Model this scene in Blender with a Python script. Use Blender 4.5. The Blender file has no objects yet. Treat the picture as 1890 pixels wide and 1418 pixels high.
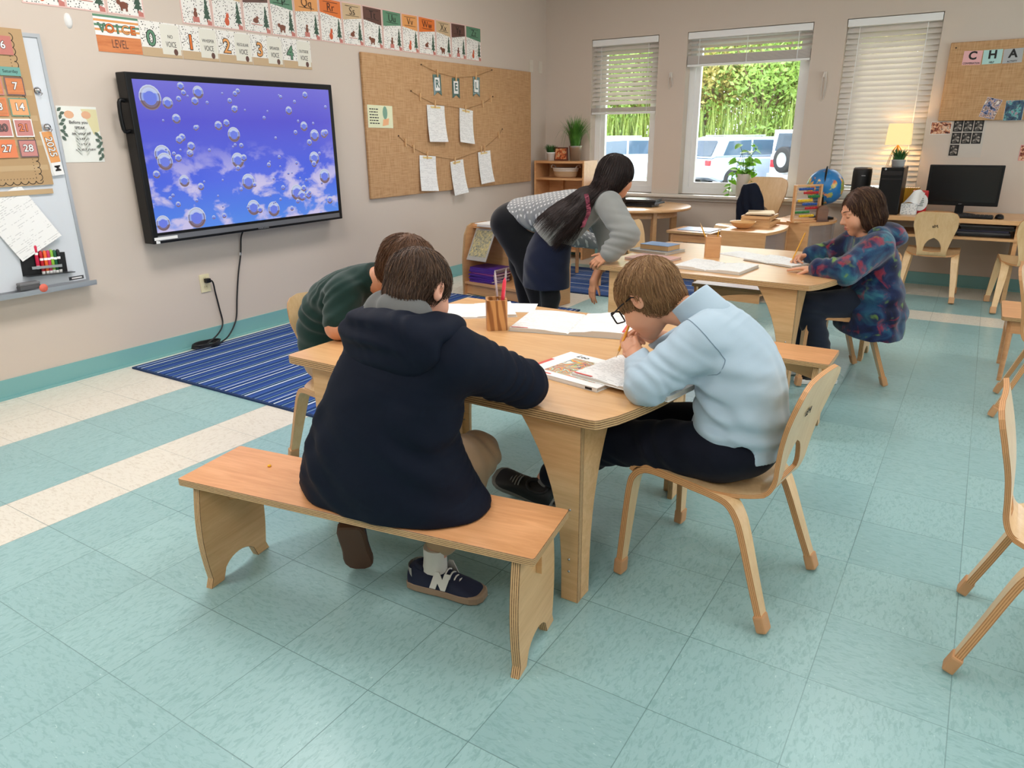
import bpy, bmesh, math, random
import numpy as np
from mathutils import Matrix, Vector, Euler
S = bpy.context.scene
COL = S.collection
# ------------------------------------------------------------------ camera, sky, lights, exposure
cam = bpy.data.cameras.new('camera'); cam.sensor_width = 36.0; cam.lens = 1331.5/1890*36; cam.clip_start = 0.05
co = bpy.data.objects.new('camera', cam); COL.objects.link(co); S.camera = co
_rt, _up, _fw = Vector((0.84537061, 0.53408345, -0.01016828)), Vector((-0.16728958, 0.28277507, 0.94448529)), Vector((-0.5073093, 0.79673906, -0.32839633))
co.matrix_world = Matrix(((_rt.x, _up.x, -_fw.x, 4.17515824), (_rt.y, _up.y, -_fw.y, -7.29855147), (_rt.z, _up.z, -_fw.z, 1.29990764), (0, 0, 0, 1)))
S.view_settings.view_transform = 'Standard'; S.view_settings.look = 'None'
S.view_settings.exposure = -0.12; S.view_settings.gamma = 1.0; S.view_settings.use_curve_mapping = False
W = bpy.data.worlds.new('sky'); S.world = W; W.use_nodes = True
_nt = W.node_tree; _bg = _nt.nodes['Background']
_bg.inputs['Color'].default_value = (0.83, 0.92, 1.0, 1); _bg.inputs['Strength'].default_value = 7.0
def lamp(name, kind, energy, color, **kw):
    l = bpy.data.lights.new(name, kind); l.energy = energy; l.color = color
    o = bpy.data.objects.new(name, l); COL.objects.link(o)
    for k, v in kw.items():
        if k in ('location', 'rotation_euler'): setattr(o, k, v)
        else: setattr(l, k, v)
    return o
lamp('sun', 'SUN', 7.0, (1, .95, .85), rotation_euler=(math.radians(52), 0, math.radians(200)), angle=.3)
for _i, _x in enumerate((1.45, 3.9, 6.3)):      # ceiling troffers (the fixtures' housings are built with the ceiling)
    for _j, _y in enumerate((-7.9, -5.2, -2.5)):
        lamp('ceiling_lamp', 'AREA', ((43, 45, 22), (26, 17, 8), (30, 24, 11))[_i][_j], (1, .94, .925), location=(_x, _y, 2.845), shape='RECTANGLE', size=.56, size_y=1.16)

# ------------------------------------------------------------------ node helpers
class Mat:
    def __init__(s, name):
        s.m = bpy.data.materials.new(name); s.m.use_nodes = True
        s.t = s.m.node_tree; s.n = s.t.nodes; s.bsdf = s.n['Principled BSDF']; s.out = s.n['Material Output']
    def node(s, typ, **kw):
        n = s.n.new('ShaderNode'+typ)
        for k, v in kw.items():
            if k.startswith('i_'):
                key = k[2:]; key = int(key) if key.isdigit() else key.replace('_', ' ')
                s.put(n.inputs[key], v)
            else: setattr(n, k, v)
        return n
    def put(s, sock, v):
        if isinstance(v, bpy.types.NodeSocket): s.t.links.new(v, sock)
        elif isinstance(v, bpy.types.Node): s.t.links.new(v.outputs[0], sock)
        else:
            if isinstance(v, (tuple, list)) and len(v) == 3 and sock.type == 'RGBA': v = (*v, 1)
            sock.default_value = v
    def math(s, op, a, b=None, c=None, clamp=False):
        n = s.node('Math', operation=op, use_clamp=clamp); s.put(n.inputs[0], a)
        if b is not None: s.put(n.inputs[1], b)
        if c is not None: s.put(n.inputs[2], c)
        return n.outputs[0]
    def mix(s, f, a, b, blend='MIX'):
        n = s.node('Mix', data_type='RGBA', blend_type=blend); s.put(n.inputs[0], f); s.put(n.inputs[6], a); s.put(n.inputs[7], b); return n.outputs[2]
    def obj(s, scale=(1, 1, 1), loc=(0, 0, 0), rot=(0, 0, 0), which='Object'):
        t = s.node('TexCoord'); m = s.node('Mapping'); s.put(m.inputs[0], t.outputs[which]); m.inputs['Scale'].default_value = scale
        m.inputs['Location'].default_value = loc; m.inputs['Rotation'].default_value = rot; return m.outputs[0]
    def noise(s, vec, scale, detail=3, rough=.5, dist=0.):
        n = s.node('TexNoise', i_Scale=scale, i_Detail=detail, i_Roughness=rough, i_Distortion=dist); s.put(n.inputs['Vector'], vec); return n.outputs[0]
    def ramp(s, f, stops, interp='LINEAR'):
        r = s.node('ValToRGB'); s.put(r.inputs[0], f); r.color_ramp.interpolation = interp; e = r.color_ramp.elements
        while len(e) < len(stops): e.new(.5)
        for q, (p, c) in zip(e, stops): q.position = p; q.color = (*c, 1) if len(c) == 3 else c
        return r.outputs[0]
    def bump(s, h, strength=.2, dist=.01):
        b = s.node('Bump', i_Strength=strength, i_Distance=dist); s.put(b.inputs['Height'], h); s.put(s.bsdf.inputs['Normal'], b.outputs[0])
    def set(s, **kw):
        for k, v in kw.items(): s.put(s.bsdf.inputs[k.replace('_', ' ')], v)
        return s
def lin(r, g, b):
    f = lambda c: ((c/255)/12.92 if c/255 <= .04045 else ((c/255+.055)/1.055)**2.4)
    return (f(r), f(g), f(b))
_plain = {}
def plain(name, rgb, rough=.5, metal=0., spec=.5, **kw):
    if name in _plain: return _plain[name]
    m = Mat(name); m.set(Base_Color=lin(*rgb), Roughness=rough, Metallic=metal, Specular_IOR_Level=spec, **kw); _plain[name] = m.m
    return m.m
def glow(name, rgb, strength):
    m = Mat(name); m.set(Base_Color=(0, 0, 0), Emission_Color=lin(*rgb), Emission_Strength=strength); return m.m

# ------------------------------------------------------------------ mesh helpers
class MB:
    """collects polygons with a material index and optional uv"""
    def __init__(s): s.v = []; s.f = []; s.m = []; s.uv = {}; s.sm = []
    def add(s, verts, faces, mi=0, uvs=None, smooth=False, M=None):
        b = len(s.v)
        s.v += [tuple(M @ Vector(v)) for v in verts] if M is not None else [tuple(v) for v in verts]
        for k, f in enumerate(faces):
            if uvs is not None and uvs[k] is not None: s.uv[len(s.f)] = uvs[k]
            s.f.append(tuple(b+i for i in f)); s.m.append(mi if isinstance(mi, int) else mi[k]); s.sm.append(smooth)
        return s
    def box(s, c, d, mi=0, M=None, bevel=0.):
        x, y, z = c; a, b, h = d[0]/2, d[1]/2, d[2]/2
        if bevel <= 0:
            vs = [(x+i*a, y+j*b, z+k*h) for k in (-1, 1) for j in (-1, 1) for i in (-1, 1)]
            return s.add(vs, [(0, 2, 3, 1), (4, 5, 7, 6), (0, 1, 5, 4), (2, 6, 7, 3), (0, 4, 6, 2), (1, 3, 7, 5)], mi, M=M)
        bm = bmesh.new(); bmesh.ops.create_cube(bm, size=1.0)
        for v in bm.verts: v.co = Vector((x+v.co.x*d[0], y+v.co.y*d[1], z+v.co.z*d[2]))
        bmesh.ops.bevel(bm, geom=bm.edges[:], offset=min(bevel, min(d)*.49), segments=2, profile=.6, affect='EDGES')
        bm.verts.index_update()
        s.add([v.co[:] for v in bm.verts], [[v.index for v in f.verts] for f in bm.faces], mi, M=M); bm.free(); return s
    def plate(s, pts, t, mi=0, me=None, M=None, bev=.0015):
        """outline in xy, thickness t along +z from 0; sides carry uv v=0..1 across thickness"""
        n = len(pts); me = mi if me is None else me
        area = sum(pts[i][0]*pts[(i+1) % n][1]-pts[(i+1) % n][0]*pts[i][1] for i in range(n))
        if area < 0: pts = pts[::-1]
        c = []
        for i in range(n):                          # inset outline for a small edge chamfer
            p0, p1, p2 = Vector(pts[i-1][:2]), Vector(pts[i][:2]), Vector(pts[(i+1) % n][:2])
            d1 = (p1-p0).normalized(); d2 = (p2-p1).normalized(); q = (Vector((-d1.y, d1.x))+Vector((-d2.y, d2.x)))
            q = q/max(.3, q.length_squared/2) if q.length > 1e-6 else Vector((-d1.y, d1.x))
            c.append(p1+q*bev)
        vs = [(q.x, q.y, 0) for q in c]+[(p[0], p[1], bev) for p in pts]+[(p[0], p[1], t-bev) for p in pts]+[(q.x, q.y, t) for q in c]
        fs = [tuple(range(n))[::-1], tuple(range(3*n, 4*n))]; mm = [mi, mi]; uv = [None, None]; u = 0
        for i in range(n):
            j = (i+1) % n; l = math.hypot(pts[j][0]-pts[i][0], pts[j][1]-pts[i][1])
            for k, (v0, v1) in enumerate(((0, .08), (.08, .92), (.92, 1))):
                fs.append((k*n+i, k*n+j, (k+1)*n+j, (k+1)*n+i)); mm.append(me); uv.append([(u, v0), (u+l, v0), (u+l, v1), (u, v1)])
            u += l
        return s.add(vs, fs, mm, uv, M=M)
    def tube(s, path, r, n=8, mi=0, M=None, cap=True, smooth=True):
        P = [Vector(p) for p in path]; rs = r if isinstance(r, (list, tuple)) else [r]*len(P)
        vs = []; fs = []; ref = None
        for i, p in enumerate(P):
            t = (P[min(i+1, len(P)-1)]-P[max(i-1, 0)])
            t = t.normalized() if t.length > 1e-9 else Vector((0, 0, 1))
            if ref is None: ref = Vector((0, 0, 1)).cross(t) if abs(t.z) < .9 else Vector((1, 0, 0)).cross(t)
            ref = (ref-t*ref.dot(t)); ref = ref.normalized() if ref.length > 1e-6 else t.orthogonal().normalized(); b = t.cross(ref)
            for k in range(n):
                a = 2*math.pi*k/n; vs.append(tuple(p+(ref*math.cos(a)+b*math.sin(a))*rs[i]))
        for i in range(len(P)-1):
            for k in range(n): fs.append((i*n+k, i*n+(k+1) % n, (i+1)*n+(k+1) % n, (i+1)*n+k))
        s.add(vs, fs, mi, smooth=smooth, M=M)
        if cap: s.add(vs[:n], [tuple(range(n))[::-1]], mi, M=M); s.add(vs[-n:], [tuple(range(n))], mi, M=M)
        return s
    def lathe(s, prof, n=24, mi=0, M=None, c=(0, 0, 0), smooth=True, ell=1.0):
        vs = [(c[0]+r*math.cos(2*math.pi*k/n), c[1]+r*ell*math.sin(2*math.pi*k/n), c[2]+z) for r, z in prof for k in range(n)]
        fs = []; mm = []
        for i in range(len(prof)-1):
            for k in range(n): fs.append((i*n+k, i*n+(k+1) % n, (i+1)*n+(k+1) % n, (i+1)*n+k)); mm.append(mi if isinstance(mi, int) else mi[i])
        return s.add(vs, fs, mm, smooth=smooth, M=M)
    def poly(s, pts, z=0., mi=0, M=None):
        a = sum(pts[i][0]*pts[(i+1) % len(pts)][1]-pts[(i+1) % len(pts)][0]*pts[i][1] for i in range(len(pts)))
        if a < 0: pts = pts[::-1]
        return s.add([(p[0], p[1], z) for p in pts], [tuple(range(len(pts)))], mi, M=M)
    def rect(s, x0, y0, x1, y1, z=0., mi=0, M=None): return s.poly([(x0, y0), (x1, y0), (x1, y1), (x0, y1)], z, mi, M)
    def disc(s, cx, cy, r, z=0., mi=0, n=16, ry=None, M=None):
        ry = r if ry is None else ry
        return s.poly([(cx+r*math.cos(2*math.pi*k/n), cy+ry*math.sin(2*math.pi*k/n)) for k in range(n)], z, mi, M)
    def strip(s, prof, x0, x1, mi=0, M=None, smooth=True):
        """ribbon: (y,z) profile swept along x"""
        n = len(prof); vs = [(x, p[0], p[1]) for x in (x0, x1) for p in prof]
        return s.add(vs, [(i, i+1, n+i+1, n+i) for i in range(n-1)], mi, smooth=smooth, M=M)
    def mesh(s, name, mats):
        me = bpy.data.meshes.new(name); me.from_pydata(s.v, [], s.f)
        for m in (mats if isinstance(mats, (list, tuple)) else [mats]): me.materials.append(m)
        me.polygons.foreach_set('material_index', s.m); me.polygons.foreach_set('use_smooth', s.sm)
        if s.uv:
            L = me.uv_layers.new(name='UVMap').data
            for fi, uv in s.uv.items():
                st = me.polygons[fi].loop_start
                for k, q in enumerate(uv): L[st+k].uv = q
        me.update(); return me
def link(name, data, parent=None, M=None):
    o = bpy.data.objects.new(name, data); COL.objects.link(o)
    if parent is not None: o.parent = parent
    if M is not None: o.matrix_basis = M
    return o
def part(name, mb, mats, parent=None, M=None, label=None):
    o = link(name, mb.mesh(name, mats), parent, M)
    if label: o['label'] = label
    return o
def tag(o, label, cat, group=None, kind=None):
    o['label'] = label; o['category'] = cat
    if group: o['group'] = group
    if kind: o['kind'] = kind
    return o
def thing(name, label, cat, M=None, group=None, kind=None):
    return tag(link(name, None, None, M), label, cat, group, kind)
def single(name, mb, mats, label, cat, M=None, group=None, kind=None):
    return tag(part(name, mb, mats, None, M), label, cat, group, kind)
def struct(name, mb, mats, M=None, parent=None):
    o = part(name, mb, mats, parent, M)
    if parent is None: o['kind'] = 'structure'
    return o
def dup(root, M, label, group=None, name=None):
    r = root.copy(); COL.objects.link(r); r.matrix_basis = M; r['label'] = label
    if group: r['group'] = group
    def rec(a, b):
        for ch in [c for c in KIDS.get(a.name, [])] or list(a.children):
            c = ch.copy(); COL.objects.link(c); c.parent = b; rec(ch, c)
    rec(root, r); return r
KIDS = {}
def T(x, y, z, rz=0., rx=0., ry=0.): return Matrix.Translation((x, y, z)) @ Euler((rx, ry, rz)).to_matrix().to_4x4()
def frame(o, x, y, z): return Matrix(((x[0], y[0], z[0], o[0]), (x[1], y[1], z[1], o[1]), (x[2], y[2], z[2], o[2]), (0, 0, 0, 1)))
def WL(y, z, off=0., rot=0.): return frame((off, y, z), (0, 1, 0), (0, 0, 1), (1, 0, 0)) @ Matrix.Rotation(rot, 4, 'Z')     # on the wall with the screen
def WW(x, z, off=0., rot=0.): return frame((x, -off, z), (1, 0, 0), (0, 0, 1), (0, -1, 0)) @ Matrix.Rotation(rot, 4, 'Z')   # on the window wall
_tc = {}
def text(s, size, mat, parent, M, bold=0., ext=.0003, align='CENTER', name='lettering', shear=0., sx=1.):
    c = bpy.data.curves.new('t', 'FONT'); c.body = s; c.size = size; c.align_x = align; c.align_y = 'CENTER'; c.extrude = ext; c.offset = bold; c.shear = shear; c.resolution_u = 3
    o = bpy.data.objects.new('t', c); COL.objects.link(o)
    bpy.context.view_layer.update()
    me = bpy.data.meshes.new_from_object(o.evaluated_get(bpy.context.evaluated_depsgraph_get()))
    bpy.data.objects.remove(o); bpy.data.curves.remove(c)
    if sx != 1.:
        for v in me.vertices: v.co.x *= sx
    me.materials.clear(); me.materials.append(mat); me.name = name
    return link(name, me, parent, M)
def arc(cx, cy, r, a0, a1, n, ry=None):
    ry = r if ry is None else ry
    return [(cx+r*math.cos(math.radians(a0+(a1-a0)*i/n)), cy+ry*math.sin(math.radians(a0+(a1-a0)*i/n))) for i in range(n+1)]
def rrect(x0, y0, x1, y1, r, n=4):
    return arc(x1-r, y0+r, r, -90, 0, n)+arc(x1-r, y1-r, r, 0, 90, n)+arc(x0+r, y1-r, r, 90, 180, n)+arc(x0+r, y0+r, r, 180, 270, n)
def bez(pts, n=16):
    """Catmull-Rom through points"""
    P = [Vector(p) for p in pts]; out = []
    for i in range(len(P)-1):
        p0, p1, p2, p3 = P[max(i-1, 0)], P[i], P[i+1], P[min(i+2, len(P)-1)]
        for k in range(n):
            t = k/n; out.append(tuple(.5*((2*p1)+(p2-p0)*t+(2*p0-5*p1+4*p2-p3)*t*t+(3*p1-p0-3*p2+p3)*t**3)))
    out.append(tuple(P[-1])); return out

# ------------------------------------------------------------------ materials
def wood(name, c0, c1, rough=.38, scale=1., axis=0, coat=.15):
    m = Mat(name); sc = [14*scale]*3; sc[axis] = 1.6*scale
    v = m.obj(tuple(sc)); n1 = m.noise(v, 1.6, 5, .6, 1.2); sc2 = [90*scale]*3; sc2[axis] = 5*scale
    n2 = m.noise(m.obj(tuple(sc2)), 1.5, 3, .6)
    f = m.math('ADD', m.math('MULTIPLY', n1, .75), m.math('MULTIPLY', n2, .35))
    col = m.ramp(f, [(.36, lin(*c0)), (.72, lin(*c1))]); m.set(Base_Color=col, Roughness=rough, Coat_Weight=coat, Coat_Roughness=.25); m.bump(n2, .03, .002); return m.m
def ply(name, c0, c1, n=9):
    m = Mat(name); uv = m.node('UVMap').outputs[0]; sp = m.node('SeparateXYZ'); m.put(sp.inputs[0], uv)
    fr = m.math('FRACT', m.math('MULTIPLY', sp.outputs[1], n/2)); nz = m.noise(m.obj((60, 60, 60)), 2, 2)
    f = m.math('ADD', m.math('MULTIPLY', m.math('GREATER_THAN', fr, .5), .7), m.math('MULTIPLY', nz, .5))
    m.set(Base_Color=m.ramp(f, [(.2, lin(*c0)), (.85, lin(*c1))]), Roughness=.45); return m.m
MAPLE = wood('maple_laminate', (206, 156, 104), (222, 178, 126), .32)
BIRCH = wood('birch_ply_face', (203, 158, 106), (225, 184, 134), .42)
BENCHTOP = wood('bench_ply_face', (205, 144, 94), (229, 170, 120), .36, 1.3)
EDGE = ply('ply_edge', (122, 90, 58), (214, 176, 126))
PALE = wood('pale_beech', (214, 176, 126), (229, 196, 150), .34, 1., 2)
RUSTEDGE = ply('chair_edge', (178, 124, 78), (216, 166, 114), 7)
MAPLE2 = wood('cabinet_maple', (204, 150, 100), (222, 172, 122), .38)
BROWN = wood('desk_maple', (206, 158, 108), (224, 180, 130), .35)
WALLM = Mat('wall_paint'); _n = WALLM.noise(WALLM.obj((1, 1, 1)), 220, 2); WALLM.set(Base_Color=lin(208, 195, 182), Roughness=.55, Specular_IOR_Level=.35); WALLM.bump(_n, .05, .002); WALLM = WALLM.m
CEIL = plain('ceiling_tile', (238, 236, 230), .9)
COVE = plain('vinyl_cove_base', (122, 176, 176), .4)
WHITE = plain('white_vinyl_frame', (238, 240, 240), .35)
PAPER = plain('white_paper', (240, 240, 238), .7)
BLACK = plain('black_plastic', (12, 13, 15), .38, 0, .3)
DARK = plain('matt_black', (14, 14, 16), .6)
INK = plain('ink', (40, 38, 38), .8)
CHROME = plain('chrome', (200, 200, 205), .15, 1.)
ALU = plain('aluminium', (190, 192, 196), .35, .9)
def floor_mat():
    m = Mat('vinyl_composition_tile'); t = m.node('TexCoord').outputs['Object']; sp = m.node('SeparateXYZ'); m.put(sp.inputs[0], t)
    X, Y = sp.outputs[0], sp.outputs[1]; TT = .3048
    u = m.math('DIVIDE', m.math('SUBTRACT', X, 2.78869), TT); w = m.math('DIVIDE', m.math('ADD', Y, 6.28008), TT)
    iu, iw = m.math('FLOOR', u), m.math('FLOOR', w); cid = m.node('CombineXYZ', i_X=iu, i_Y=iw)
    wn = m.node('TexWhiteNoise', noise_dimensions='2D'); m.put(wn.inputs[0], cid.outputs[0])
    par = m.math('GREATER_THAN', wn.outputs[0], .45)
    off = m.node('VectorMath', operation='SCALE'); m.put(off.inputs[0], wn.outputs[1]); off.inputs[3].default_value = 37.
    def streak(sx, sy, sc, det=2):
        mp = m.node('Mapping'); m.put(mp.inputs[0], t); mp.inputs['Scale'].default_value = (sx, sy, 1)
        a = m.node('VectorMath', operation='ADD'); m.put(a.inputs[0], mp.outputs[0]); m.put(a.inputs[1], off.outputs[0])
        return m.noise(a.outputs[0], sc, det, .6, .8)
    def dual(sc, k, det=2): return m.node('Mix', i_0=par, i_2=streak(1, k, sc, det), i_3=streak(k, 1, sc, det)).outputs[0]
    n1 = dual(38, 2.6, 3); n2 = dual(75, 2.4); n3 = m.noise(t, 1.3, 2)
    d = m.math('MINIMUM', X, m.math('ADD', m.math('MULTIPLY', Y, -1), .12))
    white = m.math('ADD', m.math('LESS_THAN', d, .655), m.math('MULTIPLY', m.math('GREATER_THAN', d, 1.2647), m.math('LESS_THAN', d, 1.5695)))
    base = m.mix(wn.outputs[0], lin(142, 179, 180), lin(153, 189, 189))
    base = m.mix(m.math('MULTIPLY', n3, .25), base, lin(160, 193, 195))
    c = m.mix(m.ramp(n1, [(.34, (.8, .8, .8)), (.52, (0, 0, 0))]), base, lin(128, 167, 167))
    c = m.mix(m.ramp(n2, [(.69, (0, 0, 0)), (.76, (.6, .6, .6))]), c, lin(206, 230, 224))
    c = m.mix(m.ramp(n2, [(.20, (.5, .5, .5)), (.29, (0, 0, 0))]), c, lin(96, 138, 137))
    k = m.mix(m.ramp(n1, [(.36, (1, 1, 1)), (.5, (0, 0, 0))]), lin(224, 219, 206), lin(210, 203, 188))
    k = m.mix(m.ramp(n2, [(.22, (.7, .7, .7)), (.32, (0, 0, 0))]), k, lin(170, 165, 150))
    c = m.mix(white, c, k)
    def edge(x): f = m.math('FRACT', x); return m.math('MINIMUM', f, m.math('SUBTRACT', 1, f))
    g = m.math('LESS_THAN', m.math('MINIMUM', edge(u), edge(w)), .0036)
    c = m.mix(m.math('MULTIPLY', g, m.math('MULTIPLY', m.noise(t, 1.1, 1), 1.15)), c, lin(52, 84, 82))
    m.set(Base_Color=c, Roughness=m.math('ADD', .23, m.math('MULTIPLY', n3, .12)), Specular_IOR_Level=.45); m.bump(m.math('MULTIPLY', g, -1), .25, .001); return m.m
FLOOR = floor_mat()
def glass_mat(name='window_glass', tint=(1, 1, 1), gl=.08):
    m = Mat(name); tr = m.node('BsdfTransparent', i_Color=(*tint, 1)); g = m.node('BsdfGlossy', i_Roughness=.02); fr = m.node('Fresnel', i_IOR=1.45)
    mx = m.node('MixShader'); m.put(mx.inputs[0], fr.outputs[0]); m.put(mx.inputs[1], tr.outputs[0]); m.put(mx.inputs[2], g.outputs[0]); m.put(m.out.inputs[0], mx.outputs[0]); return m.m
GLASS = glass_mat()
def burlap_mat():
    m = Mat('burlap'); v = m.obj((1, 1, 1)); a = m.node('TexWave', wave_type='BANDS', bands_direction='X', i_Scale=95, i_Distortion=2.5, i_Detail=2); m.put(a.inputs[0], v)
    b = m.node('TexWave', wave_type='BANDS', bands_direction='Y', i_Scale=95, i_Distortion=2.5, i_Detail=2); m.put(b.inputs[0], v)
    s1 = m.noise(m.obj((3, 40, 1)), 3, 3); s2 = m.noise(m.obj((40, 3, 1)), 3, 3)
    f = m.math('ADD', m.math('MULTIPLY', m.math('ADD', a.outputs[1], b.outputs[1]), .2), m.math('MULTIPLY', m.math('ADD', s1, s2), .5))
    m.set(Base_Color=m.ramp(f, [(.4, lin(150, 111, 74)), (.62, lin(188, 147, 105)), (.85, lin(208, 170, 130))]), Roughness=.9, Specular_IOR_Level=.1); m.bump(f, .5, .002); return m.m
BURLAP = burlap_mat()

# ------------------------------------------------------------------ the room
DIFF = glow('lamp_diffuser', (255, 244, 236), 2.0)
RX, RY, RH = 8.2, -9.6, 2.86
struct('floor', MB().rect(0, RY, RX, 0), FLOOR)
struct('ceiling', MB().box((RX/2, RY/2, RH+.06), (RX+.4, -RY+.4, .1)), CEIL)
for _i, _x in enumerate((1.45, 3.9, 6.3)):
    for _j, _y in enumerate((-7.9, -5.2, -2.5)):
        _b = MB()
        for dx in (-.3, .3): _b.box((dx, 0, 0), (.03, 1.25, .02))
        for dy in (-.61, .61): _b.box((0, dy, 0), (.63, .03, .02))
        _cl = tag(part('ceiling_light', _b, WHITE, None, T(_x, _y, RH-.001)), 'recessed ceiling light frame overhead', 'ceiling light', 'ceiling lights'); part('diffuser', MB().rect(-.285, -.595, .285, .595, .004).add([(-.285, -.595, .003), (-.285, .595, .003), (.285, .595, .003), (.285, -.595, .003)], [(0, 1, 2, 3)]), DIFF, _cl)
struct('wall_left', MB().box((-.06, RY/2, RH/2+.02), (.12, -RY+.4, RH+.04)), WALLM)
struct('wall_rear', MB().box((RX/2, RY-.06, RH/2+.02), (RX, .12, RH+.04)), WALLM)
# window wall: openings x0,x1
OPEN = [(.545, 1.267), (1.555, 2.69), (2.958, 3.678), (5.0, 6.1), (6.4, 7.1)]; ZS, ZT, WT = .70, 2.19, .20
def pierced(name, opens, length, M, extra=0.):
    b = MB(); x = -extra
    for (a, c) in opens+[(length+extra, None)]:
        b.box(((x+a)/2, WT/2, RH/2+.02), (a-x, WT, RH+.04))
        if c is not None:
            b.box(((a+c)/2, WT/2, ZS/2), (c-a, WT, ZS)); b.box(((a+c)/2, WT/2, (ZT+RH)/2+.02), (c-a, WT, RH-ZT+.04)); x = c
    return struct(name, b, WALLM, M)
pierced('wall_back', OPEN, RX, T(0, 0, 0), .12)
pierced('wall_right', [(1.2, 2.6), (3.6, 5.0)], -RY, frame((RX, 0, 0), (0, -1, 0), (1, 0, 0), (0, 0, 1)))
for nm, b in (('baseboard_left', MB().box((.004, RY/2, .052), (.008, -RY, .104)).box((.012, RY/2, .006), (.016, -RY, .012))),
              ('baseboard_back', MB().box((RX/2, -.004, .052), (RX, .008, .104)).box((RX/2, -.012, .006), (RX, .016, .012)))):
    struct(nm, b, COVE)
SILLM = plain('window_sill_laminate', (216, 212, 204), .35)
struct('trim_1', MB().box((2.13, -.01, .685), (2.52, .16, .03), bevel=.008).box((2.13, -.012, .655), (2.46, .03, .035)), SILLM)['label'] = 'window sill board'
def window(n, x0, x1, slider=None):
    w = x1-x0; g = link('window_%d' % n, None, None, T((x0+x1)/2, 0, (ZS+ZT)/2)); g['kind'] = 'structure'; h = ZT-ZS
    b = MB(); y = .15
    for sx in (-1, 1): b.box((sx*(w/2-.03), y, 0), (.06, .07, h)); b.box((sx*(w/2-.085), y, 0), (.05, .045, h-.12))
    for sz in (-1, 1): b.box((0, y, sz*(h/2-.03)), (w-.12, .07, .06)); b.box((0, y, sz*(h/2-.085)), (w-.222, .045, .05))
    part('window_frame', b, WHITE, g)
    part('pane', MB().box((0, y, 0), (w-.2, .006, h-.2)), GLASS, g)
for k, (a, c) in enumerate(OPEN): window(k+1, a, c)
# ------------------------------------------------------------------ blinds
BLIND = Mat('blind_slat'); BLIND.set(Base_Color=lin(232, 226, 220), Roughness=.5)
_tl = BLIND.node('BsdfTranslucent', i_Color=(*lin(235, 225, 215), 1)); _mx = BLIND.node('MixShader', i_0=.22); BLIND.put(_mx.inputs[1], BLIND.bsdf.outputs[0]); BLIND.put(_mx.inputs[2], _tl.outputs[0]); BLIND.put(BLIND.out.inputs[0], _mx.outputs[0]); BLIND = BLIND.m
def blind(x0, x1, zb, label, nstack, tilt=48, pitch=.043, top=ZT-.005, ntop=None):
    w = x1-x0-.012; r = thing('window_blind', label, 'window blind', T((x0+x1)/2, .035, 0), 'white slatted window blinds')
    part('headrail', MB().box((0, -.012, top-.03), (w, .055, .058), bevel=.004), WHITE, r)
    b = MB(); hs = nstack*.0052+.03; z = top-.085; k = 0
    Ms = []
    while z > zb+hs+.02 and (ntop is None or k < ntop):
        Ms.append(z); z -= pitch; k += 1
    ca, sa = math.cos(math.radians(tilt)), math.sin(math.radians(tilt))
    for z in Ms:
        pr = [(u*ca*.025-(1-u*u)*.003, z+u*sa*.025) for u in (-1, -.5, 0, .5, 1)]
        n = len(pr); v = [(x, p[0], p[1]) for x in (-w/2, w/2) for p in pr]+[(x, p[0]+.0012, p[1]+.0022) for x in (-w/2, w/2) for p in pr]
        f = [(i, i+1, n+i+1, n+i) for i in range(n-1)]+[(2*n+i, 3*n+i, 3*n+i+1, 2*n+i+1) for i in range(n-1)]
        f += [(0, n, 3*n, 2*n), (n-1, 3*n-1, 4*n-1, 2*n-1)]
        b.add(v, f)
    if nstack:
        for i in range(nstack): b.box((0, 0, zb+.026+i*.0052), (w, .05, .0036))
    part('slats', b, BLIND, r)
    part('bottom_rail', MB().box((0, 0, zb+.011), (w, .052, .02), bevel=.004), WHITE, r)
    c = MB(); zt = top-.06
    for fx in ((-.36, .36) if w < .9 else (-.4, 0, .4)):
        for dy in (-.028, .028): c.box((fx*w, dy, (zt+zb+.02)/2), (.004 if w < .9 else .006, .0012, zt-zb-.02))
    part('ladder_cord', c, WHITE, r); return r
blind(*OPEN[0], 1.475, 'white blind halfway down over the narrow window beside the corner', 8, 44)
blind(*OPEN[1], 1.885, 'white blind pulled up high over the wide middle window', 14, ntop=4, tilt=30)
blind(*OPEN[2], .755, 'white blind fully lowered behind the glowing table lamp', 2, tilt=57)
def cleat(x, z0, z1, label):
    r = thing('blind_cord', label, 'cord', WW(x, z1, 0), 'blind cords tied up on the window wall')
    part('cleat', MB().box((0, .04, .012), (.03, .05, .024), bevel=.008), plain('cord_white', (214, 208, 200), .5), r)
    b = MB()
    for dx, zz in ((-.014, z0), (.006, z0+.05), (.014, z0+.02)):
        b.tube(bez([(dx*.3, .06, .02), (dx, .02, .024), (dx*1.2, (zz-z1)*.5, .012), (dx*.6, zz-z1, .006)], 5), .0035, 6)
    part('loop', b, plain('cord_white', (214, 208, 200), .5), r)
cleat(1.41, 1.69, 1.78, 'blind cord looped on the wall pillar between the narrow and wide windows')
cleat(2.83, 1.54, 1.72, 'blind cord looped on the wall pillar beside the lowered blind')

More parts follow.
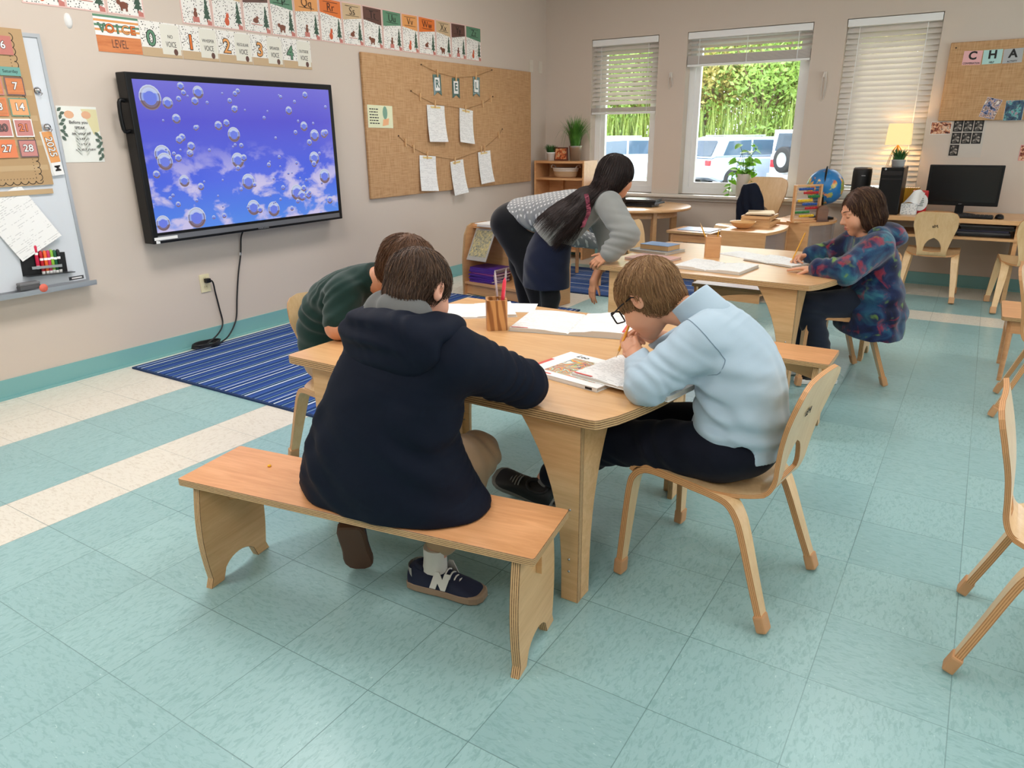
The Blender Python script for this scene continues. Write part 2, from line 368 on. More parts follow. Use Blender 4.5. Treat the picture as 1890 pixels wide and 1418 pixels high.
# ------------------------------------------------------------------ bent ply shells (chairs)
def shell(mb, rows, t, M=None, mi=0, me=1, curve=0., ncol=4):
    """rows: (y, z, xa, xb); thickness t; edges get plies"""
    n = len(rows); top = []; bot = []
    for i, (y, z, xa, xb) in enumerate(rows):
        a, b = rows[max(i-1, 0)], rows[min(i+1, n-1)]; ty, tz = b[0]-a[0], b[1]-a[1]; l = math.hypot(ty, tz) or 1
        ny, nz = tz/l, -ty/l                     # normal
        if len(rows[0]) > 4: ny, nz = ny, nz
        rt, rb = [], []
        for k in range(ncol+1):
            x = xa+(xb-xa)*k/ncol; off = -curve*(x*x)/.0225 if callable(curve) is False else curve(i, x)
            rt.append((x, y+ny*(t/2+off), z+nz*(t/2+off))); rb.append((x, y+ny*(-t/2+off), z+nz*(-t/2+off)))
        top.append(rt); bot.append(rb)
    v = [p for r in top for p in r]+[p for r in bot for p in r]; c = ncol+1; N = n*c; f = []; m = []; uv = []
    for i in range(n-1):
        for k in range(ncol):
            f.append((i*c+k, i*c+k+1, (i+1)*c+k+1, (i+1)*c+k)); m.append(mi); uv.append(None)
            f.append((N+i*c+k, N+(i+1)*c+k, N+(i+1)*c+k+1, N+i*c+k+1)); m.append(mi); uv.append(None)
        for k, s in ((0, 1), (ncol, -1)):
            q = (i*c+k, (i+1)*c+k, N+(i+1)*c+k, N+i*c+k); u = [(i, 0), (i+1, 0), (i+1, 1), (i, 1)]
            f.append(q if s > 0 else q[::-1]); uv.append(u if s > 0 else u[::-1]); m.append(me)
    for i, s in ((0, -1), (n-1, 1)):
        for k in range(ncol):
            q = (i*c+k, i*c+k+1, N+i*c+k+1, N+i*c+k); u = [(k, 0), (k+1, 0), (k+1, 1), (k, 1)]
            f.append(q if s > 0 else q[::-1]); uv.append(u if s > 0 else u[::-1]); m.append(me)
    mb.add(v, f, m, uv, smooth=False, M=M); return mb
def dense(prof, n=5): return [(p[1], p[2]) for p in bez([(0, a, b) for a, b in prof], n)]
CHM = [PALE, RUSTEDGE]; TIP = plain('rubber_foot_tip', (196, 148, 104), .6)
def make_chair(name, label, group):
    r = thing(name, label, 'chair', T(0, 0, 0), group)
    sp = dense([(.196, .352), (.185, .368), (.15, .374), (.06, .367), (-.05, .356), (-.13, .352), (-.165, .354)], 4)
    rows = [(y, z, -h, h) for (y, z), h in ((p, .187 if p[0] > -.04 else .187-.085*min(1, (-.04-p[0])/.125)**1.5) for p in sp)]
    part('seat', shell(MB(), rows, .013, curve=-.006, ncol=10), CHM, r)
    bp = dense([(-.10, .351), (-.140, .354), (-.168, .368), (-.184, .405), (-.190, .46), (-.199, .53), (-.217, .61), (-.244, .70)], 5)
    L = [0]
    for a, b in zip(bp, bp[1:]): L.append(L[-1]+math.hypot(b[0]-a[0], b[1]-a[1]))
    def hw(z, s): 
        w = .102+.048*min(1, max(0, (z-.40)/.19))**1.1
        e = L[-1]-s
        return w-(.05*(1-math.sqrt(max(0, 1-(1-e/.06)**2))) if e < .06 else 0)
    s0 = next(l for l, p in zip(L, bp) if p[1] > .39); s1 = s0+.10
    for sg in (-1, 1):
        rows = []
        for (y, z), s in zip(bp, L):
            hx = .062*math.sqrt(max(0, 1-((s-s0)/(s1-s0))**2)) if s0 <= s <= s1 else 0
            h = hw(z, s); rows.append((y, z, sg*hx if sg > 0 else -h, h if sg > 0 else -hx))
        mb = MB(); shell(mb, rows, .013, curve=lambda i, x: -.35*x*x*min(1, i/10), ncol=6)
        if sg < 0: both = mb
        else:
            o = len(both.v); nf = len(both.f)
            for k, f in enumerate(mb.f):
                if k in mb.uv: both.uv[len(both.f)] = mb.uv[k]
                both.f.append(tuple(o+i for i in f)); both.m.append(mb.m[k]); both.sm.append(False)
            both.v += mb.v
    bk = part('backrest', both, CHM, r)
    M = frame((0, -.276, .565), (-1, 0, 0), (0, -.3, .954), (0, -.954, -.3))
    text('Ma', .035, INK, bk, T(0, -.2125, .59) @ frame((0, 0, 0), (-1, 0, 0), (0, -.225, .974), (0, -.974, -.225)) @ T(0, 0, .009), .0, .0004, name='handwritten_initials', shear=.3)
    for sx in (-1, 1):
        fp = dense([(.02, .3645), (.11, .3725), (.16, .3695), (.192, .345), (.205, .30), (.213, .16), (.219, .018)], 5)
        rp = dense([(.02, .3635), (-.05, .3565), (-.095, .345), (-.125, .312), (-.148, .26), (-.19, .14), (-.234, .018)], 5)
        for p, nm in ((fp, 'leg'), (rp, 'leg')):
            rows = []
            for y, z in p:
                q = min(1, max(0, (.36-z)/.34)); c = sx*(.162+.034*q); h = .0265-.010*q; rows.append((y, z, c-h, c+h))
            lg = part(nm, shell(MB(), rows, .019, ncol=2), CHM, r)
            y, z = p[-1]; d = Vector((0, p[-1][0]-p[-4][0], p[-1][1]-p[-4][1])).normalized(); c = Vector((sx*.196, y, z))-d*.014
            m = frame(c, (1, 0, 0), tuple(d.cross(Vector((1, 0, 0)))), tuple(d))
            part('foot_tip', MB().box((0, 0, 0), (.041, .029, .05), M=m, bevel=.006), TIP, lg)
    return r
CH0 = make_chair('bentwood_chair', 'pale bentwood chair carrying the boy in light blue', 'bentwood school chairs')
R = math.radians
CH0.matrix_basis = T(3.66, -5.325, 0, R(82.4))
def chair(x, y, deg, label): return dup(CH0, T(x, y, 0, R(deg)), label)
chair(3.597, -3.115, 120.3, 'pale bentwood chair carrying the child in the galaxy coat')
chair(2.175, -5.335, -110, 'pale bentwood chair carrying the boy in dark green')
chair(3.912, -.567, 0, 'empty bentwood chair facing the black computer monitor')
chair(4.556, -.765, 5.5, 'bentwood chair cut by the frame edge beside the computer desk')
chair(4.547, -5.27, -92.5, 'bentwood chair close to the camera with only two splayed legs in view')
chair(4.63, -3.2, -93, 'bentwood chair by the low stool, only leg ends showing')
chair(2.32, -2.40, -95, 'bentwood chair half hidden behind the elbow of the girl in grey')
chair(2.30, -.50, 195, 'bentwood chair with a dark jacket over its back under the wide window')

# ------------------------------------------------------------------ tables, benches
def curve_leg(w0, w1, h, pw=2.2, n=10):
    """outline with a vertical outer side at x=0, inner side flaring upward to w0"""
    return [(0, 0), (-w1, 0)]+[(-(w1+(w0-w1)*(i/n)**pw), h*(.06+.94*(i/n))) for i in range(1, n+1)]+[(0, h)]
def make_table(M, label):
    r = thing('activity_table', label, 'table', M, 'maple activity tables')
    Wd, D, B = 1.165, 1.05, .10
    side = [(Wd+B*(1-((i-8)/8)**2)*1.0, D*i/16) for i in range(17)]
    side[0] = (Wd-.004, .012); side[-1] = (Wd-.004, D-.012)
    pts = [(.02, 0), (Wd-.03, 0), (Wd-.013, .003)]+side+[(Wd-.013, D-.003), (Wd-.03, D), (.02, D), (.006, D-.006), (0, D-.02), (0, .02), (.006, .006)]
    part('tabletop', MB().plate(pts, .027), [MAPLE, EDGE], r, T(0, 0, .573)) if False else None
    b = MB().plate(pts, .027, 0, 1); part('tabletop', b, [MAPLE, EDGE], r, T(0, 0, .573))
    for (x, y, sx, sy) in ((1.095, .04, 1, 1), (.075, .04, -1, 1), (1.105, .86, 1, -1), (.085, .86, -1, -1)):
        l = MB(); o = curve_leg(.20, .055, .573, 2.7)
        l.plate([(sx*p[0], p[1]) for p in o], .019, 0, 1, M=frame((x, y if sy > 0 else y-.019+.019, 0), (1, 0, 0), (0, 0, 1), (0, -1, 0)) @ T(0, 0, -.019 if sy > 0 else 0))
        l.plate([(p[0], p[1]) for p in o], .019, 0, 1, M=frame((x-sx*.0195, y+sy*.0195, 0), (0, -sy, 0), (0, 0, 1), (-sy, 0, 0)) @ T(0, 0, 0 if (sx*sy < 0) else -.019))
        lg = part('leg', l, [BIRCH, EDGE], r)
        c = MB()
        for zz in (.14, .10, .30): c.lathe([(0, .0015), (.004, .001), (.004, -.002)], 8, M=frame((x-sx*.03, y-.0005 if sy > 0 else y-.02, zz), (1, 0, 0), (0, 0, 1), (0, -1, 0)))
        part('screw', c, CHROME, lg)
    return r
make_table(T(2.28, -5.74, 0, R(0)), 'maple table where the boys in navy and light blue write')
make_table(T(2.40, -3.64, 0, R(-2)), 'maple table where the child in the galaxy coat writes')
def make_bench(M, label):
    r = thing('plywood_bench', label, 'bench', M, 'plywood benches')
    part('seat_board', MB().plate(rrect(-.558, -.128, .558, .128, .008, 2), .021, 0, 1), [BENCHTOP, EDGE], r, T(0, 0, .339))
    n = 12
    for sx in (-1, 1):
        bow = [(-.112-.018*math.sin(math.pi*min(1, max(0, (i/n)*1.0))), .339*(1-i/n)) for i in range(n+1)]
        left = bow; left[-1] = (-.128, 0)
        arch = [(-.075+.15*i/10, .062*math.sqrt(max(0, 1-((i-5)/5)**2))**1.0) for i in range(11)]
        pts = left+arch+[(-p[0], p[1]) for p in left[::-1]]
        lg = part('leg', MB().plate(pts, .024, 0, 1), [BIRCH, EDGE], r, frame((sx*.505-.012, 0, 0), (0, 1, 0), (0, 0, 1), (1, 0, 0)))
        part('tenon', MB().box((sx*(.517+.008), 0, .278), (.016, .02, .075), bevel=.002), MAPLE, r)
    st = [(-.493, .339), (-.493, .245)]+[(-.493+.986*i/14, .245+.068*(1-((i-7)/7)**2)) for i in range(1, 14)]+[(.493, .245), (.493, .339)]
    part('stretcher', MB().plate(st, .02, 0, 1), [BIRCH, EDGE], r, frame((0, .01, 0), (1, 0, 0), (0, 0, 1), (0, -1, 0)))
    return r
BN0 = make_bench(T(2.863, -6.01, 0, R(9.2)), 'plywood bench under the boy in the navy jacket')
dup(BN0, T(3.19, -4.0, 0, 0), 'plywood bench between the two maple tables')
dup(BN0, T(3.22, -2.60, 0, R(-2)), 'plywood bench pushed in along the window side of the far maple table')

# ------------------------------------------------------------------ rugs
def rug_mat(axis):
    m = Mat('striped_rug'); t = m.node('TexCoord').outputs['Object']; sp = m.node('SeparateXYZ'); m.put(sp.inputs[0], t)
    f = m.math('FRACT', m.math('DIVIDE', m.math('ADD', sp.outputs[axis], 10.), .385))
    A, Bc, C, Dk, Lb = lin(46, 74, 136), lin(62, 92, 160), lin(208, 222, 236), lin(28, 56, 96), lin(150, 182, 190)
    st = [(0, Dk), (.03, C), (.055, A), (.12, Bc), (.16, Dk), (.19, Lb), (.205, A), (.30, Bc), (.345, A), (.38, Lb), (.395, Dk), (.44, C), (.475, A), (.52, Bc), (.60, Dk), (.63, A), (.66, Lb), (.675, A), (.74, Bc), (.79, Dk), (.82, Lb), (.835, A), (.88, Bc), (.93, C), (.95, A)]
    c = m.ramp(f, st, 'CONSTANT'); nz = m.noise(m.obj((1, 1, 1)), 260, 2)
    m.set(Base_Color=m.mix(m.math('MULTIPLY', nz, .35), c, lin(24, 46, 96)), Roughness=.95, Specular_IOR_Level=.1); m.bump(nz, .4, .003); return m.m
BIND = plain('rug_binding', (22, 50, 92), .9)
def rug(x0, y0, x1, y1, axis, label):
    r = thing('striped_rug', label, 'rug', T((x0+x1)/2, (y0+y1)/2, 0)); w, d = x1-x0, y1-y0
    part('pile', MB().box((0, 0, .005), (w-.03, d-.03, .010)), rug_mat(axis), r)
    b = MB()
    for s in (-1, 1): b.box((s*(w/2-.008), 0, .005), (.016, d, .010)); b.box((0, s*(d/2-.008), .005), (w-.032, .016, .010))
    part('binding', b, BIND, r)
rug(.075, -5.062, 1.70, -2.42, 0, 'blue striped rug along the wall under the television')
rug(.70, -1.87, 2.35, -.75, 1, 'smaller blue striped rug by the windows beyond the far table')

# ------------------------------------------------------------------ shelves and side furniture
def wood_shelf(M, label):
    r = thing('low_bookshelf', label, 'bookshelf', M); Wd, D, H = .92, .30, .59
    sd = [(0, 0), (D, 0), (D, .30), (D-.03, .50), (D-.07, H-.02), (D-.12, H), (.0, H)]
    for x in (0, Wd-.02): part('side_panel', MB().plate([(p[0], p[1]) for p in sd], .02, 0, 1), [MAPLE2, EDGE], r, frame((x, 0, 0), (0, -1, 0), (0, 0, 1), (-1, 0, 0)) @ T(0, 0, -.02))
    part('top_board', MB().box((Wd/2, -.09, H-.03), (Wd-.04, .17, .02)), MAPLE2, r)
    part('shelf_board', MB().box((Wd/2, -.15, .105), (Wd-.04, .285, .02)), MAPLE2, r)
    part('back_panel', MB().box((Wd/2, -.012, .30), (Wd-.04, .012, .56)), BIRCH, r)
    part('toe_kick', MB().box((Wd/2, -.26, .05), (Wd-.04, .015, .088)), MAPLE2, r)
    return r
SHM = T(.60, -2.08, 0, R(-9)); wood_shelf(SHM, 'low wooden bookshelf against the wall under the burlap board')
PUR = [plain('purple_cover', (86, 46, 156), .4), plain('violet_cover', (106, 60, 170), .4), plain('magenta_cover', (150, 70, 150), .4)]
random.seed(3); z = .115
for i in range(9):
    h = random.choice((.012, .013, .015)); dx, dy = random.uniform(-.012, .012), random.uniform(-.01, .01)
    b = MB().box((0, 0, h/2), (.27, .205, h-.003), 1).box((0, 0, h-.001), (.274, .21, .002)).box((0, 0, .001), (.274, .21, .002)).box((0, -.104, h/2), (.274, .002, h))
    n = ['lowest', 'second', 'third', 'fourth', 'fifth', 'sixth', 'seventh', 'eighth', 'topmost'][i]
    single('purple_workbook', b, [PUR[i % 3 if i in (5, 7) else 0], PAPER], '%s purple workbook in the pile on the low bookshelf' % n, 'book', SHM @ T(.185+dx, -.155+dy, z+.0005, R(random.uniform(-4, 4))), 'purple workbooks piled on the low bookshelf'); z += h+.0006
COVER = Mat('botanical_cover'); _v = COVER.noise(COVER.obj((1, 1, 1)), 38, 4, .6, 1.5); COVER.set(Base_Color=COVER.ramp(_v, [(.35, lin(96, 108, 92)), (.5, lin(168, 164, 140)), (.62, lin(206, 190, 120)), (.75, lin(216, 212, 200))]), Roughness=.4); COVER = COVER.m
b = MB().plate(rrect(-.11, -.14, .11, .14, .004, 2), .008, 1, 1).rect(-.095, -.105, .095, .125, .0086, 0)
single('picture_book', b, [COVER, plain('grey_cover', (170, 168, 162), .5)], 'grey picture book leaning face out on the low bookshelf', 'book', SHM @ T(.17, -.235, .425, 0, R(62)))
random.seed(5)
for i in range(4):
    b = MB().box((0, 0, .003), (.30, .215, .006))
    single('paper_folder', b, plain('folder_%d' % (i % 2), [(226, 214, 204), (236, 236, 232)][i % 2], .6), '%s paper folder lying on top of the low bookshelf' % ['lowest', 'second', 'third', 'topmost'][i], 'folder', SHM @ T(.24+random.uniform(-.02, .02), -.10, .5705+i*.0063, R(random.uniform(-6, 6))), 'paper folders on the low bookshelf')
def corner_shelf(M):
    r = thing('corner_shelf', 'tall wooden corner shelf holding potted plants and a basket', 'shelf', M)
    q = [(0, 0)]+arc(0, 0, .60, 0, 90, 12, .33)
    def front(n=14): return [(.02+.56*i/n, -(.30+.035*math.sin(math.pi*i/n))) for i in range(n+1)]
    pl = [(.02, -.005), (.58, -.005)]+front()[::-1]
    for z in (.995, .825, .45, .08): part('shelf_board', MB().plate(pl, .022, 0, 0), MAPLE2, r, T(0, 0, z))
    for x in (0, .58): part('side_panel', MB().box((x+.01, -.155, .51), (.02, .31, 1.02), bevel=.003), MAPLE2, r)
    part('back_panel', MB().box((.3, -.01, .52), (.555, .012, .98)), MAPLE2, r); part('back_post', MB().box((.2, -.03, .45), (.03, .03, .74)), MAPLE2, r)
corner_shelf(T(.045, -.012, 0))
def lathe_thing(nm, prof, mats, label, cat, M, n=28): return single(nm, MB().lathe(prof, n), mats, label, cat, M)
def potted(name, label, cat, M, prof, potm, leaf, group=None):
    r = thing(name, label, cat, M, group); part('pot', MB().lathe(prof, 28), potm, r); part('soil', MB().disc(0, 0, leaf['sr'], leaf['sz'], 0, 20), plain('soil', (58, 44, 34), .9), r)
    leaf['f'](r); return r
def leafmat(n, a, b, tr=.25):
    m = Mat(n); v = m.noise(m.obj((1, 1, 1)), 14, 2); m.set(Base_Color=m.ramp(v, [(.3, lin(*a)), (.7, lin(*b))]), Roughness=.4)
    t = m.node('BsdfTranslucent', i_Color=(*lin(*b), 1)); x = m.node('MixShader', i_0=tr); m.put(x.inputs[1], m.bsdf.outputs[0]); m.put(x.inputs[2], t.outputs[0]); m.put(m.out.inputs[0], x.outputs[0]); return m.m
GRN = leafmat('grass_blade', (40, 96, 34), (96, 156, 62)); GRN2 = leafmat('small_leaf', (34, 86, 44), (92, 146, 84)); POTH = leafmat('pothos_leaf', (64, 140, 26), (150, 205, 70), .45)
def blade(b, p0, p1, p2, w, mi=0):
    P = bez([p0, p1, p2], 5); vs = []; side = Vector((p2[1]-p0[1], p0[0]-p2[0], 0)); side = side.normalized() if side.length > 1e-4 else Vector((1, 0, 0))
    n = len(P)
    for i, p in enumerate(P):
        k = w*(1-(i/(n-1))**2)*.5+.0004; p = Vector(p); vs += [tuple(p-side*k+Vector((0, 0, -.0))), tuple(p+Vector((0, 0, .25*k))), tuple(p+side*k)]
    b.add(vs, [(3*i+j, 3*i+j+1, 3*i+j+4, 3*i+j+3) for i in range(n-1) for j in (0, 1)], mi, smooth=True)
def grass(n, r0, h, spread, w, seed, z0, dry=0):
    def f(r):
        random.seed(seed); b = MB()
        for i in range(n):
            a = random.uniform(0, 6.283); rr = r0*math.sqrt(random.random()); s = spread*random.uniform(.15, 1)**1.0; hh = h*random.uniform(.6, 1)*(1-.25*s/spread)
            p0 = (rr*math.cos(a), rr*math.sin(a), z0); p2 = ((rr+s)*math.cos(a), (rr+s)*math.sin(a), z0+hh); p1 = ((rr+s*.28)*math.cos(a), (rr+s*.28)*math.sin(a), z0+hh*.6)
            blade(b, p0, p1, p2, w)
        for i in range(dry):
            a = random.uniform(0, 6.283) if i else -.4; s = random.uniform(.2, .27); blade(b, (0, 0, z0), (s*.6*math.cos(a), s*.6*math.sin(a), z0+.18), (s*math.cos(a), s*math.sin(a), z0+random.uniform(-.05, .1)), .004)
        part('foliage', b, GRN if h > .2 else GRN2, r)
    return f
potted('potted_grass', 'tall grassy plant in a silver pot on the corner shelf', 'potted plant', T(.46, -.17, 1.0175), [(0, 0), (.052, 0), (.068, .148), (.073, .15), (.070, .146), (.0655, .13)], ALU, dict(sr=.066, sz=.13, f=grass(230, .05, .36, .17, .007, 1, .13, 6)))
potted('potted_succulent', 'small leafy plant in a white cup on the corner shelf', 'potted plant', T(.19, -.21, 1.0175), [(0, 0), (.036, 0), (.049, .085), (.052, .086), (.047, .075)], WHITE, dict(sr=.047, sz=.075, f=grass(150, .04, .11, .07, .008, 2, .072)))
FRAMEPIC = Mat('autumn_picture'); _v = FRAMEPIC.noise(FRAMEPIC.obj((1, 1, 1)), 30, 3, .6, .6); FRAMEPIC.set(Base_Color=FRAMEPIC.ramp(_v, [(.35, lin(70, 34, 24)), (.5, lin(196, 92, 40)), (.62, lin(216, 180, 130)), (.72, lin(110, 40, 30))]), Roughness=.4); FRAMEPIC = FRAMEPIC.m
r = thing('framed_picture', 'small orange picture frame between the two plants on the corner shelf', 'picture frame', T(.305, -.20, 1.018, R(8)))
part('frame', MB().box((0, .006, .068), (.155, .012, .135), bevel=.003), plain('red_brown_frame', (92, 40, 26), .4), r); part('picture', MB().box((0, -.001, .068), (.125, .003, .108)), FRAMEPIC, r); part('easel_back', MB().box((0, .028, .05), (.03, .004, .1), M=Matrix.Rotation(R(-18), 4, 'X')), DARK, r)
ROPE = Mat('rope_basket'); _w = ROPE.node('TexWave', wave_type='BANDS', bands_direction='Z', i_Scale=26); ROPE.put(_w.inputs[0], ROPE.obj()); _s = ROPE.node('SeparateXYZ'); ROPE.put(_s.inputs[0], ROPE.obj()); ROPE.set(Base_Color=ROPE.mix(ROPE.math('GREATER_THAN', _s.outputs[2], .062), lin(206, 176, 140), lin(236, 230, 222)), Roughness=.9); ROPE.bump(_w.outputs[1], .6, .004); ROPE = ROPE.m
r = thing('rope_basket', 'cream and tan rope basket on the corner shelf', 'basket', T(.36, -.19, .8475)); part('body', MB().lathe([(0, 0), (.115, 0), (.13, .02), (.15, .095), (.158, .1), (.15, .1), (.125, .02), (0, .012)], 32, ell=.62), ROPE, r)
for s in (-1, 1): part('handle', MB().tube([(s*(.145+.012*math.sin(t)), .05*math.cos(t), .098+.028*math.sin(t)) for t in [math.pi*i/8 for i in range(9)]], .006, 8), ROPE, r)

def round_table(M):
    r = thing('round_table', 'round wooden table with closed laptops under the wide window', 'table', M)
    part('tabletop', MB().lathe([(0, .62), (.48, .62), (.487, .616), (.487, .597), (.48, .593), (0, .593)], 48), BROWN, r)
    for k in range(4):
        a = R(45+90*k); part('leg', MB().plate(rrect(-.03, -.02, .03, .02, .006), .593), BROWN, r, T(.36*math.cos(a), .36*math.sin(a), 0, a))
    part('apron', MB().lathe([(.36, .53), (.36, .593), (.342, .593), (.342, .53), (.36, .53)], 36), BROWN, r)
round_table(T(1.40, -.62, .0105))
LAP = plain('laptop_black', (20, 20, 22), .28)
for i, (dx, dy, a) in enumerate(((-.03, .0, 4), (.015, .01, -3), (.0, -.005, 7))):
    r = thing('laptop', 'closed black laptop, %s of the stack on the round table' % ('lowest', 'middle', 'topmost')[i], 'laptop', T(1.44+dx, -.66+dy, .631+i*.0235, R(a)), 'closed laptops on the round table')
    part('base', MB().box((0, 0, .006), (.33, .23, .012), bevel=.004), LAP, r); part('lid', MB().box((0, 0, .0175), (.332, .232, .009), bevel=.004), LAP, r)
def small_table(name, M, w, d, h, label, lw=.04, m=None, splay=0.):
    r = thing(name, label, 'table', M); m = m or MAPLE2; part('tabletop', MB().plate(rrect(-w/2, -d/2, w/2, d/2, .02), .02, 0, 1), [m, EDGE], r, T(0, 0, h-.02))
    b = MB()
    for s in (-1, 1): b.box((0, s*(d/2-.04), h-.055), (w-.1, .018, .07)); b.box((s*(w/2-.04), 0, h-.055), (.018, d-.1, .07))
    part('apron', b, m, r)
    for sx in (-1, 1):
        for sy in (-1, 1): part('leg', MB().tube([(sx*(w/2-.05), sy*(d/2-.05), h-.02), (sx*(w/2-.05+splay), sy*(d/2-.05+splay), 0)], [lw*.6, lw*.42], 8), m, r)
small_table('side_table', T(1.19, -1.28, .0105), .56, .56, .50, 'small wooden table behind the girl, near the round table')
small_table('side_table', T(2.10, -.98, .0105, R(-4)), .42, .38, .47, 'low wooden table with a blue folder under the wide window')
single('folder', MB().box((0, 0, .003), (.31, .24, .006), bevel=.002), plain('blue_folder', (150, 178, 214), .35), 'light blue folder on the low table under the window', 'folder', T(2.12, -.97, .481, R(-6)))
small_table('low_stool', T(4.60, -2.56, 0), .46, .46, .36, 'low wooden stool table cut by the frame edge', .028, BENCHTOP, .0)

def desk(M):
    r = thing('computer_desk', 'long wooden computer desk along the window wall', 'desk', M); Wd = 2.0
    part('desktop', MB().box((Wd/2, -.305, .622), (Wd, .60, .034), bevel=.004), BROWN, r); part('lower_shelf', MB().box((Wd/2, -.30, .485), (Wd-.06, .50, .02)), BROWN, r)
    for x in (.03, 1.15, Wd-.03): part('leg_panel', MB().box((x, -.29, .302), (.03, .5, .604)), BROWN, r)
desk(T(3.30, -.02, 0))
r = thing('monitor', 'black computer monitor on the desk', 'monitor', T(4.035, -.30, .6395))
part('bezel', MB().box((0, 0, .228), (.515, .03, .315), bevel=.006), BLACK, r); part('screen', MB().box((0, -.0155, .236), (.475, .002, .27)), plain('dark_screen', (10, 11, 14), .2), r)
part('stand_neck', MB().box((0, .01, .045), (.06, .03, .09)), BLACK, r); part('stand_base', MB().lathe([(0, 0), (.115, 0), (.115, .008), (.05, .016), (0, .016)], 28, ell=.75), BLACK, r)
text('acer', .014, plain('logo_grey', (150, 150, 155), .4), r, T(0, -.0168, .086, 0, R(90)), name='brand_lettering')
r = thing('keyboard', 'black computer keyboard on the desk', 'keyboard', T(4.06, -.515, .6395, R(-2))); part('case', MB().box((0, 0, .009), (.43, .14, .018), bevel=.005), BLACK, r)
b = MB()
for i in range(15):
    for j in range(5): b.box((-.196+i*.028, -.05+j*.025, .0195), (.023, .02, .005))
part('keys', b, plain('key_grey', (44, 45, 48), .5), r)
b = MB().lathe([(0, .034), (.014, .033), (.026, .024), (.031, .01), (.031, 0), (0, 0)], 20, ell=1.7); r = thing('computer_mouse', 'black computer mouse beside the keyboard', 'mouse', T(4.315, -.50, .6395)); part('body', b, BLACK, r); part('scroll_wheel', MB().box((0, .03, .03), (.005, .015, .01)), ALU, r)
random.seed(8)
for i in range(5): single('closed_notebook', MB().box((0, 0, .009), (.36, .26, .017), bevel=.003), [LAP, plain('grey_laptop', (84, 86, 92), .35), plain('navy_binder', (40, 42, 70), .4)][i % 3], '%s dark device in the stack on the shelf under the monitor desk' % ('lowest', 'second', 'third', 'fourth', 'topmost')[i], 'laptop', T(4.24+random.uniform(-.02, .02), -.38, .4955+i*.0178, R(random.uniform(-5, 5))), 'dark devices on the desk shelf')
single('tablet', MB().box((0, 0, .012), (.34, .25, .024), bevel=.004), LAP, 'black device lying alone on the desk shelf behind the chair', 'laptop', T(3.93, -.36, .4955))
r = thing('computer_tower', 'black computer tower standing on the desk below the plant', 'computer', T(3.532, -.375, .6395)); part('case', MB().box((0, .0, .185), (.165, .36, .37), bevel=.006), BLACK, r)
b = MB().box((0, -.181, .325), (.145, .004, .035)).box((0, -.181, .28), (.145, .004, .012)); part('drive_bay', b, plain('gloss_black', (30, 30, 33), .2), r); part('power_button', MB().lathe([(0, .002), (.008, .002), (.008, 0)], 12, M=T(-.05, -.1835, .355, 0, R(90))), ALU, r)
b = MB().lathe([(0, 0), (.072, 0), (.076, .01), (.076, .32), (.072, .345), (.06, .352), (.05, .346), (0, .346)], 36)
r = thing('speaker', 'black cylindrical speaker between globe and computer tower', 'speaker', T(3.395-.12, -.25, .6395)); part('body', b, plain('speaker_mesh', (22, 22, 25), .55), r); part('top_ring', MB().lathe([(.058, .353), (.073, .347), (.074, .335), (.066, .355), (.058, .353)], 36), plain('ring_grey', (86, 80, 76), .4), r); part('brand_mark', MB().rect(-.016, -.003, .016, .003, 0, 0, T(.02, -.0768, .29, 0, R(90))), plain('logo_grey', (150, 150, 155), .4), r)
LAMPSH = Mat('lamp_shade'); LAMPSH.set(Base_Color=lin(240, 214, 160), Roughness=.8, Emission_Color=lin(255, 214, 146), Emission_Strength=.72); LAMPSH = LAMPSH.m
r = thing('table_lamp', 'glowing table lamp with a square cream shade before the lowered blind', 'lamp', T(3.50, -.10, .6395))
part('base', MB().lathe([(0, 0), (.06, 0), (.06, .012), (.012, .02), (.008, .06), (0, .06)], 24), plain('brass', (150, 112, 60), .3, .8), r)
b = MB()
for k in range(10):
    a = 6.283*k/10; b.tube(bez([(.05*math.cos(a), .05*math.sin(a), .015), (.075*math.cos(a), .075*math.sin(a), .28), (.045*math.cos(a), .045*math.sin(a), .46), (.006*math.cos(a), .006*math.sin(a), .53)], 5), .0018, 5)
part('wire_cage', b, plain('brass', (150, 112, 60), .3, .8), r); part('stem', MB().tube([(0, 0, .05), (0, 0, .62)], .006, 8), plain('brass', (150, 112, 60), .3, .8), r)
part('bulb', MB().lathe([(0, .56), (.012, .565), (.028, .61), (.02, .64), (0, .65)], 16), glow('bulb', (255, 215, 140), 30), r)
sh = MB()
for s in (1, -1):
    pass
w0, w1, h0, h1 = .092, .083, .535, .705
v = [(-w0, -w0, h0), (w0, -w0, h0), (w0, w0, h0), (-w0, w0, h0), (-w1, -w1, h1), (w1, -w1, h1), (w1, w1, h1), (-w1, w1, h1)]
part('lamp_shade', MB().add(v, [(0, 1, 5, 4), (1, 2, 6, 5), (2, 3, 7, 6), (3, 0, 4, 7)]), LAMPSH, r)
l = lamp('lamp_bulb_light', 'POINT', 7, (1, .62, .28), location=(3.50, -.10, 1.27)); l.data.shadow_soft_size = .03
potted('desk_plant', 'little green plant in a white box on the computer tower', 'potted plant', T(3.552, -.42, 1.0105), [(0, 0), (.045, 0), (.052, .055), (.054, .055), (.049, .05)], WHITE, dict(sr=.049, sz=.05, f=grass(130, .04, .11, .06, .008, 6, .045)))
YB = plain('yellow_spine', (214, 160, 30), .5)
for i in range(6): single('yellow_book', MB().box((0, 0, .095), (.015, .15, .19), 1).box((0, -.076, .095), (.0165, .004, .192), 0).box((-.0075, 0, .095), (.0015, .15, .192), 0).box((.0075, 0, .095), (.0015, .15, .192), 0), [YB, PAPER], '%s slim yellow book standing between computer tower and red tin' % ('first', 'second', 'third', 'fourth', 'fifth', 'sixth')[i], 'book', T(3.622+i*.0175, -.12, .6395), 'yellow books on the desk')
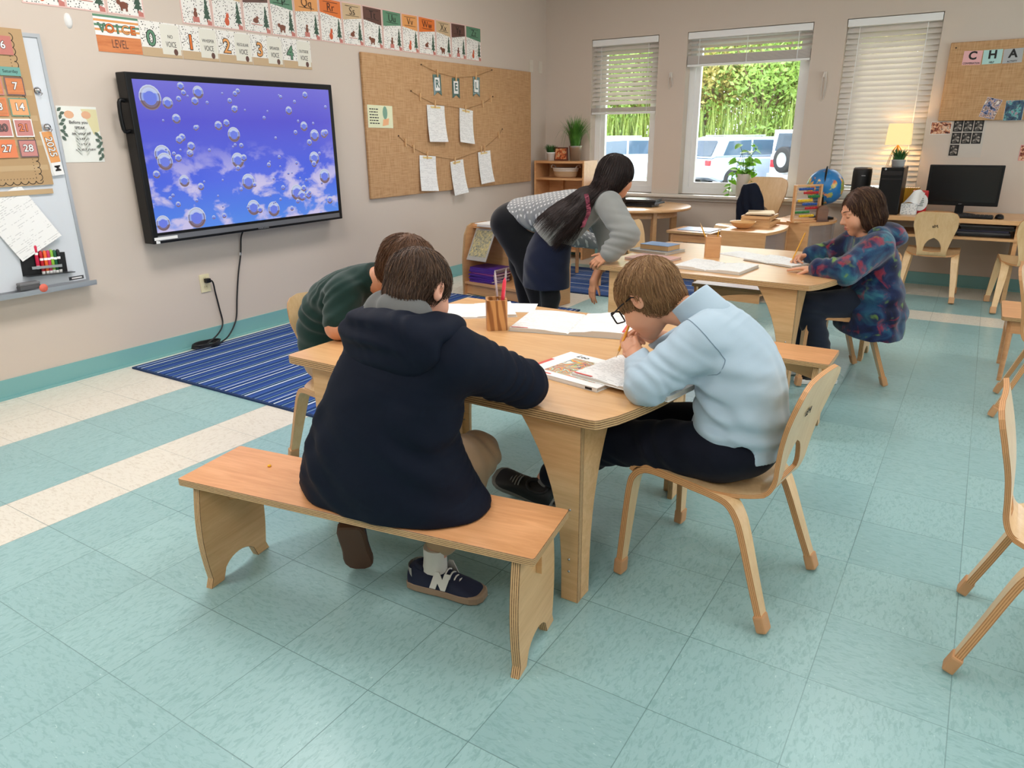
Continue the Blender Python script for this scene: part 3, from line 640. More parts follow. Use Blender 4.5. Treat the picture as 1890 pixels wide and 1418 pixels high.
TISS = Mat('tissue_box_print'); _v = TISS.node('TexVoronoi', i_Scale=70); TISS.put(_v.inputs['Vector'], TISS.obj()); TISS.set(Base_Color=TISS.ramp(_v.outputs[0], [(.25, lin(176, 186, 190)), (.5, lin(226, 230, 230))]), Roughness=.5); TISS = TISS.m
r = thing('tissue_box', 'pale patterned tissue box with a tissue pulled out', 'tissue box', T(3.685, -.44, .6395)); part('box', MB().box((0, 0, .042), (.115, .115, .084), bevel=.002), TISS, r)
b = MB(); P = [[(.02*math.sin(u*2.2+v)+(u-.5)*.10+.05*v, .012*math.cos(u*7+v*3), .084+v*.10+.012*math.sin(u*5)) for u in [i/8 for i in range(9)]] for v in [j/4 for j in range(5)]]
b.add([p for q in P for p in q], [(9*j+i, 9*j+i+1, 9*j+i+10, 9*j+i+9) for j in range(4) for i in range(8)], smooth=True); part('tissue', b, PAPER, r)
r = thing('red_tin', 'red tin with a white printed circle next to the monitor', 'tin', T(3.745, -.33, .6395)); part('body', MB().box((0, 0, .092), (.115, .09, .184), bevel=.012), plain('red_tin', (186, 26, 34), .3), r)
part('round_label', MB().disc(.012, 0.0, .052, 0, 0, 28, .068, M=T(.0, -.0455, .092, 0, R(90))), WHITE, r)
b = MB()
for i in range(5): b.rect(-.014-.006*(i % 2), .026-i*.014, .026+.006*(i % 3)*.5, .031-i*.014, .0008, 0)
part('label_print', b, plain('label_green', (60, 90, 70), .5), r, T(.004, -.0458, .092, 0, R(90)))

# curved room divider cabinets
ACR = Mat('clear_acrylic'); _tr = ACR.node('BsdfTransparent', i_Color=(.86, .86, .88, 1)); _gl = ACR.node('BsdfGlossy', i_Roughness=.08); _df = ACR.node('BsdfDiffuse', i_Color=(.75, .75, .78, 1)); _m1 = ACR.node('MixShader', i_0=.22); ACR.put(_m1.inputs[1], _tr.outputs[0]); ACR.put(_m1.inputs[2], _df.outputs[0]); _m2 = ACR.node('MixShader', i_0=.12); ACR.put(_m2.inputs[1], _m1.outputs[0]); ACR.put(_m2.inputs[2], _gl.outputs[0]); ACR.put(ACR.out.inputs[0], _m2.outputs[0]); ACR = ACR.m
def divider(M, Wd, D, H, bow, label):
    r = thing('storage_cabinet', label, 'cabinet', M, 'low maple room divider cabinets'); n = 12
    fr = [(D*0+D-bow*(1-(2*i/n-1)**2)*-1, Wd*i/n) for i in range(n+1)]
    pts = [(0, 0)]+[(p[0], p[1]) for p in fr]+[(0, Wd)]
    for z in (H-.022, .06): part('board', MB().plate(pts, .022, 0, 0), MAPLE2, r, T(0, 0, z))
    for y in (.0, Wd-.02): part('end_panel', MB().box((D/2, y+.01, H/2-.011), (D-.004, .02, H-.022)), MAPLE2, r)
    part('back_panel', MB().box((.008, Wd/2, H/2), (.012, Wd-.045, H-.05)), BIRCH, r)
    b = MB(); f2 = [(p[0]-.015, p[1]) for p in fr]; b.add([(x, y, z) for x, y in f2 for z in (.085, H-.025)], [(2*i, 2*i+2, 2*i+3, 2*i+1) for i in range(n)], smooth=True); part('clear_panel', b, ACR, r); return r
divider(T(2.46, -1.50, 0, R(-3)), .62, .36, .555, .05, 'low maple cabinet holding the wooden bowl and trays')
divider(T(2.66, -.86, 0, R(-8)), .62, .36, .575, .10, 'low curved maple cabinet holding the abacus and globe')
BOWL = wood('bowl_wood', (206, 158, 100), (226, 180, 124), .4, 2.)
single('wooden_bowl', MB().lathe([(0, .0), (.035, 0), (.075, .022), (.098, .05), (.102, .056), (.096, .054), (.07, .026), (0, .012)], 36), BOWL, 'shallow wooden bowl on the low maple cabinet', 'bowl', T(2.585, -1.32, .5555))
for i, (dx, dy, a) in enumerate(((0, 0, 3), (.012, .01, -4), (-.01, 0, 6), (.006, -.01, 0))):
    b = MB().box((0, 0, .005), (.23, .28, .008))
    for s in (-1, 1): b.box((s*.112, 0, .011), (.008, .28, .022)); b.box((0, s*.137, .011), (.22, .008, .022))
    single('wooden_tray', b, BIRCH, '%s wooden tray in the stack behind the wooden bowl' % ('lowest', 'second', 'third', 'topmost')[i], 'tray', T(2.645+dx, -1.05+dy, .5555+i*.0225, R(a)), 'wooden trays stacked on the cabinet')
single('paper_pile', MB().box((0, 0, .004), (.20, .27, .008)).box((.01, .01, .010), (.2, .27, .003), M=Matrix.Rotation(.15, 4, 'Z')), plain('kraft_paper', (206, 184, 150), .8), 'loose papers in the topmost wooden tray', 'paper', T(2.65, -1.06, .6545, R(8)))
r = thing('abacus', 'wooden counting frame with rows of coloured beads', 'abacus', T(2.955, -.80, .5765, R(52)))
for s in (-1, 1): part('post', MB().box((s*.13, 0, .15), (.018, .028, .30), bevel=.003), MAPLE2, r)
for z in (.02, .292): part('crossbar', MB().box((0, 0, z), (.245, .022, .016), bevel=.003), MAPLE2, r)
part('foot', MB().box((0, 0, .006), (.30, .09, .012), bevel=.003), MAPLE2, r)
BE = [plain('bead_'+n, c, .3) for n, c in (('blue', (40, 90, 170)), ('red', (196, 36, 44)), ('green', (40, 130, 60)), ('yellow', (236, 196, 40)))]
for i in range(8):
    z = .265-i*.031; b = MB().tube([(-.122, 0, z), (.122, 0, z)], .0018, 6, 1)
    for k in range(9): b.lathe([(0, -.008), (.009, -.006), (.0125, 0), (.009, .006), (0, .008)], 10, 0, M=T(-.085+.05*(i % 3)+k*.0165-(.02 if i > 4 else 0), 0, z, 0, 0, R(90)))
    part('bead_row', b, [BE[i % 4], ALU], r)
GLB = Mat('globe_map'); _v = GLB.noise(GLB.obj((1, 1, 1)), 8.5, 6, .58, .3); _c = GLB.noise(GLB.obj((1, 1, 1), (5, 3, 1)), 14, 2)
_land = GLB.ramp(_c, [(.3, lin(206, 96, 66)), (.45, lin(226, 176, 96)), (.55, lin(120, 170, 90)), (.7, lin(222, 140, 90))]); GLB.set(Base_Color=GLB.mix(GLB.ramp(_v, [(.515, (0, 0, 0)), (.53, (1, 1, 1))]), lin(36, 116, 178), _land), Roughness=.3); GLB = GLB.m
r = thing('globe', 'blue school globe on a black stand by the lowered blind', 'globe', T(3.03, -.50, .5765)); gc = (0, 0, .265); R0 = .150
part('sphere', MB().lathe([(R0*math.sin(math.pi*i/24), -R0*math.cos(math.pi*i/24)) for i in range(25)], 40), GLB, r, T(*gc) @ Euler((R(20), R(10), 1.2)).to_matrix().to_4x4())
mer = [(.022*math.sin(R(a))*0+.0, 0, 0) for a in (0,)]; b = MB(); ring = [(.10*(R0+.012)*math.cos(R(a)), -(R0+.012)*math.cos(R(a))*.86, gc[2]+(R0+.012)*math.sin(R(a))) for a in range(-100, 108, 8)]
b.tube(ring, .008, 8); part('meridian_arm', b, BLACK, r); part('stand', MB().lathe([(0, 0), (.10, 0), (.10, .012), (.03, .028), (.014, .06), (.014, .108), (0, .108)], 28), BLACK, r)
r = thing('wooden_clock', 'small round-topped brown wooden stand beside the abacus', 'ornament', T(3.07, -.715, .5765, R(35))); part('body', MB().plate([(-.045, 0), (.045, 0), (.045, .085)]+arc(0, .085, .045, 0, 180, 12)+[(-.045, .085)], .035), wood('walnut', (96, 58, 34), (128, 82, 50), .4), r, T(0, .018, 0, 0, R(90))); part('plinth', MB().box((0, 0, .006), (.105, .055, .012)), plain('walnut_dark', (84, 50, 32), .4), r)
# ------------------------------------------------------------------ television wall
SCR = Mat('screen_picture'); _t = SCR.node('TexCoord').outputs['Object']; _s = SCR.node('SeparateXYZ'); SCR.put(_s.inputs[0], _t)
_g = SCR.math('ADD', SCR.math('MULTIPLY', _s.outputs[1], 1.15), .5)
_sky = SCR.ramp(_g, [(0, lin(92, 150, 246)), (.35, lin(86, 112, 240)), (.75, lin(94, 92, 220)), (1, lin(124, 120, 226))])
_cl = SCR.noise(SCR.obj((3.2, 5.0, 1), (0, .4, 0)), 1.5, 6, .55, .3); _m = SCR.math('MULTIPLY', SCR.math('SUBTRACT', .62, _g, clamp=True), 3.2, clamp=True)
_cm = SCR.math('MULTIPLY', SCR.ramp(_cl, [(.50, (0, 0, 0)), (.60, (1, 1, 1))]), _m)
SCR.set(Base_Color=(.01, .01, .012), Roughness=.12, Emission_Color=SCR.mix(_cm, _sky, lin(214, 206, 246)), Emission_Strength=.92); SCR = SCR.m
BUB = Mat('screen_bubble'); _uv = BUB.node('UVMap').outputs[0]; _sp = BUB.node('SeparateXYZ'); BUB.put(_sp.inputs[0], _uv)
_r = BUB.node('VectorMath', operation='LENGTH'); BUB.put(_r.inputs[0], _uv); _rr = _r.outputs[1]
_in = BUB.mix(BUB.ramp(_sp.outputs[1], [(0, (0, 0, 0)), (1, (1, 1, 1))]), lin(120, 140, 240), lin(110, 130, 236))
_rim = BUB.ramp(_rr, [(.55, lin(116, 134, 240)), (.72, lin(170, 190, 250)), (.86, lin(112, 96, 130)), (.95, lin(208, 214, 246))])
_bot = BUB.math('MULTIPLY', BUB.math('LESS_THAN', _sp.outputs[1], -.25), BUB.math('GREATER_THAN', _rr, .6)); _top = BUB.math('MULTIPLY', BUB.math('GREATER_THAN', _sp.outputs[1], .35), BUB.math('GREATER_THAN', _rr, .5))
_c = BUB.mix(BUB.math('MULTIPLY', _bot, .75), _rim, lin(120, 84, 70)); _c = BUB.mix(BUB.math('MULTIPLY', _top, .6), _c, lin(226, 236, 255)); BUB.set(Base_Color=(.01, .01, .01), Roughness=.12, Emission_Color=_c, Emission_Strength=.92); BUB = BUB.m
r = thing('tv_screen', 'large wall television showing bubbles over a blue cloudy sky', 'television', WL(-4.053, 1.172, .075))
part('bezel', MB().box((0, 0, 0), (1.535, .935, .09), bevel=.006), BLACK, r)
part('screen', MB().rect(-.733, -.405, .733, .432, .0455), SCR, r)
b = MB(); random.seed(11)
big = [(-4.693, 1.511, .075), (-4.673, 1.205, .058), (-4.665, 1.165, .055), (-4.16, 1.155, .052), (-4.165, 1.31, .05), (-3.513, 1.147, .05), (-3.43, 1.02, .056), (-3.703, .925, .06), (-4.084, .854, .055), (-4.514, .80, .07), (-4.56, 1.05, .038), (-4.27, 1.363, .03), (-4.48, 1.246, .028), (-4.59, 1.485, .036), (-4.55, 1.40, .03), (-3.92, .83, .055), (-4.1, 1.02, .055), (-3.66, .90, .04), (-3.6, .9, .03), (-4.38, 1.55, .04), (-4.41, 1.50, .026), (-3.49, 1.30, .045), (-3.40, 1.31, .032), (-3.70, 1.46, .03), (-3.58, 1.36, .035), (-4.74, .82, .05), (-3.40, .85, .03)]
pts = [(y+4.053, z-1.172, q*.9) for y, z, q in big]+[(random.uniform(-.7, .7), random.uniform(-.36, .41), random.choice((.007, .01, .012, .016, .022))) for _ in range(85)]
for k, (x, y, q) in enumerate(pts):
    x = max(-.733+q, min(.733-q, x)); y = max(-.405+q, min(.432-q, y))
    n = 18; z = .0458+k*2e-6
    b.add([(x+q*math.cos(6.2832*i/n), y+q*math.sin(6.2832*i/n), z) for i in range(n)], [tuple(range(n))], 0, [[(math.cos(6.2832*i/n), math.sin(6.2832*i/n)) for i in range(n)]])
part('screen_bubbles', b, BUB, r)
part('speaker_bar', MB().box((0, -.437, .0455), (1.47, .03, .004)), plain('grey_bezel', (118, 120, 126), .35, .3), r)
part('side_handle', MB().tube(bez([(-.765, .32, 0), (-.80, .31, 0), (-.80, .17, 0), (-.765, .16, 0)], 5), .011, 8), BLACK, r)
text('ViewSonic', .022, plain('logo_grey', (150, 150, 155), .4), r, T(.03, -.4555, .0452), name='brand_lettering')
part('sticker', MB().rect(-.76, -.447, -.61, -.43, .0482).rect(-.75, -.466, -.725, -.449, .0455), PAPER, r); part('wall_bracket', MB().box((0, .05, -.058), (.5, .4, .034)), DARK, r)
b = MB().tube([(.35, .05, 0), (.36, .05, 0)], .004)
part('side_pin', MB().tube([(.765, .0, 0), (.80, .0, 0)], .003, 6).tube([(.765, -.21, 0), (.80, -.21, 0)], .003, 6), BLACK, r)
r = thing('power_cord', 'black cord hanging from the television down to a coil on the rug', 'cord', T(0, 0, 0))
path = bez([(.06, -4.13, .72), (.02, -4.135, .66), (.012, -4.15, .55), (.012, -4.19, .42), (.012, -4.225, .27), (.012, -4.25, .14), (.03, -4.30, .075), (.07, -4.38, .035), (.10, -4.45, .022)], 6)
coil = [(.09+.05*math.cos(t)+.004*math.sin(t*5), -4.56+(.095+.006*math.sin(t*3.1))*math.sin(t), .021+.0022*(t/6.28)*2) for t in [i*.35 for i in range(90)]]
up = bez([coil[-1], (.06, -4.44, .07), (.02, -4.37, .12), (.015, -4.375, .22), (.018, -4.39, .33), (.035, -4.41, .405), (.03, -4.43, .42)], 6)
part('cable', MB().tube(path+coil+up, .0052, 7), plain('cable_black', (16, 16, 18), .45), r)
part('plug', MB().box((.022, -4.437, .418), (.03, .035, .028), bevel=.006), BLACK, r); part('cable_tag', MB().box((.013, -4.152, .55), (.006, .014, .018)), PAPER, r)
IV = plain('ivory_plate', (226, 216, 178), .4)
r = thing('wall_outlet', 'ivory wall outlet with the black plug in it', 'outlet', WL(-4.445, .40)); part('cover_plate', MB().box((0, 0, .003), (.072, .115, .006), bevel=.002), IV, r)
b = MB()
for dy in (-.026, .026):
    b.disc(0, dy, .017, .0064, 0, 16)
    for dx in (-.006, .006): b.rect(dx-.0012, dy-.002, dx+.0012, dy+.008, .0066, 1)
part('socket', b, [plain('ivory_socket', (214, 202, 162), .4), INK], r)
WP = plain('wall_plate', (214, 206, 192), .45)
for i, (y, l) in enumerate(((-.31, 'blank cover plate on the wall above the burlap board'), (-.12, 'switch plate on the wall closest to the room corner'))):
    r = thing('switch_plate', l, 'switch plate', WL(y, 1.955), 'wall plates by the corner'); part('cover_plate', MB().box((0, 0, .003), (.072, .116, .006), bevel=.002), WP, r); part('toggle', MB().box((0, 0, .008), (.01, .022, .01)), WP, r)
b = MB().lathe([(0, .012), (.018, .012), (.030, .006), (.034, 0)], 24, M=Matrix.Diagonal((.62, 1.1, 1, 1)))
single('wall_sensor', b, plain('sensor_white', (232, 232, 230), .4), 'white oval disc stuck on the wall between whiteboard and alphabet cards', 'sensor', WL(-5.005, 1.877))

# whiteboard and what hangs on it
r = thing('whiteboard', 'whiteboard with an aluminium frame and tray', 'whiteboard', WL(-6.2, 1.167, .0))
part('board', MB().box((0, 0, .008), (2.03, 1.235, .016)), plain('whiteboard_enamel', (214, 220, 226), .12), r)
b = MB()
for s in (-1, 1): b.box((s*1.018, 0, .011), (.016, 1.26, .022)); b.box((0, s*.621, .011), (2.02, .018, .022))
part('frame', b, ALU, r); part('pen_tray', MB().box((0, -.634, .045), (2.06, .012, .08), bevel=.003).box((0, -.622, .083), (2.06, .018, .006)), ALU, r)
b = MB().rect(.92, -.607, 1.0, -.588, .0163); part('logo_plate', b, plain('logo_dark', (60, 62, 66), .4), r); part('brand_mark', MB().rect(.935, -.601, .99, -.594, .0166), PAPER, r)
PC = Mat('pocket_chart_kraft'); PC.set(Base_Color=lin(186, 154, 112), Roughness=.7); _v = PC.noise(PC.obj((3, 60, 1)), 2, 3); PC.bump(_v, .2, .003); PC = PC.m
CH = WL(-5.66, 1.44, .021)
r = thing('pocket_chart', 'kraft coloured calendar pocket chart hanging over the whiteboard', 'chart', CH)
part('backing', MB().box((0, 0, .002), (.80, .74, .004)), PC, r)
b = MB()
for i in range(5): b.rect(-.39, .18-.12*i-.115, .39, .18-.12*i-.09, .0045)
part('clear_pockets', b, plain('pocket_seam', (196, 166, 124), .35), r)
b = MB(); n = 22
for i in range(n):
    y = .33-.66*i/(n-1); b.tube([(.335+.018*math.cos(t), y+.018*math.sin(t), .0046) for t in [R(-80+160*k/6) for k in range(7)]], .0016, 4)
for i in range(46): b.disc(.322, .33-.66*i/45, .0022, .0048, 0, 6)
for i in range(46): b.disc(.322-.72*i/45*.95, -.335, .0022, .0048, 0, 6)
for i in range(20): b.tube([(.335-.036*i+.018*math.cos(t), -.345+.018*math.sin(t), .0046) for t in [R(-170+160*k/6) for k in range(7)]], .0016, 4)
part('scalloped_border', b, INK, r)
b = MB().tube([(.26+.011*math.cos(R(a)), .345+.011*math.sin(R(a)), .005) for a in range(0, 361, 30)], .003, 6); part('grommet', b, plain('brass', (150, 112, 60), .3, .8), r)
def card(name, M, w, h, polys, mats, label, cat, group=None, t=.002):
    b = MB().box((0, 0, t/2), (w, h, t), 0)
    for k, (p, mi) in enumerate(polys): b.poly(p, t+.0003+.00025*k, mi)
    return single(name, b, mats, label, cat, M, group)
OR, OR2, GR, TN, BRN, PK = [plain('print_'+n, c, .45, Coat_Weight=.3) for n, c in (('orange', (226, 116, 44)), ('pale_orange', (228, 158, 92)), ('green', (92, 140, 110)), ('tan', (206, 178, 140)), ('brown', (96, 62, 54)), ('pink', (196, 120, 110)))]
WOODP = wood('printed_wood', (196, 110, 60), (222, 142, 88), .4, 2.)
def num_card(num, y, z, w, body, inner, tc, label):
    o = card('calendar_card', CH @ T(y+5.66, z-1.44, .0075), w, .085, [([(-w/2, -.0425), (w/2, -.0425), (w/2, .0425), (-w/2, .0425)], 1), ([(-w*.44, -.037), (w*.44, -.037), (w*.44, .037), (-w*.44, .037)], 2)], [PAPER, body, inner], label, 'card', 'calendar number cards')
    text(num, .048, INK, o, T(0, 0, .0032), .0025); text(num, .048, tc, o, T(0, 0, .0037), .0006)
for num, z, bd, inn, tc in (('7', 1.545, BRN, WOODP, PAPER), ('14', 1.448, GR, OR2, PAPER), ('21', 1.35, PAPER, PK, OR), ('28', 1.252, BRN, PK, PAPER)):
    num_card(num, -5.348, z, .087, bd, inn, tc, 'calendar card with the number %s on the pocket chart' % num)
for num, z, bd, inn, tc in (('6', 1.545, PK, WOODP, PAPER), ('13', 1.448, OR, WOODP, PAPER), ('20', 1.35, PAPER, PK, BRN), ('27', 1.252, OR, OR, PAPER)):
    num_card(num, -5.447, z, .087, bd, inn, tc, 'calendar card with the number %s on the pocket chart' % num)
num_card('6', -5.363, 1.73, .085, PK, PK, PAPER, 'pink card with a 6 above the teal strip on the pocket chart')
o = card('day_strip', CH @ T(.305, .173, .0075), .095, .04, [], [plain('teal_card', (110, 166, 156), .5)], 'teal day name strip on the pocket chart', 'card'); text('Saturday', .02, INK, o, T(0, 0, .0022))
r = thing('year_cards', 'hanging strip of cards reading 2025 clipped to the whiteboard', 'cards', WL(-5.235, 1.225, .024, R(6)))
for i in range(4): part('card', MB().box((-.008+.003*i, .0, .002*i), (.052, .22, .0015)), PAPER if i < 3 else [PAPER], r)
part('printed_panel', MB().rect(-.024, -.045, .026, .108, .0075), OR2, r); text('2025', .05, INK, r, T(.0, .032, .0082, R(-90)), .002); text('2025', .05, PAPER, r, T(.0, .032, .0086, R(-90)), .0003); text('M', .04, INK, r, T(.0, -.075, .0082, R(-90)), .001)
for i, (y, z, l) in enumerate(((-5.24, 1.53, 'round metal magnet alone high on the whiteboard'), (-5.235, 1.355, 'round metal magnet holding the 2025 cards'))):
    single('magnet_clip', MB().lathe([(0, .016), (.009, .015), (.012, .008), (.017, .005), (.017, 0)], 18).tube([(.0, 0, .014), (.012, -.014, .02), (.004, -.024, .014)], .003, 6), CHROME, l, 'magnet', WL(y, z, .018+(.012 if i else 0)), 'magnets on the whiteboard')
def curled(w, h, cx=.0, cy=.012, n=8):
    b = MB(); V = []; f = []
    for z0 in (.0, .0009):
        V += [(-w/2+w*i/n, -h/2+h*j/n, z0+.001+cy*(1-j/n)**2*(.6+.4*i/n)+cx*(2*i/n-1)**2) for j in range(n+1) for i in range(n+1)]
    N = (n+1)**2
    for j in range(n):
        for i in range(n):
            a = j*(n+1)+i; f += [(N+a, N+a+1, N+a+n+2, N+a+n+1), (a, a+n+1, a+n+2, a+1)]
    for i in range(n):
        f += [(i, i+1, N+i+1, N+i), (N-1-i, N-2-i, 2*N-2-i, 2*N-1-i), ((i+1)*(n+1), i*(n+1), N+i*(n+1), N+(i+1)*(n+1)), (i*(n+1)+n, (i+1)*(n+1)+n, N+(i+1)*(n+1)+n, N+i*(n+1)+n)]
    return b.add(V, f, smooth=False)
def page_mat(name, base=(240, 240, 238), ink=(120, 120, 124), pitch=.011, fill=.55, tilt=0., x0=0., seed=0., top=9.):
    m = Mat(name); t = m.node('TexCoord').outputs['Object']; s = m.node('SeparateXYZ'); m.put(s.inputs[0], t)
    u = m.math('DIVIDE', m.math('ADD', s.outputs[1], 5.), pitch); fr = m.math('FRACT', u); ln = m.math('FLOOR', u)
    band = m.math('LESS_THAN', m.math('ABSOLUTE', m.math('SUBTRACT', fr, .5)), .16)
    c = m.node('CombineXYZ', i_X=m.math('MULTIPLY', s.outputs[0], 55.), i_Y=m.math('MULTIPLY', ln, 7.3), i_Z=seed); n1 = m.noise(c.outputs[0], 1.6, 2); n2 = m.noise(c.outputs[0], .22, 1)
    f = m.math('MULTIPLY', band, m.math('MULTIPLY', m.math('GREATER_THAN', n1, .47), m.math('LESS_THAN', n2, fill)))
    f = m.math('MULTIPLY', f, m.math('LESS_THAN', s.outputs[1], top))
    m.set(Base_Color=m.mix(m.math('MULTIPLY', f, .38), lin(*base), lin(*ink)), Roughness=.6); return m.m
PG = [page_mat('printed_page_%d' % i, seed=i*3.1) for i in range(3)]; PGW = page_mat('written_page', pitch=.014, fill=.45, seed=9., ink=(150, 150, 156)); LTR = page_mat('letter_page', pitch=.009, fill=.6, seed=4., top=.06)
o = single('paper_sheet', curled(.24, .31, 0, .02), page_mat('head_letter', pitch=.010, fill=.47, seed=2.), 'white printed sheet clipped crooked on the whiteboard', 'paper', WL(-5.46, .89, .02, R(27)))
r = thing('marker_holder', 'black magnetic marker holder on the whiteboard', 'holder', WL(-5.39, .668, .017, R(-3))); part('back_plate', MB().box((0, .0, .0015), (.225, .11, .003), bevel=.001), DARK, r); part('ledge', MB().box((.01, -.052, .022), (.245, .004, .042)), plain('smoke_plastic', (44, 46, 48), .3), r); part('front_band', MB().box((0, -.012, .03), (.15, .014, .003)), plain('clear_band', (150, 156, 158), .2), r)
mk = [(-5.425, .70, 'red', (206, 30, 70), 'raised above the others'), (-5.405, .668, 'crimson', (190, 20, 40), 'shorter than the raised red one'), (-5.385, .667, 'orange', (240, 110, 50), ''), (-5.368, .666, 'magenta', (200, 50, 100), ''), (-5.352, .668, 'lime', (140, 190, 60), ''), (-5.336, .664, 'dark green', (20, 90, 60), ''), (-5.318, .665, 'black', (24, 26, 26), '')]
for k, (y, z, cn, c, ex) in enumerate(mk):
    r = thing('dry_erase_marker', '%s marker standing in the whiteboard holder %s' % (cn, ex), 'marker', WL(y, z, .030, R(-3)), 'markers in the whiteboard holder')
    Mx = Matrix.Rotation(R(-90), 4, 'X')
    part('barrel', MB().lathe([(0, -.052), (.0078, -.052), (.0085, -.04), (.0085, .035), (.007, .036)], 14, M=Mx), PAPER, r); part('cap', MB().lathe([(.0085, .034), (.0085, .066), (.0045, .072), (0, .072)], 14, M=Mx), plain('marker_'+cn.replace(' ', '_'), c, .35), r); part('sleeve', MB().lathe([(.0087, -.034), (.0087, .022)], 14, M=Mx), plain('marker_'+cn.replace(' ', '_'), c, .35), r)
for o in bpy.data.objects:
    if o.name.startswith('dry_erase_marker'): o.matrix_basis = o.matrix_basis @ Matrix.Rotation(math.pi, 4, 'Z') if False else o.matrix_basis
r = thing('board_eraser', 'grey felt eraser on the whiteboard tray', 'eraser', WL(-5.505, .558, .055)); part('felt', MB().box((0, .01, 0), (.10, .02, .045), bevel=.004), plain('felt_grey', (86, 86, 88), .95), r); part('grip', MB().box((0, .028, 0), (.10, .018, .045), bevel=.008), plain('grip_grey', (112, 112, 114), .6), r)
single('magnet_flower', MB().lathe([(0, .004), (.02, .003), (.022, 0)], 12), plain('coral_print', (226, 110, 90), .5), 'small coral flower on the front of the whiteboard tray', 'magnet', WL(-5.45, .557, .087))

# poster, alphabet, banner
POSTM = Mat('poster_print'); _s = POSTM.node('SeparateXYZ'); POSTM.put(_s.inputs[0], POSTM.obj()); POSTM.set(Base_Color=lin(234, 236, 228), Roughness=.25); POSTM = POSTM.m
LEAFP = plain('print_leaf', (84, 104, 90), .4); SAND = plain('print_sand', (222, 214, 168), .4); PEACH = plain('print_peach', (226, 176, 140), .4); TWIG = plain('print_twig', (206, 210, 202), .4)
def leaf2(cx, cy, l, w, a, n=8):
    P = [(l*(t-.5), w*math.sin(math.pi*t)*s) for s, ts in ((1, [i/n for i in range(n+1)]), (-1, [1-i/n for i in range(1, n)])) for t in ts]; c, s = math.cos(a), math.sin(a)
    return [(cx+c*x-s*y, cy+s*x+c*y) for x, y in P]
random.seed(4); polys = [([(.02, .13), (.105, .13), (.105, .02), (.07, -.0), (.05, .06)], 2)]
polys += [(arc(-.045, .10, .026, 0, 330, 10, .02), 3), (arc(.045, .10, .026, 0, 330, 10, .02), 3)]
for i in range(9): polys.append((leaf2(-.092+.012*(i % 2), .125-.018*i, .03, .008, random.uniform(0, 3)), 1))
for i in range(9): polys.append((leaf2(.085+.014*(i % 2), -.125+.016*i, .03, .008, random.uniform(0, 3)), 1))
for i in range(7):
    for s in (-1, 1): polys.append((leaf2(s*.022, -.09+.018*i, .04, .004, s*.9 if s > 0 else math.pi-.9), 4))
o = card('wall_poster', WL(-5.055, 1.317, .0, R(-1)), .212, .285, polys, [POSTM, LEAFP, SAND, PEACH, TWIG], 'leafy poster reading Before you speak ask yourself', 'poster')
for i, (s, z) in enumerate((('Before you', .022), ('SPEAK', .02), ('ask yourself', .021), ('is it KIND', .016), ('is it TRUE', .016), ('is it NECESSARY?', .015))): text(s, z, INK, o, T(-.004+.006*i*.5, .062-.028*i, .006+.0001*i))
DOT = Mat('speckled_card'); _v = DOT.node('TexVoronoi', i_Scale=85); DOT.put(_v.inputs['Vector'], DOT.obj()); DOT.set(Base_Color=DOT.ramp(_v.outputs[0], [(.24, lin(56, 56, 56)), (.30, lin(240, 238, 232))]), Roughness=.25, Coat_Weight=.4); DOT = DOT.m
def tree2(cx, y0, h, w): return [(cx-.006, y0-.02), (cx+.006, y0-.02), (cx+.006, y0)]+[p for i in range(4) for p in ((cx+w*(1-i*.2), y0+h*.22*i), (cx+w*(.42-i*.08), y0+h*(.22*i+.2)))]+[(cx, y0+h)]+[p for i in (3, 2, 1, 0) for p in ((cx-w*(.42-i*.08), y0+h*(.22*i+.2)), (cx-w*(1-i*.2), y0+h*.22*i))]+[(cx-.006, y0)]
def critter(k, cx, cy):
    if k % 4 == 0: return [(arc(cx, cy, .017, 0, 330, 10, .024), 4), (arc(cx+.006, cy+.03, .012, 0, 330, 8), 4), ([(cx-.002, cy+.036), (cx+.002, cy+.056), (cx+.008, cy+.04)], 4), ([(cx+.006, cy+.04), (cx+.014, cy+.054), (cx+.017, cy+.036)], 4)]
    if k % 4 == 1: return [(arc(cx, cy+.03, .022, 0, 330, 10, .016), 5), (arc(cx+.012, cy+.048, .01, 0, 330, 8), 5), ([(cx+.02, cy+.05), (cx+.034, cy+.046), (cx+.02, cy+.043)], 5), ([(cx-.04, cy+.005), (cx+.05, cy+.005), (cx+.05, cy+.009), (cx-.04, cy+.009)], 6)]
    if k % 4 == 2: return [(arc(cx, cy+.01, .026, 0, 330, 12, .018), 5), (arc(cx-.028, cy+.022, .013, 0, 330, 8), 5), ([(cx-.02, cy-.02), (cx-.008, cy-.02), (cx-.008, cy), (cx-.02, cy)], 5), ([(cx+.008, cy-.02), (cx+.02, cy-.02), (cx+.02, cy), (cx+.008, cy)], 5)]
    return [([(cx-.022, cy-.026), (cx+.024, cy-.026), (cx+.022, cy+.004), (cx-.02, cy+.004)], 6), (arc(cx, cy+.018, .014, 0, 330, 10, .018), 5), (arc(cx+.002, cy+.042, .01, 0, 330, 8), 5)]
HC = {'b': BRN, 'g': GR, 'l': OR2, 'o': OR, 't': TN}
LT = [('J', 'b', -5.11, .215), ('K', 'g', -4.895, .215), ('L', 'l', -4.675, .215)]
ed = [-4.335, -4.12, -3.89, -3.67, -3.46, -3.23, -3.005, -2.79, -2.57, -2.34, -2.13, -1.90, -1.68, -1.46, -1.215]
LT += [(c, 'otbglotbglotbg'[i] if False else ('o', 't', 'b', 'g', 'l', 'o', 't', 'b', 'g', 'l', 'o', 't', 'b', 'g')[i], (ed[i]+ed[i+1])/2, ed[i+1]-ed[i]-.006) for i, c in enumerate('MNOPQRSTUVWXYZ')]
EDG = plain('pink_border', (226, 190, 182), .4)
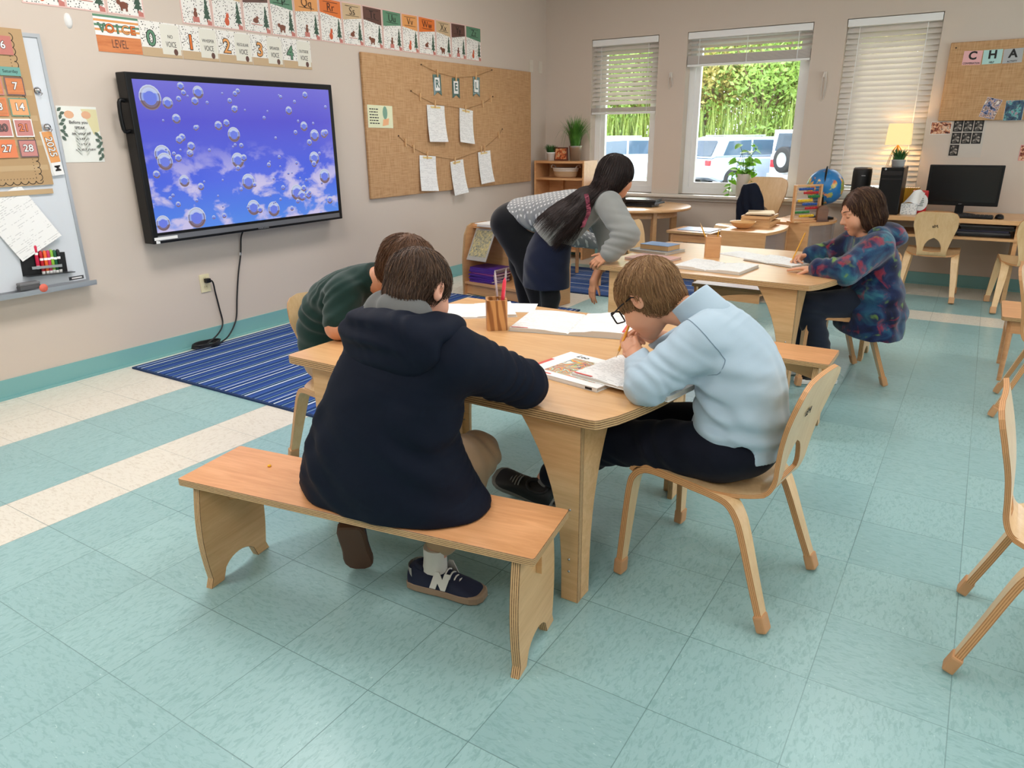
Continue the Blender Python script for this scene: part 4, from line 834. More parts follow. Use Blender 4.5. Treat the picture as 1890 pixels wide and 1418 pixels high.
for k, (c, hc, y, w) in enumerate(LT):
    h = .285; x0, x1, y0, y1 = -w/2+.007, w/2-.007, -h/2+.007, h/2-.007; sl = .012*(1 if k % 2 else -1)
    polys = [([(x0, y0), (x1, y0), (x1, y1), (x0, y1)], 1), ([(x0, y1), (x0, .035-sl), (x1, .035+sl), (x1, y1)], 2), (tree2(x1-.028, y0+.035, .125, .026), 3), ([(x1-.03, y0), (x1, y0), (x1, y0+.02), (x1-.03, y0+.03)], 6)]+critter(k, -.01, y0+.035)
    o = card('alphabet_card', WL(y, 2.078, .0, R(-.6 if k % 3 else .5)), w, h, polys, [EDG, DOT, HC[hc], plain('print_pine', (58, 86, 70), .4), plain('print_fox', (206, 92, 56), .4), plain('print_bear', (124, 72, 54), .4), PK], 'woodland alphabet card with the letters %s%s' % (c, c.lower()), 'card', 'alphabet cards along the wall')
    text(c+c.lower(), .075, INK, o, T(0, .085, .0058), -.001)
    b = MB()
    for yy in (.118, .055): b.rect(-.07, yy, .07, yy+.0025, .0050)
    part('guide_line', b, INK, o)
PANEL = plain('label_panel', (230, 228, 216), .25, Coat_Weight=.4); KR = plain('kraft_band', (200, 174, 140), .25, Coat_Weight=.4)
b = MB().box((0, 0, .001), (.255, .185, .002), 0)
for i in range(8): b.rect(-.1275, .0925-.0115*(i+1), .1275, .0925-.0115*i, .0024, (1, 2, 3, 2)[i % 4])
b.rect(-.1275, -.0925, .1275, -.01, .0026, 4)
o = single('voice_card', b, [PAPER, GR, PAPER, OR2, WOODP], 'striped and wood printed card reading Voice level', 'card', WL(-4.745, 1.835), 'voice level cards')
for i, c in enumerate('VOICE'): text(c, .062, INK, o, T(-.088+.044*i, .025, .0030), .003); text(c, .062, (GR, OR, GR, OR2, OR)[i], o, T(-.088+.044*i, .025, .0036), .0008)
text('LEVEL', .06, BRN, o, T(0, -.05, .0030), 0, sx=.6)
for i, (n, c, s) in enumerate((('0', GR, 'NO'), ('1', OR, 'WHISPER'), ('2', OR2, 'REGULAR'), ('3', OR2, 'SPEAKER'), ('4', GR, 'OUTSIDE'))):
    b = MB().box((0, 0, .001), (.252, .185, .002), 0).rect(-.126, -.0925, .126, .0925, .0023, 1).rect(-.126, -.0925, .126, -.045, .0025, 2).rect(.0, -.075, .12, .085, .0028, 3)
    b.disc(.085, -.06, .014, .0031, 4, 10, .018)
    o = single('voice_card', b, [PAPER, DOT, KR, PANEL, BRN], 'speckled voice level card with a large number %s' % n, 'card', WL(-4.49+.2555*i, 1.832), 'voice level cards')
    text(n, .115, INK, o, T(-.062, .0, .0032), .005); text(n, .115, c, o, T(-.062, .0, .0038), .001); text(s, .026, INK, o, T(.06, .02, .0032), 0, sx=.8); text('VOICE', .042, INK, o, T(.06, -.022, .0032), 0, sx=.55)

# burlap board
r = thing('burlap_board', 'large burlap covered pin board with papers clipped on strings', 'pin board', WL(-1.605, 1.352, .003)); part('panel', MB().box((0, 0, .012), (2.50, 1.085, .024), bevel=.006), BURLAP, r)
PEG = plain('peg_wood', (220, 178, 128), .6); STR = plain('twine', (150, 116, 76), .9); PIN = plain('pin_head', (60, 40, 30), .4)
strings = [[(-2.15, 1.85), (-1.94, 1.80), (-1.67, 1.775), (-1.36, 1.80), (-1.09, 1.87)], [(-2.30, 1.64), (-2.19, 1.60), (-1.99, 1.545), (-1.54, 1.515), (-1.26, 1.565), (-1.08, 1.635)], [(-2.49, 1.29), (-2.41, 1.235), (-2.31, 1.19), (-2.13, 1.13), (-1.73, 1.075), (-1.28, 1.15), (-.99, 1.28), (-.92, 1.34)]]
nm = ['top', 'middle', 'bottom']
for k, s in enumerate(strings):
    r = thing('twine_string', '%s twine string across the burlap board' % nm[k], 'string', WL(0, 0), 'strings on the burlap board'); part('twine', MB().tube([(y, z, .032) for y, z in s], .0016, 5), STR, r)
    for e in (s[0], s[-1]): part('pin', MB().lathe([(0, .012), (.004, .011), (.006, .004), (.002, .0)], 10, M=T(e[0], e[1], .027)), PIN, r)
pegs = [(-1.94, 1.80, 'holding the first green pennant'), (-1.67, 1.78, 'holding the middle green pennant'), (-1.36, 1.81, 'holding the last green pennant'), (-2.19, 1.60, 'empty on the middle string near its pin'), (-1.99, 1.55, 'on the upper wide sheet of the middle string'), (-1.54, 1.52, 'on the narrow sheet of the middle string'), (-1.26, 1.57, 'empty on the middle string right of the sheets'), (-1.12, 1.62, 'empty at the far end of the middle string'), (-2.41, 1.24, 'empty and first on the bottom string'), (-2.31, 1.19, 'empty and second on the bottom string'), (-2.13, 1.13, 'on the first sheet of the bottom string'), (-1.73, 1.07, 'on the lowest hanging sheet'), (-1.305, 1.16, 'first of two on the sheet closest to the corner'), (-1.245, 1.165, 'second of two on the sheet closest to the corner'), (-.99, 1.29, 'empty and last on the bottom string')]
for y, z, l in pegs:
    z0 = z-.005; r = thing('clothespin', 'small wooden clothespin '+l.replace(' right of', ' beyond'), 'clothespin', WL(y, z0, .029, R(random.uniform(-6, 6))), 'clothespins on the burlap board')
    for s in (-1, 1): part('prong', MB().box((0, 0, .006+s*.004), (.011, .062, .005), bevel=.0015), PEG, r)
PEN = plain('pennant_green', (66, 100, 92), .25, Coat_Weight=.5)
for i, (c, y, z) in enumerate((('R', -1.94, 1.70), ('E', -1.67, 1.685), ('L', -1.35, 1.71))):
    b = MB().plate([(-.055, .085), (-.055, -.085), (0, -.055), (.055, -.085), (.055, .085)], .0015); b.poly([(-.034, .06), (-.034, -.045), (.034, -.045), (.034, .06)], .0018, 1)
    o = single('pennant', b, [PEN, PAPER], 'glossy green pennant with the letter %s' % c, 'pennant', WL(y, z, .0295, R(random.uniform(-4, 4))), 'pennants on the top string'); text(c, .09, PEN, o, T(0, .008, .0023), .002)
sh = [(-1.985, 1.385, .245, .30, -1, 'printed sheet first on the middle string'), (-1.545, 1.365, .21, .295, -6, 'printed sheet second on the middle string'), (-2.135, .975, .225, .295, -4, 'printed sheet first on the bottom string'), (-1.69, .918, .20, .30, 5, 'printed sheet hanging below the board edge'), (-1.245, .99, .21, .295, 4, 'printed sheet held by two clothespins')]
for i, (y, z, w, h, a, l) in enumerate(sh):
    o = single('paper_sheet', curled(w, h, .004, .035), PG[i % 3], l, 'paper', WL(y, z, .031, R(a)), 'sheets clipped on the burlap board'); part('tape', MB().rect(-w*.42, h*.42, w*.3, h*.47, .0034), plain('yellow_tape', (224, 196, 120), .4), o)
b = MB().box((0, 0, .001), (.29, .168, .002), 0).rect(-.145, -.084, .145, .084, .0024, 1).poly(arc(.055, .03, .028, 0, 340, 12, .05), .0027, 2).poly([(.02, -.07), (.09, -.06), (.10, -.01), (.03, -.02)], .003, 3)
o = single('note_card', b, [PAPER, plain('cream_card', (226, 228, 190), .4), GR, OR2], 'cream note card pinned low on the board edge next to the television', 'card', WL(-2.69, 1.435, .0275, R(-1)))
b = MB(); random.seed(9)
for i in range(6):
    x = -.125
    while x < -.03: w = random.uniform(.012, .03); b.rect(x, .05-.021*i, x+w, .058-.021*i, .003); x += w+.006
part('printed_lines', b, INK, o)
# board two and photos
r = thing('burlap_board', 'burlap pin board with the word CHA on the window wall', 'pin board', WW(4.66, 1.655, .003)); part('panel', MB().box((0, 0, .012), (1.80, .59, .024), bevel=.006), BURLAP, r)
part('pin', MB().lathe([(0, .012), (.004, .011), (.006, .004), (.002, .0)], 10, M=T(-.86, .255, .024)), PIN, r)
for i, (c, w, x, cl) in enumerate((('C', 'CONVERSATION', 3.925, (232, 178, 180)), ('H', 'HELP', 4.06, (176, 216, 212)), ('A', 'ACTIVITY', 4.195, (176, 178, 180)))):
    o = card('letter_card', WW(x, 1.83, .0275, R((-1.5, 1, 2, -1)[i])), .128, .103, [], [plain('pastel_%d' % i, cl, .5)], 'pastel card with a big %s above the word %s' % (c, w.lower()), 'card', 'letter cards on the burlap board'); text(c, .082, INK, o, T(0, .014, .0023), .003); text(w, .019, INK, o, T(0, -.04, .0023), .0005, sx=.8)
def photo_mat(n, cols, sc, seed):
    m = Mat(n); v = m.noise(m.obj((1, 1, 1), (seed, seed*.7, 0)), sc, 3, .6, .4); m.set(Base_Color=m.ramp(v, [(p, lin(*c)) for p, c in zip((.36, .45, .52, .58, .66), cols)]), Roughness=.3); return m.m
F1 = photo_mat('family_photo', [(40, 24, 22), (150, 70, 50), (216, 160, 120), (240, 214, 190), (90, 40, 30)], 34, 1.); F2 = photo_mat('group_photo', [(36, 40, 60), (96, 120, 170), (226, 190, 170), (60, 40, 50), (236, 226, 220)], 30, 3.); F3 = photo_mat('sea_photo', [(30, 50, 70), (50, 90, 120), (70, 84, 96), (90, 180, 180), (170, 130, 150)], 26, 5.); PM = photo_mat('mono_photo', [(26, 24, 24), (60, 56, 54), (120, 112, 106), (190, 182, 172), (50, 46, 44)], 46, 7.)
o = card('photograph', WW(3.79, 1.305, .001, R(1)), .15, .098, [([(-.072, -.046), (.072, -.046), (.072, .046), (-.072, .046)], 1)], [PAPER, F1], 'warm toned group photograph beside the lowered blind', 'photograph')
o = card('photograph', WW(4.115, 1.45, .0275, R(-14)), .11, .15, [([(-.054, -.074), (.054, -.074), (.054, .074), (-.054, .074)], 1)], [PAPER, F2], 'tilted group photograph pinned low on the board under CHA', 'photograph')
o = card('photograph', WW(4.275, 1.43, .0275, R(1)), .125, .15, [([(-.061, -.074), (.061, -.074), (.061, .074), (-.061, .074)], 1)], [PAPER, F3], 'teal and grey photograph pinned beside the tilted one', 'photograph')
for j, (row, cnt) in enumerate((('top', 3), ('middle', 3), ('bottom', 1))):
    for i in range(cnt):
        o = card('portrait_photo', WW(3.912+.0725*i, 1.318-.0945*j, .0018), .066, .086, [([(-.024, -.034), (.024, -.034), (.024, .036), (-.024, .036)], 1)], [DARK, PM], '%s small black framed portrait in the %s row beneath the photo board' % (('first', 'second', 'third')[i] if cnt > 1 else 'single', row), 'photograph', 'portraits above the monitor')
single('portrait_sheet', MB().box((0, 0, .0006), (.235, .30, .001)), plain('clear_sheet', (206, 198, 188), .2), 'clear plastic sheet behind the small portraits', 'sheet', WW(3.99, 1.222))
card('photograph', WW(4.42, 1.11, .001), .10, .12, [([(-.045, -.055), (.045, -.055), (.045, .055), (-.045, .055)], 1)], [plain('pink_card', (226, 150, 150), .5), F1], 'pink bordered picture cut by the frame edge over the desk', 'photograph')

# ------------------------------------------------------------------ things on the tables
ZT1 = .6003
def block_of_pages(b, w, h, t, side, mi=0, me=1, z0=.0015):
    n = 8; pr = [(0, .003)]+[(w*(.03+.97*(i/n)), t*min(1, .55+.9*(i/n)) if i < 3 else t*(1.0+.12*math.sin(math.pi*(i-2)/(n-2)))-.0*i) for i in range(n+1)]
    V = [(side*x, y, z0+(z if k else 0)) for y in (-h/2, h/2) for k in (0, 1) for x, z in pr]; c = len(pr); F = []; M = []
    for i in range(c-1):
        F.append((c+i, c+i+1, 3*c+i+1, 3*c+i)); M.append(mi); F.append((i, i+1, c+i+1, c+i)); M.append(me); F.append((2*c+i, 3*c+i, 3*c+i+1, 2*c+i+1)); M.append(me)
    F.append((c-1, 3*c-1, 4*c-1, 2*c-1)); M.append(me)
    if side < 0: F = [f[::-1] for f in F]
    b.add(V, F, M)
EDGEP = Mat('page_edges'); _w = EDGEP.node('TexWave', wave_type='BANDS', bands_direction='Z', i_Scale=240); EDGEP.put(_w.inputs[0], EDGEP.obj()); EDGEP.set(Base_Color=EDGEP.ramp(_w.outputs[1], [(.2, lin(186, 178, 166)), (.6, lin(228, 222, 212))]), Roughness=.8); EDGEP = EDGEP.m
def open_book(M, w, h, tl, tr, cover, label, cat='book', pm=0, band=None):
    r = thing('open_book', label, cat, M, 'open workbooks on the tables')
    part('cover', MB().box((0, 0, .0008), (2*w+.008, h+.006, .0015)), cover, r)
    for s, t in ((-1, tl), (1, tr)):
        b = MB(); block_of_pages(b, w, h, t, s); part('page_block', b, [PG[pm] if s < 0 else PGW, EDGEP], r)
    if band:
        b = MB()
        b.rect(-w+.004, -h/2+.004, -w+.07, -h/2+.012, tl+.004); b.rect(w-.03, -h/2+.01, w-.022, h/2-.05, tr+.0042); b.disc(w-.02, -h/2+.02, .008, tr+.0044)
        part('red_print', b, plain('red_print', (214, 84, 74), .5), r)
    return r
open_book(T(2.945, -4.895, ZT1, R(14)), .225, .30, .012, .02, plain('grey_cover', (170, 168, 162), .5), 'thick open workbook lying in front of the boy in light blue', band=True)
open_book(T(3.415, -5.39, ZT1+.0135, R(-11)), .165, .25, .008, .011, PAPER, 'open workbook under the arm of the boy in light blue, pages over the table edge', pm=1, band=True)
ART = Mat('swirl_art'); _d = ART.noise(ART.obj((1, 1, 1), (3, 1, 0)), 11, 2, .5, .8); _f = ART.math('FRACT', ART.math('MULTIPLY', _d, 11.))
ART.set(Base_Color=ART.ramp(_f, [(0, lin(226, 120, 80)), (.14, lin(236, 196, 60)), (.28, lin(120, 150, 170)), (.42, lin(240, 236, 226)), (.55, lin(110, 170, 110)), (.68, lin(206, 150, 90)), (.82, lin(60, 80, 120)), (.93, lin(226, 160, 150))], 'CONSTANT'), Roughness=.3); ART = ART.m
b = MB().box((0, 0, .001), (.285, .235, .002), 0).box((0, .003, .0065), (.281, .226, .009), 3).box((0, 0, .012), (.285, .235, .002), 0).box((0, -.1165, .0065), (.285, .002, .011), 0)
b.rect(-.085, -.085, .11, .07, .0134, 1).rect(-.1425, -.1175, -.128, .02, .0133, 2).rect(-.12, -.108, -.04, -.1, .0133, 2)
b.rect(-.1425, .001, -.130, .0125, .1178, 2, M=Matrix.Rotation(R(90), 4, 'X')).rect(.10, .003, .125, .010, .1178, 4, M=Matrix.Rotation(R(90), 4, 'X'))
o = single('workbook', b, [PAPER, ART, plain('red_print', (214, 84, 74), .5), EDGEP, INK], 'closed white workbook with a swirling coloured cover picture', 'book', T(3.225, -5.40, ZT1, R(-11))); text('Leo', .03, INK, o, T(-.07, .092, .0135), 0, shear=.3, name='handwritten_lettering')
def flat_paper(x, y, w, h, a, label, z=ZT1, m=None, k=0): return single('paper_sheet', MB().box((0, 0, .0006+.0), (w, h, .0012)), m or PGW, label, 'paper', T(x, y, z, R(a)), 'papers on the tables')
open_book(T(2.47, -4.90, ZT1, R(38)), .16, .24, .006, .009, PAPER, 'open workbook between the boys in green and navy', pm=2)
flat_paper(2.56, -4.77, .22, .16, 24, 'loose printed sheet at the far edge of the near table behind the pencil cup', m=LTR)
ZEB = Mat('zebra_wood'); _w = ZEB.node('TexWave', wave_type='BANDS', bands_direction='DIAGONAL', i_Scale=22, i_Distortion=3.5, i_Detail=2); ZEB.put(_w.inputs[0], ZEB.obj((1, 1, .12))); ZEB.set(Base_Color=ZEB.ramp(_w.outputs[1], [(.2, lin(150, 98, 54)), (.6, lin(206, 152, 94))]), Roughness=.4); ZEB = ZEB.m
def cup(M, w, h, label, mat):
    r = thing('pencil_cup', label, 'pencil cup', M, 'wooden pencil cups'); n = 6; t = .007
    a = w/2; b = MB(); O = rrect(-a, -a, a, a, .010, 2); I = rrect(-a+t, -a+t, a-t, a-t, .006, 2); n = len(O)
    v = [(p[0], p[1], 0) for p in O]+[(p[0], p[1], h) for p in O]+[(p[0], p[1], h) for p in I]+[(p[0], p[1], .008) for p in I]
    f = [tuple(range(n))[::-1], tuple(range(3*n, 4*n))]
    for k in range(3): f += [(k*n+i, k*n+(i+1) % n, (k+1)*n+(i+1) % n, (k+1)*n+i) for i in range(n)]
    part('body', b.add(v, f), mat, r); return r
C1 = T(2.70, -5.085, ZT1, R(38)); C2 = T(2.885, -3.06, ZT1, R(20))
cup(C1, .078, .115, 'square wooden pencil cup on the near table', ZEB); cup(C2, .088, .12, 'square wooden pencil cup on the far table', MAPLE2)
def pencil(M, L, col, label, grp, r0=.0036, marker=False):
    r = thing('marker_pen' if marker else 'pencil', label, 'pen' if marker else 'pencil', M, grp)
    part('barrel', MB().lathe([(0, 0), (r0, 0), (r0, L*.86)], 6 if not marker else 12, smooth=marker), col, r)
    part('tip', MB().lathe([(r0, L*.86), (r0*.9 if marker else r0*.5, L*.93), (.0005, L)], 12), plain('pencil_wood', (224, 186, 140), .6) if not marker else col, r)
    return r
YEL = plain('pencil_yellow', (232, 170, 52), .4); GREY = plain('pen_grey', (170, 164, 170), .3); PINKM = plain('highlighter_pink', (244, 70, 96), .4)
pencil(C1 @ T(.012, -.004, .01, 0, R(5), R(6)), .19, PINKM, 'pink highlighter standing in the near pencil cup', 'pens in the near cup', .007, True)
pencil(C1 @ T(.022, .012, .01, 0, R(-3), R(5)), .215, GREY, 'grey pen standing tall in the near pencil cup', 'pens in the near cup', .004, True)
pencil(C1 @ T(.014, .022, .01, 0, R(-8), R(-4)), .205, plain('pen_clear', (206, 196, 200), .2), 'pale pen leaning at the back of the near pencil cup', 'pens in the near cup', .004, True)
pencil(C2 @ T(.0, .0, .012, 0, R(-4), R(-24)), .20, YEL, 'long yellow pencil leaning out of the far pencil cup', 'pencils in the far cup')
pencil(C2 @ T(.018, .01, .012, 0, R(2), R(4)), .155, YEL, 'short upright yellow pencil in the far pencil cup', 'pencils in the far cup')
BLU = plain('blue_book_cover', (120, 152, 196), .45); GRC = plain('grey_cover', (170, 168, 162), .5)
b = MB().box((0, 0, .001), (.27, .21, .002)).box((0, 0, .007), (.265, .205, .010), 1).box((0, 0, .013), (.27, .21, .002)); single('book', b, [GRC, EDGEP], 'flat grey book at the bottom of the pile on the far table', 'book', T(2.53, -3.03, ZT1, R(-14)), 'books piled on the far table')
b = MB().box((0, 0, .001), (.20, .14, .002)).box((0, 0, .016), (.196, .136, .028), 1).box((0, 0, .031), (.20, .14, .002)); single('book', b, [BLU, plain('aged_pages', (206, 168, 120), .8)], 'thick blue covered book on top of the grey one on the far table', 'book', T(2.545, -3.02, ZT1+.0143, R(-10)), 'books piled on the far table')
b = MB().box((0, 0, .001), (.26, .20, .002)).box((0, 0, .006), (.255, .195, .008), 1).box((0, 0, .011), (.26, .20, .002)); single('book', b, [plain('rose_cover', (206, 160, 150), .5), EDGEP], 'closed workbook by the elbow of the girl in grey', 'book', T(2.62, -3.32, ZT1, R(-10)))
open_book(T(3.02, -3.42, ZT1, R(-6)), .185, .27, .014, .014, GRC, 'open workbook alone at the near edge of the far table')
open_book(T(3.28, -3.06, ZT1, R(-24)), .16, .24, .008, .01, DARK, 'open workbook the child in the galaxy coat writes in', pm=2)
flat_paper(3.04, -2.92, .26, .19, -30, 'loose sheet beside the pencil cup on the far table')
single('crumb', MB().lathe([(0, 0), (.006, .001), (.005, .005), (0, .006)], 8), plain('crumb_yellow', (240, 180, 40), .7), 'tiny yellow crumb on the plywood bench seat', 'crumb', T(2.50, -6.03, .3605))

# ------------------------------------------------------------------ window plants
r = thing('trailing_plant', 'trailing leafy pothos in a white pot on the window sill', 'potted plant', T(2.21, -.02, .7005))
part('pot', MB().lathe([(0, 0), (.064, 0), (.070, .205), (.073, .21), (.067, .205), (.064, .19)], 28), plain('cream_pot', (226, 220, 212), .4), r); part('soil', MB().disc(0, 0, .064, .19, 0, 20), plain('soil', (58, 44, 34), .9), r)
random.seed(21); st = MB(); lf = MB(); wi = MB()
def heart(b, p, s, d, up):
    d = Vector(d).normalized(); sd = d.cross(Vector(up)).normalized(); nn = sd.cross(d)
    P = [(0, 0, 0)]+[(s*(-.25 if i in (0, 6) else x), s*y, s*z) for i, (x, y, z) in enumerate(((-.2, .28, .04), (.1, .45, .08), (.5, .36, .06), (1, 0, -.05), (.5, -.36, .06), (.1, -.45, .08), (-.2, -.28, .04)))]
    V = [tuple(Vector(p)+d*x+sd*y+nn*z) for x, y, z in P]+[tuple(Vector(p)+d*s*.45)]
    b.add(V, [(0, 1, 2, 8), (2, 3, 8), (3, 4, 8), (4, 5, 8), (5, 6, 8), (0, 8, 6, 7)], smooth=True)
for i in range(13):
    a = random.uniform(0, 6.28); h = random.uniform(.12, .36) if i < 9 else .05; e = random.uniform(.03, .11)
    P = [(0, 0, .19), (e*.5*math.cos(a), e*.5*math.sin(a), .19+h*.7), (e*math.cos(a), e*math.sin(a), .19+h)]
    if i >= 9: a = (2.9, 3.3, .1, -.3)[i-9]; P = [(0, 0, .19), (.08*math.cos(a), .05*math.sin(a)-.01, .25), (.115*math.cos(a), -.03, .15), (.13*math.cos(a), -.04, random.uniform(.0, .07))]
    P = bez(P, 6); st.tube(P, .0022, 5)
    for k in range(3, len(P), 3 if i >= 9 else 4):
        t = random.uniform(0, 6.28); heart(lf, P[k], random.uniform(.045, .08), (math.cos(t), math.sin(t), random.uniform(-.8, .2)), (.2*math.cos(t+1), -.5, .8))
    heart(lf, P[-1], .075, (math.cos(a), math.sin(a), -.5), (0, -.5, .8))
for k in range(4): wi.tube([(.085*math.cos(R(t)) * math.cos(.8*k), .085*math.cos(R(t))*math.sin(.8*k), .20+.22*max(0, math.sin(R(t)))) for t in range(0, 181, 15)], .0016, 5)
part('stem', st, plain('stem_green', (90, 130, 50), .5), r); part('foliage', lf, POTH, r); part('wire_hoop', wi, DARK, r)
r = thing('window_feeder', 'thin black wire shepherd hooks standing outside the narrow window', 'garden hook', T(-.6, 2.0, -.5))
for x, h, l in ((-.18, 1.62, .2), (.18, 1.60, -.18)): part('hook', MB().tube(bez([(x, 0, 0), (x, 0, h-.15), (x+l*.3, 0, h), (x+l, 0, h-.08), (x+l*.9, 0, h-.2)], 6), .008, 6), DARK, r)

# ------------------------------------------------------------------ outdoors
GZ = -.5
LAWN = Mat('lawn_grass'); _v = LAWN.noise(LAWN.obj((1, 1, 1)), 3, 5, .7); LAWN.set(Base_Color=LAWN.ramp(_v, [(.3, lin(110, 132, 60)), (.6, lin(176, 178, 104)), (.8, lin(206, 196, 140))]), Roughness=.95); LAWN.bump(_v, .6, .05); LAWN = LAWN.m
ASPH = Mat('asphalt'); _v = ASPH.noise(ASPH.obj((1, 1, 1)), 30, 3); ASPH.set(Base_Color=ASPH.ramp(_v, [(.3, lin(150, 148, 144)), (.7, lin(176, 174, 170))]), Roughness=.9); ASPH = ASPH.m
struct('ground', MB().rect(-30, .25, 30, 40, GZ-.004), LAWN); struct('road', MB().rect(-40, 14.2, 40, 22.0, GZ), ASPH)
random.seed(31); b = MB()
for i in range(2200): x, y = random.uniform(-9, 3.2), random.uniform(4, 14); blade(b, (x, y, GZ), (x+random.uniform(-.05, .05), y, GZ+random.uniform(.1, .25)), (x+random.uniform(-.2, .2), y+random.uniform(-.1, .1), GZ+random.uniform(.2, .5)), .028)
single('tall_grass', b, leafmat('dry_grass', (140, 150, 70), (206, 198, 120)), 'tall dry grass growing outside below the windows', 'grass', kind='stuff')
LEAF = [leafmat('tree_leaf_%d' % i, a, c, .4) for i, (a, c) in enumerate((((104, 140, 70), (170, 196, 100)), ((120, 150, 80), (196, 206, 120)), ((150, 146, 80), (214, 194, 120))))]; BARK = plain('bark', (120, 96, 74), .9)
def tree(x, y, h, rad, mi, label, n=9000):
    r = thing('tree', label, 'tree', T(x, y, GZ), 'trees beyond the parked cars'); random.seed(int(x*31+500)); rng = np.random.default_rng(int(x*17+900))
    c = rng.normal(size=(60, 3)); c /= np.linalg.norm(c, axis=1)[:, None]; c *= (rng.random((60, 1))**.4)*np.array([rad, rad, h*.42]); c[:, 2] += h*.56
    P = c[rng.integers(0, 60, n)]+rng.normal(size=(n, 3))*rad*.17; d = rng.normal(size=(n, 3)); d /= np.linalg.norm(d, axis=1)[:, None]; e = np.cross(d, rng.normal(size=(n, 3))); e /= np.linalg.norm(e, axis=1)[:, None]; s = rng.uniform(.07, .135, (n, 1))
    V = np.stack([P-d*s, P+e*s*.5, P+d*s, P-e*s*.5], 1).reshape(-1, 3); me = bpy.data.meshes.new('foliage'); me.from_pydata(V.tolist(), [], np.arange(4*n).reshape(-1, 4).tolist()); me.materials.append(LEAF[mi]); link('foliage', me, r)
    b = MB().tube([(0, 0, 0), (.05, 0, h*.3), (-.05, .05, h*.6)], [.13, .1, .05], 8)
    for k in range(8): a = 6.28*k/8; b.tube([(0, 0, h*.25+.05*k), (rad*.35*math.cos(a), rad*.35*math.sin(a), h*.5), (rad*.7*math.cos(a), rad*.7*math.sin(a), h*.72)], [.05, .035, .015], 5)
    part('trunk', b, BARK, r)
for i, (x, y, h, rad, mi, l) in enumerate(((-13.2, 24.5, 7.2, 2.6, 1, 'bushy tree outside beyond the pale car'), (-9.6, 23.8, 7.6, 2.6, 0, 'green tree outside seen through the narrow window'), (-6.4, 24.6, 7.4, 2.6, 2, 'yellowing tree outside between the narrow and wide windows'), (-3.6, 23.6, 7.8, 2.7, 0, 'large green tree outside filling the wide window'), (-.9, 24.8, 7.6, 2.6, 1, 'light green tree outside behind the off-roader'), (2.0, 24.0, 7.5, 2.6, 2, 'yellowing tree outside beyond the lowered blind'), (5.2, 24.4, 7.4, 2.7, 0, 'green tree outside in line with the computer desk'))): tree(x, y, h, rad, mi, l)
TR = [o for o in bpy.data.objects if o.name.startswith('tree') and o.parent is None]
for k, (x, y, a, l) in enumerate(((-11.4, 27.5, 40, 'tree deeper in the woods beyond the pale car'), (-7.6, 28, 100, 'tree deeper in the woods past the silver car'), (-4.6, 27.6, 200, 'tree deeper in the woods above the silver car'), (-1.6, 28, 290, 'tree deeper in the woods above the off-roader'))): dup(TR[k], T(x, y, GZ, R(a)) @ Matrix.Diagonal((1.15, 1.15, 1.1, 1)), l)
tag(part('hedge', (lambda b: [blade(b, (x, y, GZ), (x+dx*.5, y, GZ+hh*.6), (x+dx, y+random.uniform(-.3, .3), GZ+hh), .13) for x, y, dx, hh in [(random.uniform(-16, 7), random.uniform(22.4, 23.4), random.uniform(-.6, .6), random.uniform(.8, 3.0)) for _ in range(3800)]] and b)(MB()), LEAF[1]), 'low leafy undergrowth beneath the trees outside', 'undergrowth', None, 'stuff')
CG = plain('car_glass', (70, 92, 112), .08, 0, .8); TYRE = plain('tyre', (36, 36, 38), .8); RIM = plain('wheel_rim', (176, 180, 184), .3, .6); TAIL = plain('tail_lamp', (206, 30, 40), .25)
